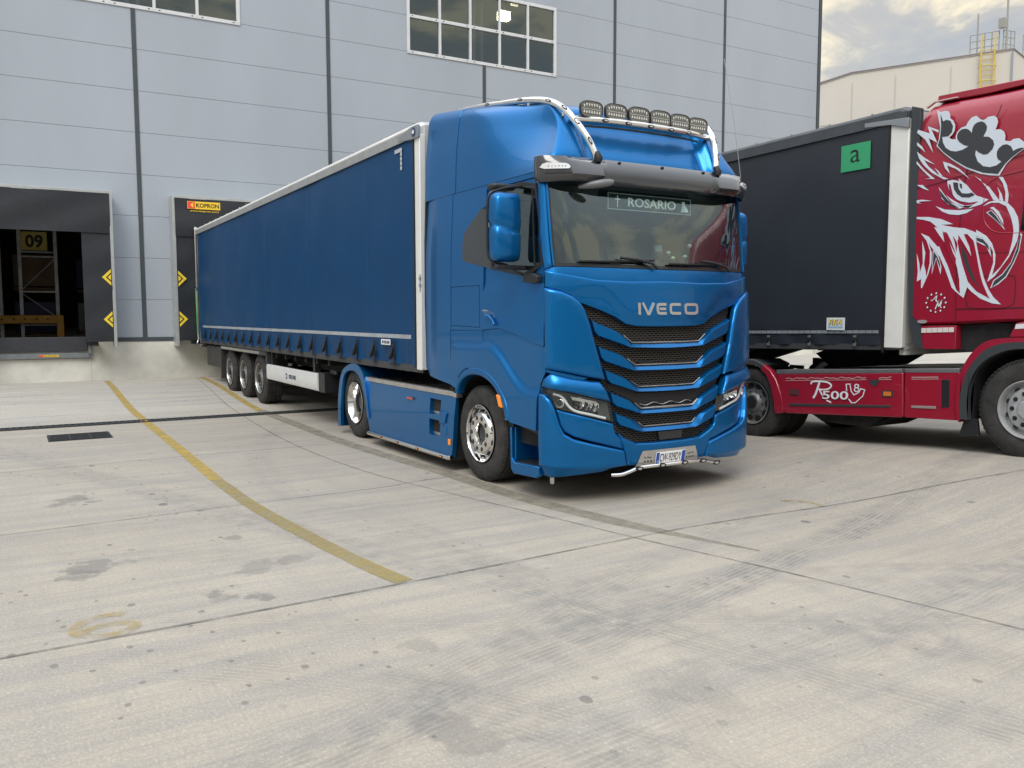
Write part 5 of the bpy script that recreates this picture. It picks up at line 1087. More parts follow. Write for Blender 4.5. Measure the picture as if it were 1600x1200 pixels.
bm = bmesh.new(); box(bm, -.008, 0, -.182, .182, 0, .110, T=PT); npl = fin('number_plate', bm, mat('plate_white', (.78, .79, .79), .35), bt, 0, .003)
for a, b in ((-.180, -.142), (.142, .180)):
    bm = bmesh.new(); box(bm, 0, .0015, a, b, .002, .108, T=PT); fin('blue_band', bm, mat('plate_blue', (.01, .07, .38), .4), npl, 0)
text('lettering', 'CW-929DY', BLK, npl, PT(.0005, -.134, .016), (0, 1, 0), PU, .268, .078, 0, .0015, .0)
text('lettering', 'I', WINK, npl, PT(.0016, -.163, .010), (0, 1, 0), PU, .005, .018, 0, .001)
bm = bmesh.new(); P = smoothpath([(.06, -.66, .262), (.105, -.58, .266), (.125, -.50, .287), (.135, -.36, .318), (.14, 0, .318), (.135, .36, .318), (.13, .48, .300), (.11, .62, .268), (.07, .70, .262)], 6); tube(bm, P, .018, 12); lb = fin('lower_bar', bm, CHROME, bt, 60)
for y_, z_ in ((-.40, .312), (-.12, .318), (.16, .318), (.40, .314), (.60, .273)):
    bm = bmesh.new()
    for w1, w2, x_, mi in ((.045, .020, .028, 0), (.024, .010, .032, 1)):
        v = [bm.verts.new((.13+h_-(.02 if y_ > .5 else 0), y_+w1*math.cos(t), z_+w2*math.sin(t))) for h_ in (.0, x_) for t in [2*math.pi*j/12 for j in range(12)]]
        bm.faces.new(v[12:]).material_index = mi
        for j in range(12): bm.faces.new((v[j], v[(j+1) % 12], v[12+(j+1) % 12], v[12+j])).material_index = mi
    fin('bar_marker', bm, [BLK, LENS], lb, 0)
# antenna
bm = bmesh.new(); tube(bm, [(-.36, 1.25, 2.985), (-.33, 1.36, 2.975), (-.33, 1.38, 2.98)], .012, 8); tube(bm, [(-.33, 1.36, 2.96), (-.33, 1.36, 3.02)], .018, 8); tube(bm, [(-.335, 1.36, 3.02), (-.34, 1.36, 3.13)], .014, 10); tube(bm, [(-.34, 1.36, 3.13), (-.46, 1.36, 3.8), (-.62, 1.355, 4.5)], .0035, 5)
fin('antenna', bm, mat('antenna_steel', (.35, .35, .36), .4, .6), bt, 60)
# steps, wheels, skirt, chassis
for sg in (1, -1):
    Yo = -1.245*sg
    bm = bmesh.new()
    SB = [(-.805, .655), (-.775, .650), (-.77, .35), (-.715, .315), (-.40, .338), (-.28, .34), (-.28, .25), (-.33, .225), (-.74, .205), (-.79, .25)]
    yprism(bm, SB, Yo, Yo+sg*.05); yprism(bm, [(-.78, .66), (-.28, .68), (-.28, .25), (-.78, .25)], Yo+sg*.28, Yo+sg*.30); yprism(bm, [(-.78, .66), (-.76, .66), (-.76, .25), (-.78, .25)], Yo+sg*.04, Yo+sg*.29)
    stp = fin('step_housing', bm, BLUE, bt, 30, .012)
    bm = bmesh.new(); yprism(bm, [(-.765, .325), (-.29, .345), (-.29, .30), (-.765, .29)], Yo+sg*.03, Yo+sg*.28); fin('tread', bm, BLACKP, stp, 0, .006)
    bm = bmesh.new(); yprism(bm, [(-.78, .71), (-.28, .69), (-.28, .60), (-.34, .62), (-.78, .675)], Yo+sg*.07, Yo+sg*.3); fin('under_panel', bm, BLACKP, stp, 0)
    # wheel house
    bm = bmesh.new(); arc = [(-1.50+.72*math.cos(t), .50+.66*math.sin(t)) for t in [math.pi*k/16 for k in range(17)]]
    outer = arc; innr = [(-1.50+.69*math.cos(t), .50+.63*math.sin(t)) for t in [math.pi*k/16 for k in range(17)]]
    for i in range(16): yprism(bm, [outer[i], outer[i+1], innr[i+1], innr[i]], -1.20*sg, -.45*sg)
    box(bm, -2.12, -.86, -.46*sg, -.44*sg, .35, 1.3)
    fin('wheel_house', bm, DARK, bt, 30)
    bm = bmesh.new(); yprism(bm, [(-2.22, .95), (-2.10, .95), (-2.06, .6), (-2.10, .12), (-2.13, .12)], -1.19*sg, -.75*sg); fin('mud_flap', bm, DARK, bt, 0)
    wheel(bt, -1.485, -1.045*sg, -sg, 'steer', wd=.31)
    wheel(bt, -5.22, -1.05*sg, -sg, 'drive', wd=.30); wheel(bt, -5.22, -.715*sg, -sg, 'trailer', wd=.28)
    # side skirt
    skh = [[(-2.645, .605), (-2.357, .610), (-2.357, .783), (-2.645, .785)], [(-2.65, .360), (-2.362, .366), (-2.360, .550), (-2.648, .546)]]
    V_, F_ = tess([(-4.755, .846), (-2.10, .846), (-1.99, .835), (-2.01, .60), (-2.055, .25), (-2.085, .165), (-4.546, .150), (-4.60, .274), (-4.69, .60)], skh, .25); bm = bmesh.new()
    sheet(bm, V_, F_, lambda x, z: (x, sg*(-1.225-.018*ss((.80-z)/.1)), z), lambda x, z: (x, sg*-1.19, z)); sk = fin('side_skirt', bm, BLUE, bt, 30, .006)
    bm = bmesh.new(); yprism(bm, [(-4.77, .905), (-2.10, .905), (-1.98, .885), (-1.98, .840), (-2.10, .850), (-4.76, .850)], sg*-1.232, sg*-1.15); fin('top_trim', bm, mat('satin_steel', (.55, .54, .52), .35, .85, 0, .15, 7), sk, 30, .004)
    bm = bmesh.new(); box(bm, -2.66, -2.34, sg*-1.19, sg*-.95, .34, .80); fin('step_well', bm, DARK, sk, 0)
    for z_ in (.365, .61): bm = bmesh.new(); box(bm, -2.64, -2.36, sg*-1.20, sg*-1.0, z_, z_+.03); fin('tread', bm, ALU, sk, 0)
    bm = bmesh.new(); yprism(bm, [(-2.35, .665), (-2.17, .655), (-2.205, .535), (-2.35, .515)], sg*-1.262, sg*-1.235); yprism(bm, [(-2.27, .51), (-2.19, .52), (-2.19, .40), (-2.27, .39)], sg*-1.25, sg*-1.235); fin('latch_cover', bm, BLUE, sk, 30, .008)
    bm = bmesh.new(); box(bm, -3.27, -3.10, sg*-1.26, sg*-1.24, .722, .752, 0); fin('side_marker', bm, REDL, sk, 0, .01)
    bm = bmesh.new(); box(bm, -2.135, -2.09, sg*-1.262, sg*-1.238, .30, .37); fin('side_marker', bm, ORANGE, sk, 0, .01)
    bm = bmesh.new(); tube(bm, [(-4.55, sg*-1.262, .150), (-2.12, sg*-1.262, .160), (-2.06, sg*-1.25, .168)], .028, 10); tb_ = fin('skirt_tube', bm, CHROME, bt, 60)
    for x_ in (-4.05, -3.5, -2.9, -2.25):
        bm = bmesh.new(); v = []
        for w1, w2, o_, mi in ((.04, .014, .03, 0), (.022, .008, .033, 1)):
            v = [bm.verts.new((x_+w1*math.cos(t), sg*(-1.266-h_), .156+w2*math.sin(t))) for h_ in (.01, o_) for t in [2*math.pi*j/10 for j in range(10)]]
            bm.faces.new(v[10:]).material_index = mi
            for j in range(10): bm.faces.new((v[j], v[(j+1) % 10], v[10+(j+1) % 10], v[10+j])).material_index = mi
        fin('tube_marker', bm, [BLK, ORANGE], tb_, 0)
    bm = bmesh.new(); yprism(bm, [(-.985, .965), (-.91, .955), (-.875, .835), (-.93, .845)], sg*-1.30, sg*-1.27); fin('side_marker', bm, ORANGE, bt, 0, .01)
    # rear fender
    RO_ = [(-5.795, .10), (-5.79, .40), (-5.768, .556), (-5.685, .80), (-5.56, .95), (-5.32, 1.04), (-5.089, 1.07), (-4.90, 1.045), (-4.77, .97), (-4.69, .86), (-4.60, .62), (-4.53, .35)]
    RI_ = [(-4.60, .35), (-4.66, .55), (-4.73, .70), (-4.84, .86), (-5.02, .955), (-5.24, .965), (-5.45, .915), (-5.58, .77), (-5.65, .55), (-5.68, .36), (-5.68, .12)]
    RO_ = sp2(RO_); RI_ = sp2(RI_)
    bm = bmesh.new(); yprism(bm, RO_+RI_, sg*-1.262, sg*-1.215); rfd = fin('rear_fender', bm, BLUE, bt, 30, .014)
    bm = bmesh.new(); q = [(a+(-5.2-a)*.03, b+(.5-b)*.03) for a, b in RO_]
    for i in range(len(RO_)-1): yprism(bm, [RO_[i], RO_[i+1], q[i+1], q[i]], sg*-1.22, sg*-.55)
    fin('fender_top', bm, BLUE, rfd, 40)
    bm = bmesh.new(); box(bm, -5.82, -5.79, sg*-1.23, sg*-.6, .10, .62); fin('mud_flap', bm, BLACKP, rfd, 0)
bm = bmesh.new()
for y_ in (-.42, .42): box(bm, -6.2, -1.0, y_-.04, y_+.04, .72, 1.0)
for x_ in (-6.1, -4.3, -3.2, -2.2): box(bm, x_-.06, x_+.06, -.42, .42, .76, .96)
tube(bm, [(-5.22, -.9, .5), (-5.22, .9, .5)], .10, 12); tube(bm, [(-1.485, -.9, .45), (-1.485, .9, .45)], .07, 10); tube(bm, [(-5.22, 0, .5), (-5.20, 0, .5), (-2.0, 0, .7)], .08, 10, rr=[.22, .2, .07])
for sg in (1, -1): box(bm, -4.65, -2.2, sg*-1.17, sg*-.5, .22, .80)
box(bm, -1.3, -.1, -.9, .9, .34, .62)
fin('chassis', bm, DARK, bt, 30, .01)
bm = bmesh.new()
for sg in (1, -1):
    box(bm, -4.72, -2.05, sg*-1.14, sg*-.48, .86, .885)
    for i in range(42):
        for j in range(10):
            x_ = -3.3+i*.028; y_ = sg*(-1.12+j*.06)
            if i % 2 == j % 2: box(bm, x_, x_+.02, y_-.008, y_+.008, .886, .892)
fin('deck_plate', bm, mat('chequer_plate', (.30, .30, .30), .35, .9, 0, .2, 8), bt, 0)
bm = bmesh.new(); yprism(bm, [(-5.75, 1.10), (-5.5, 1.17), (-4.6, 1.17), (-4.45, 1.10), (-4.6, 1.0), (-5.6, 1.0)], -.42, .42); fin('fifth_wheel', bm, DARK, bt, 30, .01)
bm = bmesh.new()
for k, c_ in enumerate((-.1, .05, .2)):
    bm = bmesh.new(); tube(bm, smoothpath([(-2.12, c_, 1.5), (-2.3, c_, 1.25), (-2.5, c_+.02, 1.35), (-2.72, c_, 1.55)], 5), .02, 6); fin('air_hose', bm, BLK, bt, 60)
bm = bmesh.new(); box(bm, -.20, -.17, -1.17, -1.145, .19, .25); fin('tow_hook', bm, ALU, bt, 0)
# ------------------------------------------------------------------ trailers
def trailer(loc, X0, yc, zoff, label, cloth, white, key):
    SZ = 0 if key == 'blue' else -.135; CWD = .16 if key == 'blue' else .25
    """X0 front face, yc centre line, zoff height offset of the body front"""
    t = thing('semi_trailer', loc, label, 'trailer'); Lg = 13.62; X1 = X0-Lg; Yr = yc-1.275
    def zo(x): return zoff*(1-min(1, (X0-x)/11.0))
    LFT = 0 if key == 'blue' else .11
    f = lambda x, z: z+zo(x)+LFT*max(0, min(1, (1.5-z)/.4))*(1-min(1, (X0-x)/11.0))
    # curtains with lightly rippled cloth and a gathered hem
    for sg in (-1, 1):
        bm = bmesh.new(); nx = 260; zs = [1.14, 1.17, 1.22, 1.27, 1.32, 1.38, 1.44, 1.475, 1.52, 1.6, 1.8, 2.1, 2.4, 2.7, 3.0, 3.3, 3.6, 3.78, 3.84]
        A = []
        for i in range(nx+1):
            x = X0-CWD-(Lg-.14-CWD)*i/nx; r_ = []
            for z in zs:
                k = max(0, (1.46-z)/.3); wv = .004*math.sin(x*1.3+z*2)+.003*math.sin(x*4.1-z*3)+k*(.018*math.sin(x*9.6+z*4)+.010*math.sin(x*23))*.8
                pz = ((X0-x-.4) % 2.58)-1.29; dia = .0035*math.sin(3.1*x+5.2*z)*ss((3.9-z)/.6)+.004*math.exp(-(pz/.05)**2)*ss((3.8-z)/.3)-.004*math.exp(-(pz/.5)**2)+.004*math.exp(-((z-2.45-.02*math.sin(x))/.03)**2)+.006*math.sin((X0-x)*5+z*9)*math.exp(-((z-3.45-.12*(X0-x))/.12)**2)*ss((3.5-(X0-x))/2)
                r_.append(bm.verts.new((x, yc+sg*(1.275+wv+dia-.012*k), f(x, z))))
            A.append(r_)
        for i in range(nx):
            for j in range(len(zs)-1): bm.faces.new((A[i][j], A[i+1][j], A[i+1][j+1], A[i][j+1]))
        r_ = bmesh.ops.extrude_face_region(bm, geom=bm.faces[:])
        for v in [g for g in r_['geom'] if isinstance(g, bmesh.types.BMVert)]: v.co.y -= sg*.012
        cur = fin('curtain', bm, cloth, t, 60)
        # stripe of reflective segments
        bm = bmesh.new(); x = X0-.30
        while x > X1+.6:
            a, b = x, x-.085; ys = [yc+sg*(1.275+.004*math.sin(q*1.3+3)+.003*math.sin(q*4.1-4.5)+.0035*math.sin(3.1*q+7.8)) for q in (a, b)]
            v = [bm.verts.new(p) for p in ((a, ys[0]+sg*.006, f(a, 1.462+SZ)), (b, ys[1]+sg*.006, f(b, 1.462+SZ)), (b, ys[1]+sg*.006, f(b, 1.512+SZ)), (a, ys[0]+sg*.006, f(a, 1.512+SZ)))]; bm.faces.new(v); x -= .091
        fin('reflective_stripe', bm, mat('stripe_'+key, (.34, .37, .40) if key == 'blue' else (.20, .22, .24), .5, 0, 0, .2, 3), cur, 0)
        if sg == -1 or True:
            xs_ = [X0-.79-.66*k for k in range(19)] if key == 'blue' else [X0-.62-.68*k for k in range(19)]
            for k, x in enumerate(xs_):
                yy = yc+sg*1.298; bm = bmesh.new()
                box(bm, x-.022, x+.022, yy-.004, yy+.004, f(x, 1.12), f(x, 1.43+SZ))
                st = fin('strap', bm, BLK if key == 'blue' else mat('grey_strap', (.12, .13, .14), .5), t, 0)
                bm = bmesh.new(); tube(bm, [(x-.005, yy+sg*.008, f(x, 1.36)), (x-.02, yy+sg*.014, f(x, 1.30)), (x-.055, yy+sg*.018, f(x, 1.235)), (x-.10, yy+sg*.016, f(x, 1.20))], .01, 8, rr=[.010, .014, .028, .016]) if key == 'blue' else box(bm, x-.03, x+.03, yy-.009, yy+.009, f(x, 1.20), f(x, 1.26))
                fin('tail', bm, BLK, st, 50)
                bm = bmesh.new(); box(bm, x-.018, x+.012, yy+sg*.004-.006, yy+sg*.014+.004, f(x, 1.31+SZ), f(x, 1.335+SZ)); fin('buckle', bm, ALU, st, 0)
    # roof with side rails
    top = mat('roof_sheet_'+key, (.42, .42, .41) if white else (.05, .055, .06), .6, 0, 0, .15, 2)
    railm = GREYW if white else mat('dark_rail', (.055, .06, .068), .5, 0, 0, .2, 3)
    bm = bmesh.new(); P = [(-1.285, 3.80), (-1.29, 3.925), (-1.27, 3.955), (-1.19, 3.985), (-1.1, 3.99), (0, 4.0), (1.1, 3.99), (1.19, 3.985), (1.27, 3.955), (1.29, 3.925), (1.285, 3.80)]
    st_ = [X0-.02, X0-.12, X0-3, X0-6, X0-9, X0-11, X1+.02]
    V = [[bm.verts.new((x, yc+y, f(x, z)-(.05 if x == st_[0] else 0))) for y, z in P] for x in st_]
    for a, b in zip(V, V[1:]):
        for i in range(len(P)-1): bm.faces.new((a[i], a[i+1], b[i+1], b[i])).material_index = 0 if 2 < i < 7 else 1
    bm.faces.new(V[0]).material_index = 1; bm.faces.new(V[-1][::-1]).material_index = 1
    fin('roof', bm, [top, mat('rail_white', (.60, .60, .58), .55, 0, 0, .12, 2) if white else railm], t, 30)
    for sg in (-1, 1):
        bm = bmesh.new(); n = 6
        for i in range(n):
            a, b = X0-.02-(Lg-.04)*i/n, X0-.02-(Lg-.04)*(i+1)/n
            q = [bm.verts.new((x, yc+sg*y, f(x, z))) for x in (a, b) for y, z in ((1.288, 3.80), (1.300, 3.80), (1.300, 3.905), (1.288, 3.905))]
            for k in range(4): bm.faces.new((q[k], q[(k+1) % 4], q[4+(k+1) % 4], q[4+k]))
        fin('side_rail', bm, mat('alu_rail', (.33, .34, .34), .5, .3, 0, .15, 3) if white else railm, t, 0)
        bm = bmesh.new()
        for i in range(22): x = X0-.5-i*.6; box(bm, x-.012, x+.012, yc+sg*1.262-.01, yc+sg*1.262+.01, f(x, 3.967), f(x, 3.977))
        fin('rivet', bm, ALU, t, 0)
    # front wall with corner posts
    pm = mat('post_white_'+key, (.66, .66, .63), .5, 0, .2, .08, 4)
    bm = bmesh.new(); box(bm, X0-.08, X0-.01, yc-1.2, yc+1.2, 1.12+zoff, 3.93+zoff); fin('headboard', bm, mat('headboard', (.50, .50, .48), .6, 0, 0, .1, 2), t, 0)
    for sg in (-1, 1):
        w_ = .145 if key == 'blue' else .235
        bm = bmesh.new(); yprism(bm, [(X0-w_, 1.10+zoff+LFT*.9), (X0-.01, 1.10+zoff+LFT*.9), (X0, 1.12+zoff+LFT*.9), (X0, 3.82+zoff), (X0-w_, 3.80+zoff)], yc+sg*1.20, yc+sg*1.279); ps = fin('corner_post', bm, pm, t, 30, .012)
        bm = bmesh.new(); yprism(bm, [(X0-.57, 3.964), (X0-.57, 4.017), (X0-.05, 3.980), (X0+.005, 3.975), (X0+.005, 3.861), (X0-.24, 3.935)] if key != 'blue' else [(X0-.55, 3.82), (X0-.55, 3.87), (X0-.2, 3.925), (X0+.005, 3.925), (X0+.005, 3.78), (X0-.17, 3.78)], yc+sg*1.270, yc+sg*1.305); fin('corner_bracket', bm, mat('bracket_grey', (.26, .28, .30), .45, .4), t, 30, .005)
        bm = bmesh.new(); yprism(bm, [(X0-w_-.02, 1.14+zoff), (X0-w_, 1.14+zoff), (X0-w_, 3.79+zoff), (X0-w_-.02, 3.79+zoff)], yc+sg*1.27, yc+sg*1.292); fin('edge_bead', bm, BLK, t, 0)
    # floor frame, chassis
    bm = bmesh.new(); n = 10
    for i in range(n):
        a, b = X0-Lg*i/n, X0-Lg*(i+1)/n
        v = [bm.verts.new((x, yc+y, f(x, z))) for x in (a, b) for y, z in ((-1.262, 1.07), (1.262, 1.07), (1.262, 1.155), (-1.262, 1.155))]
        for k in range(4): bm.faces.new((v[k], v[(k+1) % 4], v[4+(k+1) % 4], v[4+k]))
    fin('floor_frame', bm, mat('frame_grey', (.05, .052, .055), .6, .2, 0, .2, 5), t, 0)
    bm = bmesh.new()
    for y_ in (-.6, .6):
        q = [(X0-.2, f(X0-.2, 1.09)), (X0-2.6, f(X0-2.6, 1.09)), (X1+.3, 1.08), (X1+.3, .86), (X0-4.2, .78+zoff*.5), (X0-2.9, f(X0-2.9, 1.03)), (X0-.2, f(X0-.2, 1.06))]
        yprism(bm, q, yc+y_-.05, yc+y_+.05)
    for i in range(22): x = X0-.6-i*.6; box(bm, x-.04, x+.04, yc-1.2, yc+1.2, f(x, .97 if x < X0-3 else 1.05), f(x, 1.075))
    fin('chassis_beam', bm, DARK, t, 0)
    ax = [X0-7.87, X0-9.18, X0-10.49] if key == 'blue' else [X0-7.9, X0-9.2, X0-10.5]
    for x in ax:
        bm = bmesh.new(); tube(bm, [(x, yc-.95, .50), (x, yc+.95, .50)], .075, 12)
        for y_ in (-.62, .62): tube(bm, [(x+.5, yc+y_, .78), (x, yc+y_, .55), (x-.35, yc+y_, .6)], .06, 8)
        fin('axle', bm, DARK, t, 50)
        for sg in (-1, 1): wheel(t, x, yc+sg*1.02, sg, 'trailer', .505 if key == 'blue' else .5, .505, .36)
    for sg in (-1, 1):
        a, b = ax[2]-.68, ax[0]+.78
        bm = bmesh.new(); box(bm, a, b, yc+sg*1.24-.02, yc+sg*1.24+.02, .985, 1.06); box(bm, b-.06, b+.02, yc+sg*.85, yc+sg*1.26, .48, 1.06); box(bm, a-.02, a+.04, yc+sg*.85, yc+sg*1.26, .30, 1.06); box(bm, a, b, yc+sg*.85, yc+sg*1.2, 1.03, 1.055)
        mg = fin('mudguard', bm, mat('mudguard_black', (.03, .031, .033), .5, 0, 0, .2, 8), t, 0, .006)
        bm = bmesh.new(); box(bm, a+.1, b-.55, yc+sg*1.263-.003, yc+sg*1.263+.003, 1.0, 1.05); fin('grey_strip', bm, ALU, mg, 0)
        bm = bmesh.new()
        for q in (X0-3.3, X0-3.0): tube(bm, [(q, yc+sg*.95, .32), (q, yc+sg*.95, 1.05)], .06, 10) if q == X0-3.0 else box(bm, q+.05, q+.55, yc+sg*.95-.12, yc+sg*.95+.12, .28, .31)
        fin('landing_leg', bm, DARK, t, 40)
        # tool locker at the rear
        bm = bmesh.new(); box(bm, X1+.55, X1+2.2, yc+sg*1.20, yc+sg*.7, .52, 1.03); fin('locker_box', bm, BLACKP, t, 0, .02)
        # side guard
        bm = bmesh.new()
        ga, gb = (-9.84, -6.76) if key == 'blue' else (X0-6.9, X0-4.0)
        P = [(1.25, .552), (1.262, .58), (1.262, .80), (1.25, .832), (1.22, .832), (1.22, .552)]
        q0 = [bm.verts.new((ga, yc+sg*y, z)) for y, z in P]; q1 = [bm.verts.new((gb, yc+sg*y, z)) for y, z in P]
        for k in range(6): bm.faces.new((q0[k], q0[(k+1) % 6], q1[(k+1) % 6], q1[k]))
        bm.faces.new(q0); bm.faces.new(q1[::-1])
        gd = fin('side_guard', bm, mat('guard_white', (.66, .67, .66), .35, .1, .3, .06, 4) if white else mat('guard_dark', (.08, .08, .085), .5), t, 25)
        bm = bmesh.new(); box(bm, gb, gb+.30, yc+sg*1.24, yc+sg*.75, .54, .85); fin('guard_end', bm, BLACKP, gd, 0)
        for q in (ga+.1, gb-.4): bm = bmesh.new(); box(bm, q, q+.1, yc+sg*1.2, yc+sg*1.1, .80, 1.07); fin('guard_bracket', bm, BLACKP, gd, 0)
        bm = bmesh.new(); box(bm, gb+.31, X0-3.4, yc+sg*1.15, yc+sg*1.12, .84, .90); fin('guard_rail', bm, BLACKP, t, 0)
        if white and sg == -1:
            text('lettering', 'KRONE', mat('navy_ink', (.012, .03, .09), .5), gd, (-8.35, yc-1.2622, .648), (1, 0, 0), (0, 0, 1), .42, .075, 0, .003, .03)
            bm = bmesh.new(); tube(bm, [(-8.50, yc-1.262, .685), (-8.50, yc-1.2665, .685)], .055, 16); fin('emblem', bm, mat('navy_ink', (.012, .03, .09), .5), gd, 0)
            bm = bmesh.new(); box(bm, -8.53, -8.47, yc-1.268, yc-1.267, .665, .675); [prism(bm, [(-.012, 0), (.012, 0), (0, .035)], lambda a, b: (-8.50+o+a, yc-1.267, .675+b), lambda a, b: (-8.50+o+a, yc-1.269, .675+b)) for o in (-.02, 0, .02)]; fin('emblem_crown', bm, WINK, gd, 0)
    bm = bmesh.new(); tube(bm, [(X0-5.4, yc, .62), (X0-6.3, yc, .62)], .2, 16); tube(bm, [(X0-4.4, yc+.5, .7), (X0-5.2, yc+.5, .7)], .16, 14); fin('air_tank', bm, DARK, t, 50)
    # rear frame
    bm = bmesh.new(); box(bm, X1, X1+.10, yc-1.27, yc-1.17, 1.0, 3.96); box(bm, X1, X1+.10, yc+1.17, yc+1.27, 1.0, 3.96); box(bm, X1, X1+.10, yc-1.27, yc+1.27, 3.86, 3.97); box(bm, X1, X1+.12, yc-1.27, yc+1.27, .95, 1.15); fin('rear_frame', bm, ALU, t, 0, .005)
    return t, cur
bT, bc = trailer((-9.5, 0, 0), -2.76, 0.0, .0, 'blue curtain sided trailer with white roof rail, docked behind the blue tractor', CURT, True, 'blue')
# curtain tensioning pole at the rear, maker badge, L-shaped reflector, small sign on the hem
bm = bmesh.new(); tube(bm, [(-16.33, -1.305, 1.12), (-16.33, -1.305, 3.95)], .022, 10); tube(bm, [(-16.36, -1.30, 1.12), (-16.34, -1.34, 1.04), (-16.1, -1.34, 1.02), (-15.7, -1.32, 1.05)], .02, 8); tube(bm, [(-16.33, -1.305, 3.93), (-16.33, -1.28, 3.99)], .04, 10); box(bm, -16.37, -16.29, -1.33, -1.29, 2.38, 2.48, 0)
fin('tension_pole', bm, CHROME, bT, 50)
bm = bmesh.new(); tube(bm, [(-16.30, -1.325, 1.3), (-16.35, -1.33, 2.45)], .012, 6); fin('green_strap', bm, mat('green_strap', (.05, .35, .08), .6), bT, 50)
bm = bmesh.new(); tube(bm, [(-2.86, -1.304, 3.855), (-2.86, -1.312, 3.855)], .052, 24); bd_ = fin('maker_badge', bm, mat('badge_navy', (.01, .03, .09), .35), bT, 30)
bm = bmesh.new(); tube(bm, [(-2.86, -1.312, 3.855), (-2.86, -1.3125, 3.855)], .047, 24); tube(bm, [(-2.86, -1.3130, 3.855), (-2.86, -1.3135, 3.855)], .0, 3)
bm.free(); bm = bmesh.new()
yprism(bm, [(-2.885, 3.835), (-2.835, 3.835), (-2.83, 3.872), (-2.847, 3.862), (-2.86, 3.885), (-2.873, 3.862), (-2.89, 3.872)], -1.3125, -1.315); fin('crown_mark', bm, WINK, bd_, 0)
bm = bmesh.new()
for k in range(4): box(bm, -3.45+k*.055, -3.403+k*.055, -1.292, -1.288, 3.70, 3.745)
for k in range(4): box(bm, -3.285, -3.24, -1.292, -1.288, 3.695-.055*(k+.0), 3.650-.055*(k+.0)+.0)
fin('corner_reflector', bm, mat('reflector_grey', (.42, .45, .48), .4), bc.parent, 0)
bm = bmesh.new(); box(bm, -3.93, -3.63, -1.312, -1.307, 1.375, 1.445); hs_ = fin('hem_label', bm, WHITE, bT, 0)
text('lettering', 'KRONE', mat('navy_ink', (.012, .03, .09), .5), hs_, (-3.83, -1.3122, 1.388), (1, 0, 0), (0, 0, 1), .18, .04, 0, .002, .03)
bm = bmesh.new(); tube(bm, [(-3.87, -1.3122, 1.41), (-3.87, -1.3142, 1.41)], .022, 14); fin('emblem', bm, mat('navy_ink', (.012, .03, .09), .5), hs_, 0)
bm = bmesh.new()
for z_ in (2.08, 2.16): box(bm, -2.80, -2.755, -1.29, -1.278, z_, z_+.03)
box(bm, -2.785, -2.765, -1.285, -1.279, 2.02, 2.22); fin('post_latch', bm, STEEL, bT, 0)
bR, rc = trailer((-6.5, 4.775, 0), .15, 4.775, .15, 'black curtain sided trailer with a green letter a sign, beside the blue truck', BCURT, False, 'black')
Yk = 3.5
bm = bmesh.new(); box(bm, -.745, -.338, Yk-.018, Yk-.012, 3.487, 3.805); sg_ = fin('green_sign', bm, GREEN, bR, 0)
text('lettering', 'a', BLK, sg_, (-.612, Yk-.0185, 3.585), (1, 0, 0), (0, 0, 1), .135, .150, 0, .002, -.005)
bm = bmesh.new(); box(bm, -.888, -.622, Yk-.022, Yk-.014, 1.55, 1.705, 0); box(bm, -.868, -.642, Yk-.0235, Yk-.0225, 1.565, 1.69, 1); rs_ = fin('haulier_sign', bm, [mat('sign_pale', (.62, .66, .66), .4), mat('sign_blue', (.45, .55, .62), .4)], bR, 0)
text('lettering_shadow', 'REA', BLK, rs_, (-.852, Yk-.0237, 1.612), (1, 0, 0), (0, 0, 1), .195, .070, 0, .001, .03, .3)
text('lettering', 'REA', GOLD, rs_, (-.856, Yk-.0252, 1.616), (1, 0, 0), (0, 0, 1), .195, .066, 0, .001, .0, .3)
bm = bmesh.new(); box(bm, -.86, -.65, Yk-.0238, Yk-.0232, 1.582, 1.592); fin('small_print', bm, mat('print_blue', (.1, .2, .4)), rs_, 0)
# ------------------------------------------------------------------ red tractor
rt_ = thing('tractor_unit', (-.3, 4.775, .1), 'red tractor unit with a crowned bird head graphic and R500 V8 side skirt', 'truck')
YR = 3.5
def rp(name, P, y0, y1, m_, par=rt_, bev=.01, sm=30):
    bm = bmesh.new(); yprism(bm, P, y0, y1); return fin(name, bm, m_, par, sm, bev)
# cab shell: side profile lofted across the width with rounded upper edges
TOPZ = [(.27, 4.06), (.36, 4.12), (.6, 4.115), (.9, 4.10), (1.26, 4.09), (1.6, 4.10), (2.0, 4.12), (2.5, 4.08), (2.75, 3.95), (2.86, 3.7), (2.92, 3.4)]
SIDE = [(.33, 1.69), (.375, 1.625), (.79, 1.63), (1.40, 1.675), (2.95, 1.80), (2.98, 2.4), (2.95, 3.2), (2.92, 3.4)]
def crown(x): return lerp_tab(TOPZ, x)
bm = bmesh.new(); W2 = 1.275; xsR = [.275, .36, .5, .7, .9, 1.1, 1.3, 1.6, 1.9, 2.2, 2.5, 2.7, 2.82, 2.9, 2.95]
def zb(x): return 1.69 if x < .3 else 1.625+.045*ss((x-.4)/1.2)+.1*ss((x-1.5)/1.4)
rings = []
for x in xsR:
    zt = crown(x); zz = zb(x); nar = .05*ss((x-2.5)/.45)
    pr = [(W2-.04, zz), (W2-nar, zz+.03), (W2-nar, 2.4), (W2-nar, 3.0), (W2-.01-nar, 3.4), (W2-.03-nar, zt-.32), (W2-.06-nar, zt-.16), (W2-.12-nar, zt-.06), (W2-.22-nar, zt-.012), (W2-.4, zt)]
    rings.append([bm.verts.new((x, YR+W2-y, z)) for y, z in pr]+[bm.verts.new((x, YR+W2+y, z)) for y, z in reversed(pr)])
for a, b in zip(rings, rings[1:]):
    for i in range(len(a)-1): bm.faces.new((a[i], a[i+1], b[i+1], b[i]))
    bm.faces.new((a[-1], a[0], b[0], b[-1]))
bm.faces.new(rings[0]); bm.faces.new(rings[-1][::-1])
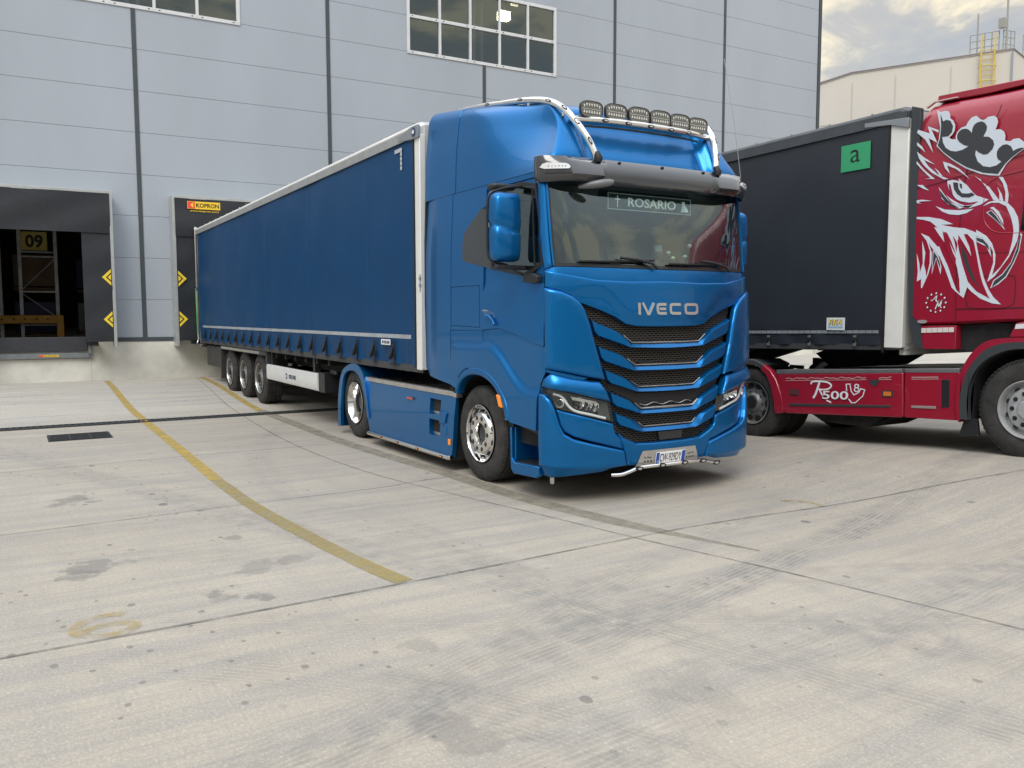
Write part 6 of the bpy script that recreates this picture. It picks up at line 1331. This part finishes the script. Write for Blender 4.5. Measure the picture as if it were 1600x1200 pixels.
cabR = fin('cab', bm, RED, rt_, 40)
# door window and windscreen (ahead of the frame edge)
rp('side_window', [(1.43, 2.60), (1.47, 3.16), (2.45, 3.16), (2.75, 2.45), (1.95, 2.40)], YR-.006, YR+.01, SGLASS if False else mat('dark_glass', (.01, .012, .014), .08, 0, 1), rt_, .0)
bm = bmesh.new(); box(bm, 2.955, 2.965, YR+.12, YR+2.43, 2.35, 3.3); fin('windscreen', bm, mat('dark_glass', (.01, .012, .014), .08), rt_, 0)
rp('front_panel', [(2.94, 1.0), (3.04, 1.0), (3.04, 2.25), (2.94, 2.3)], YR+.05, YR+2.5, RED, rt_, .03)
rp('bumper', [(2.2, .45), (3.02, .45), (3.08, .75), (3.04, 1.02), (2.2, 1.02)], YR+.02, YR+2.53, RED, rt_, .04)
rp('roof_cap', [(.37, 4.115), (.38, 4.185), (1.10, 4.165), (1.45, 4.15), (1.5, 4.10), (.9, 4.09)], YR+.16, YR+2.4, RED, rt_, .01)
rp('cap_edge', [(.26, 4.083), (.36, 4.128), (.62, 4.122), (.62, 4.112), (.36, 4.116), (.27, 4.07)], YR+.12, YR+.16, mat('pale_edge', (.6, .45, .42), .4), rt_, 0)
# seams drawn as shallow dark grooves
def seam(pts, name='seam', w=.010, par=cabR, y=YR-.0005):
    bm = bmesh.new(); P = smoothpath([(a, 0, b) for a, b in pts], 5)
    for p, q in zip(P, P[1:]):
        d = (q-p).normalized(); n = Vector((-d.z, 0, d.x))*w/2
        bm.faces.new([bm.verts.new((v.x, y-.0035, v.z)) for v in (p+n, q+n, q-n, p-n)])
    bmesh.ops.remove_doubles(bm, verts=bm.verts, dist=.0002); return fin(name, bm, mat('seam_dark', (.05, .004, .008), .6), par, 0)
seam([(.272, 3.165), (.5, 3.19), (.843, 3.245), (1.3, 3.33), (1.7, 3.40)]); seam([(1.185, 3.90), (1.13, 3.76), (1.06, 3.68), (1.04, 3.66)]); seam([(.86, 3.36), (.83, 3.22), (.80, 3.0), (.785, 2.6), (.772, 2.2), (.783, 1.64)])
seam([(.97, 2.11), (1.0, 2.14), (1.1, 2.145), (1.35, 2.14), (1.40, 2.10), (1.40, 1.88), (1.36, 1.83), (1.25, 1.80), (.95, 1.81), (.90, 1.86), (.90, 1.98), (.97, 2.11)], w=.007)
seam([(.79, 2.41), (1.2, 2.385), (1.7, 2.37)], w=.006); seam([(.79, 1.80), (1.2, 1.80), (1.7, 1.82)], w=.012)
bm = bmesh.new(); tube(bm, smoothpath([(1.44, YR-.0, 3.20), (1.20, YR-.0, 3.17), (1.08, YR-.0, 3.12), (1.05, YR-.0, 3.05), (1.04, YR-.0, 2.80), (1.08, YR-.0, 2.68), (1.18, YR-.0, 2.60), (1.35, YR-.0, 2.575), (1.5, YR-.0, 2.57)], 5), .006, 8); fin('window_recess', bm, RED, cabR, 60)
rp('rear_lower_panel', [(.385, 1.612), (.79, 1.62), (.79, 1.36), (.41, 1.35), (.395, 1.45)], YR+.004, YR+.12, RED, rt_, .008)
rp('lower_cab_dark', [(.79, 1.62), (1.45, 1.66), (2.9, 1.78), (2.9, 1.0), (2.2, 1.45), (1.3, 1.45), (1.14, 1.40), (1.0, 1.34), (.80, 1.36)], YR+.10, YR+2.4, DARK, rt_, 0)
rp('step_panel', [(1.43, 1.655), (1.52, 1.67), (2.9, 1.80), (2.9, 1.1), (2.35, 1.3), (1.9, 1.50), (1.52, 1.51), (1.36, 1.50)], YR+.002, YR+.1, RED, rt_, .01)
rp('reflective_strip', [(1.43, 1.64), (1.8, 1.67), (1.8, 1.62), (1.42, 1.59)], YR-.004, YR+.002, WSTRIPE, rt_, 0)
bm = bmesh.new()
for k in range(6): a = .388+k*.0645; yprism(bm, [(a, 1.534+k*.0025), (a+.059, 1.536+k*.0025), (a+.059, 1.589+k*.0025), (a, 1.587+k*.0025)], YR+.001, YR-.003)
fin('reflective_strip', bm, mat('strip_pale', (.62, .56, .54), .4), rt_, 0)
# dark gap trim between cab and trailer
rp('rear_side_flap', [(.275, 4.06), (.165, 4.10), (.168, 3.2), (.205, 2.2), (.235, 1.62), (.30, 1.36), (.41, 1.352), (.385, 1.50), (.375, 1.62), (.325, 1.69), (.27, 3.2)], YR+.006, YR+.06, mat('flap_rubber', (.035, .042, .048), .5, 0, 0, .2, 4), rt_, .006)
rp('cab_back', [(.24, 1.5), (.30, 1.5), (.30, 3.9), (.24, 3.9)], YR+.08, YR+2.45, DARK, rt_, 0)
# wheel arch and wheels
AO_ = [(.88, .565), (.845, .70), (.839, .821), (.851, 1.003), (.909, 1.186), (1.006, 1.342), (1.127, 1.446), (1.249, 1.484), (1.392, 1.498), (1.6, 1.505), (1.85, 1.47), (2.08, 1.36), (2.22, 1.18), (2.28, .98), (2.29, .8)]
AM_ = [(.90, .60), (.881, .773), (.906, .968), (.951, 1.124), (1.035, 1.255), (1.131, 1.359), (1.264, 1.425), (1.394, 1.450), (1.6, 1.458), (1.82, 1.42), (2.02, 1.31), (2.15, 1.15), (2.21, .97), (2.22, .8)]
AN_ = [(.986, .603), (.966, .78), (.983, .973), (1.041, 1.129), (1.136, 1.247), (1.268, 1.33), (1.41, 1.378), (1.6, 1.388), (1.78, 1.35), (1.95, 1.25), (2.06, 1.10), (2.10, .95), (2.11, .8)]
AO_ = sp2(AO_, 3); AM_ = sp2(AM_, 3); AN_ = sp2(AN_, 3)
for sg in (1, -1):
    Y = lambda d: (YR+d) if sg == 1 else (YR+2.55-d)
    rp('wheel_arch', AO_+AM_[::-1], Y(-.03), Y(.08), RED, rt_, .015)
    a = rp('arch_lip', AM_+AN_[::-1], Y(-.035), Y(.04), mat('arch_black', (.035, .04, .043), .5), rt_, .01)
    bm = bmesh.new()
    for p, q, r_, s_ in zip(AN_, AN_[1:], [(x+(1.56-x)*-.03, z+(.79-z)*-.03) for x, z in AN_], [(x+(1.56-x)*-.03, z+(.79-z)*-.03) for x, z in AN_[1:]]): yprism(bm, [p, q, s_, r_], Y(.04), Y(.6))
    box(bm, .86, 2.3, Y(.60), Y(.62), .5, 1.45); fin('wheel_house', bm, DARK, rt_, 0)
    rp('mud_flap', [(.915, .60), (.858, .400), (1.085, .436), (1.06, .62)], Y(.02), Y(.05), BLACKP, rt_, 0)
    wheel(rt_, 1.585, Y(.18), -sg, 'red', .525, .765, .36)
    wheel(rt_, -2.16, Y(.20), -sg, 'trailer', .505, .515, .32); wheel(rt_, -2.16, Y(.55), -sg, 'trailer', .505, .515, .30)
    RO2 = [(-2.9, .75), (-2.80, .93), (-2.6, 1.06), (-2.40, 1.115), (-2.117, 1.125), (-1.93, 1.06), (-1.806, .99), (-1.698, .863), (-1.615, .70), (-1.568, .524), (-1.567, .42)]
    RI2 = [(-1.699, .396), (-1.712, .58), (-1.785, .763), (-1.90, .93), (-2.068, 1.035), (-2.40, 1.045), (-2.6, .98), (-2.73, .88), (-2.82, .72)]
    k = 6
    rp('rear_fender', [(-1.93, 1.06), (-1.806, .99), (-1.698, .863), (-1.615, .70), (-1.568, .524), (-1.567, .42), (-1.699, .396), (-1.712, .58), (-1.785, .763), (-1.88, .92), (-1.98, .99)], Y(-.01), Y(.08), RED, rt_, .02)
    rp('rear_fender_top', RO2[:6]+[(-1.98, .99), (-2.068, 1.035), (-2.40, 1.045), (-2.6, .98), (-2.73, .88), (-2.82, .72)], Y(.0), Y(.55), mat('fender_grey', (.045, .05, .055), .5), rt_, .015)
    # skirts
    sk = rp('side_skirt', [(-1.66, .945), (.165, 1.068), (.178, 1.06), (.200, .56), (.172, .541), (-1.50, .425), (-1.563, .44), (-1.64, .70), (-1.69, .90)], Y(.0), Y(.05), RED, rt_, .012)
    sk2 = rp('front_skirt', [(.205, 1.07), (.85, 1.108), (.858, 1.09), (.84, .867), (.868, .60), (.85, .578), (.225, .548), (.213, .56)], Y(.0), Y(.05), RED, rt_, .012)
    rp('skirt_trim', [(-1.69, .998), (.14, 1.108), (.165, 1.112), (.165, 1.068), (-1.69, .945)], Y(-.004), Y(.4), mat('dull_steel', (.42, .42, .42), .35, .8, 0, .2, 6), sk, .003)
    rp('skirt_trim', [(.205, 1.113), (.85, 1.150), (.85, 1.108), (.205, 1.072)], Y(-.004), Y(.4), mat('dull_steel', (.42, .42, .42)), sk2, .003)
    rp('rub_strip', [(-1.465, .563), (.04, .672), (.04, .643), (-1.465, .525)], Y(-.008), Y(.0), CHARC, sk, .003)
    rp('rub_strip', [(.30, .695), (.60, .712), (.60, .683), (.30, .665)], Y(-.008), Y(.0), mat('pale_strip', (.25, .22, .21), .4), sk2, .003)
    rp('latch_recess', [(.655, 1.02), (.745, 1.02), (.752, .715), (.665, .70)], Y(-.006), Y(.0), mat('recess_black', (.015, .015, .018), .4), sk2, .004)
    rp('raised_field', [(.29, .985), (.66, 1.02), (.665, .71), (.30, .69)], Y(-.003), Y(.0), RED, sk2, .004)
# underside and chassis of the red tractor
bm = bmesh.new(); 
for y_ in (YR+.85, YR+1.7): yprism(bm, [(-3.0, .85), (2.4, 1.05), (2.4, .82), (-3.0, .60)], y_-.04, y_+.04)
yprism(bm, [(-1.15, .43), (-1.0, .36), (-.35, .36), (-.1, .50), (.1, .58), (-1.3, .50)], YR+.1, YR+.9); yprism(bm, [(-1.5, .9), (.8, 1.05), (.8, .60), (-1.5, .45)], YR+.06, YR+.5); yprism(bm, [(-1.5, .9), (.8, 1.05), (.8, .60), (-1.5, .45)], YR+2.05, YR+2.49)
tube(bm, [(-2.16, YR+.3, .515), (-2.16, YR+2.25, .515)], .1, 10); tube(bm, [(1.585, YR+.3, .7), (1.585, YR+2.25, .7)], .08, 10)
yprism(bm, [(-1.75, 1.20), (-1.35, 1.34), (-.75, 1.36), (-.6, 1.24), (-.9, 1.06), (-1.5, 1.02)], YR+.85, YR+1.7)
fin('chassis', bm, DARK, rt_, 0)
bm = bmesh.new(); yprism(bm, [(-1.6, .99), (.85, 1.14), (1.0, 1.16), (1.0, 1.13), (-1.6, .96)], YR+.1, YR+2.45); fin('deck_plate', bm, mat('deck_grey', (.12, .12, .13), .5, .5, 0, .2, 8), rt_, 0)
# small things on the skirt
for x_, z_, m_ in ((-1.39, .712, mat('dark_red_lamp', (.12, .03, .04), .3)), (-.011, .805, mat('amber_dull', (.55, .16, .03), .3))):
    bm = bmesh.new(); yprism(bm, [(x_-.075, z_-.045), (x_+.075, z_-.037), (x_+.075, z_+.045), (x_-.075, z_+.037)], YR-.004, YR+.0, 1); yprism(bm, [(x_-.05, z_-.028), (x_+.05, z_-.024), (x_+.05, z_+.028), (x_-.05, z_+.024)], YR-.012, YR-.002, 0); fin('side_marker', bm, [m_, CHARC], rt_, 0)
bm = bmesh.new()
import itertools
for a, b, k in ((-1.53, -.30, 1), (-.13, .035, 1), (.29, .62, 0)):
    x = a
    P1 = []
    while x < b: P1.append((x, .868+.0475*(x+1.536)/.6*.9+.011*math.sin(x*41)*math.sin(x*13+1)*k+.022)); x += .02
    for p, q in zip(P1, P1[1:]): yprism(bm, [(p[0], p[1]-.004), (q[0], q[1]-.004), (q[0], q[1]+.004), (p[0], p[1]+.004)], YR-.002, YR-.004)
    if k or True: yprism(bm, [(a, .858+.075*(a+1.536)), (b, .858+.075*(b+1.536)), (b, .864+.075*(b+1.536)), (a, .864+.075*(a+1.536))], YR-.002, YR-.004)
fin('scroll_line', bm, mat('scroll_pale', (.5, .35, .34), .5), rt_, 0)
bm = bmesh.new(); yprism(bm, [(-.27, .955), (-.12, .965), (-.145, .91), (-.195, .875), (-.245, .905)], YR-.002, YR-.0065); fin('dark_patch', bm, CHARC, rt_, 0)
ls = mat('decal_white', (.66, .70, .74), .45)
bm = bmesh.new()
def dstroke(bm, pts, w, y=YR-.002, closed=False, th=.004):
    P = [Vector((a, b)) for a, b in pts]; n = len(P); o = []
    for i in range(n):
        d = (P[min(i+1, n-1)]-P[max(i-1, 0)]).normalized(); nn = Vector((-d.y, d.x))*w/2; o.append((P[i]+nn, P[i]-nn))
    for (a, b), (c, d) in zip(o, o[1:]): yprism(bm, [tuple(a), tuple(c), tuple(d), tuple(b)], y, y-th)
def sm2(P, k=6): return [(p.x, p.y) for p in smoothpath([(a, b, 0) for a, b in P], k)]
dstroke(bm, sm2([(-1.115, .842), (-1.10, .875), (-1.0, .888), (-.87, .885), (-.805, .85), (-.84, .805), (-.93, .785), (-1.03, .79)]), .020)
dstroke(bm, sm2([(-.985, .875), (-1.01, .80), (-1.04, .72), (-1.075, .665)]), .028, YR-.0035); dstroke(bm, sm2([(-.98, .785), (-.975, .77), (-.94, .72), (-.925, .705)]), .020, YR-.003); dstroke(bm, sm2([(-.87, .655), (-.84, .645), (-.80, .630)]), .018)
dg = fin('script_letter', bm, ls, rt_, 0)
text('lettering', '500', ls, rt_, (-.930, YR-.009, .667), (1, 0, .055), (0, 0, 1), .385, .105, 0, .003, .012)
text('figures_shadow', '500', RED, rt_, (-.945, YR-.0065, .660), (1, 0, .055), (0, 0, 1), .42, .120, 0, .002, .035)
bm = bmesh.new()
V8 = [(-.585, .880), (-.530, .885), (-.510, .80), (-.47, .755), (-.40, .79), (-.375, .838), (-.318, .828), (-.345, .75), (-.445, .66), (-.50, .655), (-.565, .72), (-.585, .880)]
for i_, (p, q) in enumerate(zip(V8, V8[1:])): d_ = Vector((q[0]-p[0], q[1]-p[1])).normalized()*.005; dstroke(bm, [(p[0]-d_.x, p[1]-d_.y), (q[0]+d_.x, q[1]+d_.y)], .011, YR-.002-.0006*(i_ % 3))
for cz_, r_ in ((.822, .024), (.868, .020)):
    for k in range(16): a0, a1 = 2*math.pi*k/16, 2*math.pi*(k+1.15)/16; dstroke(bm, [(-.432+(r_+.008)*math.cos(a0), cz_+r_*math.sin(a0)), (-.432+(r_+.008)*math.cos(a1), cz_+r_*math.sin(a1))], .013, YR-.003-.0005*(k % 2)-(.0012 if cz_ > .85 else 0))
fin('v8_mark', bm, ls, rt_, 0)
# star ring with monogram
for k in range(12):
    a0 = R(90+30*k)
    for dx, y_, mm_, nm in ((0, YR-.0025, WINK, 'star'), (.005, YR-.0005, BLK, 'star_shadow')):
        cx, cz = .551+dx+.115*math.cos(a0), 1.873-dx+.104*math.sin(a0); bm = bmesh.new()
        yprism(bm, [(cx+(.015 if j % 2 == 0 else .0065)*math.sin(math.pi*j/5), cz+(.015 if j % 2 == 0 else .0065)*math.cos(math.pi*j/5)) for j in range(10)], y_, y_-.0015); fin(nm, bm, mm_, rt_, 0)
bm = bmesh.new()
for dx, dy, y_, mi in ((.005, -.005, YR-.0005, 1), (0, 0, YR-.0025, 0)):
    k0 = len(bm.faces)
    for P, w in ((sm2([(.49, 1.905), (.505, 1.895), (.53, 1.925), (.560, 1.955)]), .006), (sm2([(.560, 1.955), (.552, 1.925), (.553, 1.895), (.565, 1.885)]), .012), ([(.515, 1.915), (.56, 1.915)], .005), (sm2([(.545, 1.80), (.555, 1.825), (.585, 1.90)]), .010), (sm2([(.585, 1.90), (.578, 1.86), (.582, 1.825)]), .007), (sm2([(.582, 1.825), (.60, 1.86), (.622, 1.90)]), .010), (sm2([(.622, 1.90), (.612, 1.86), (.605, 1.825), (.62, 1.818)]), .007)): dstroke(bm, [(a+dx, b+dy) for a, b in P], w, y_, th=.002)
    bm.faces.ensure_lookup_table()
    for f in bm.faces[k0:]: f.material_index = mi
fin('monogram', bm, [WINK, BLK], rt_, 0)
bm = bmesh.new(); yprism(bm, [(.394+.06*math.cos(t), 1.661+.020*math.sin(t)) for t in [2*math.pi*k/24 for k in range(24)]], YR-.001, YR-.006); fin('oval_badge', bm, mat('badge_silver', (.55, .5, .5), .3, .5), rt_, 0)
# crowned bird head graphic: white shapes, dark shapes over them
def wind(p, poly):
    w = 0; n = len(poly)
    for i in range(n):
        (x0, y0), (x1, y1) = poly[i], poly[(i+1) % n]; c_ = (x1-x0)*(p[1]-y0)-(p[0]-x0)*(y1-y0)
        if y0 <= p[1] < y1 and c_ > 0: w += 1
        if y1 <= p[1] < y0 and c_ < 0: w -= 1
    return w != 0
def decal(bm, poly, y0, y1):
    P = []
    for q in poly:
        if not P or math.hypot(q[0]-P[-1][0], q[1]-P[-1][1]) > .001: P.append(q)
    V_, E_, F_, *_ = delaunay_2d_cdt([Vector(p) for p in P], [(i, (i+1) % len(P)) for i in range(len(P))], [], 0, 1e-6)
    fs = [list(f) for f in F_ if wind((sum(V_[i].x for i in f)/len(f), sum(V_[i].y for i in f)/len(f)), P)]
    sheet(bm, [tuple(v) for v in V_], fs, lambda a, b: (a, y1, b), lambda a, b: (a, y0, b))
bm = bmesh.new()
for P in GW: decal(bm, P, YR-.001, YR-.0045)
gw = fin('bird_graphic', bm, mat('decal_grey_white', (.55, .61, .68), .5), cabR, 0)
bm = bmesh.new()
for P in GB: decal(bm, P, YR-.004, YR-.0075)
fin('dark_shapes', bm, mat('decal_dark', (.035, .037, .042), .45), gw, 0)
for P in GRD:
    bm = bmesh.new(); decal(bm, P, YR-.004, YR-.0072); fin('red_shape', bm, RED, gw, 0)
# roof fittings
for x_, y_, r_ in ((.58, YR+.55, .055), (.95, YR+.55, .06), (1.14, YR+.5, .045), (1.27, YR+.5, .075)):
    bm = bmesh.new(); rr = []
    for k in range(7):
        a = math.pi/2*k/6; rr.append((r_*math.cos(a)+.0001, .05+r_*math.sin(a)))
    V_ = [[bm.verts.new((x_+q*math.cos(t), y_+q*math.sin(t), 4.13+h_)) for t in [2*math.pi*j/16 for j in range(16)]] for q, h_ in [(r_*.6, 0), (r_*.6, .04)]+rr]
    for a, b in zip(V_, V_[1:]):
        for j in range(16): bm.faces.new((a[j], a[(j+1) % 16], b[(j+1) % 16], b[j]))
    fin('roof_horn', bm, BLACKP if r_ != .055 else BLACKP, rt_, 60)
bm = bmesh.new(); tube(bm, [(.60, YR+.5, 4.17), (.655, YR+.45, 4.165)], .045, 12, rr=[.03, .045]); tube(bm, [(1.17, YR+.5, 4.19), (1.21, YR+.45, 4.17)], .03, 10); fin('roof_lamp', bm, mat('lamp_cream', (.62, .55, .42), .3), rt_, 40)
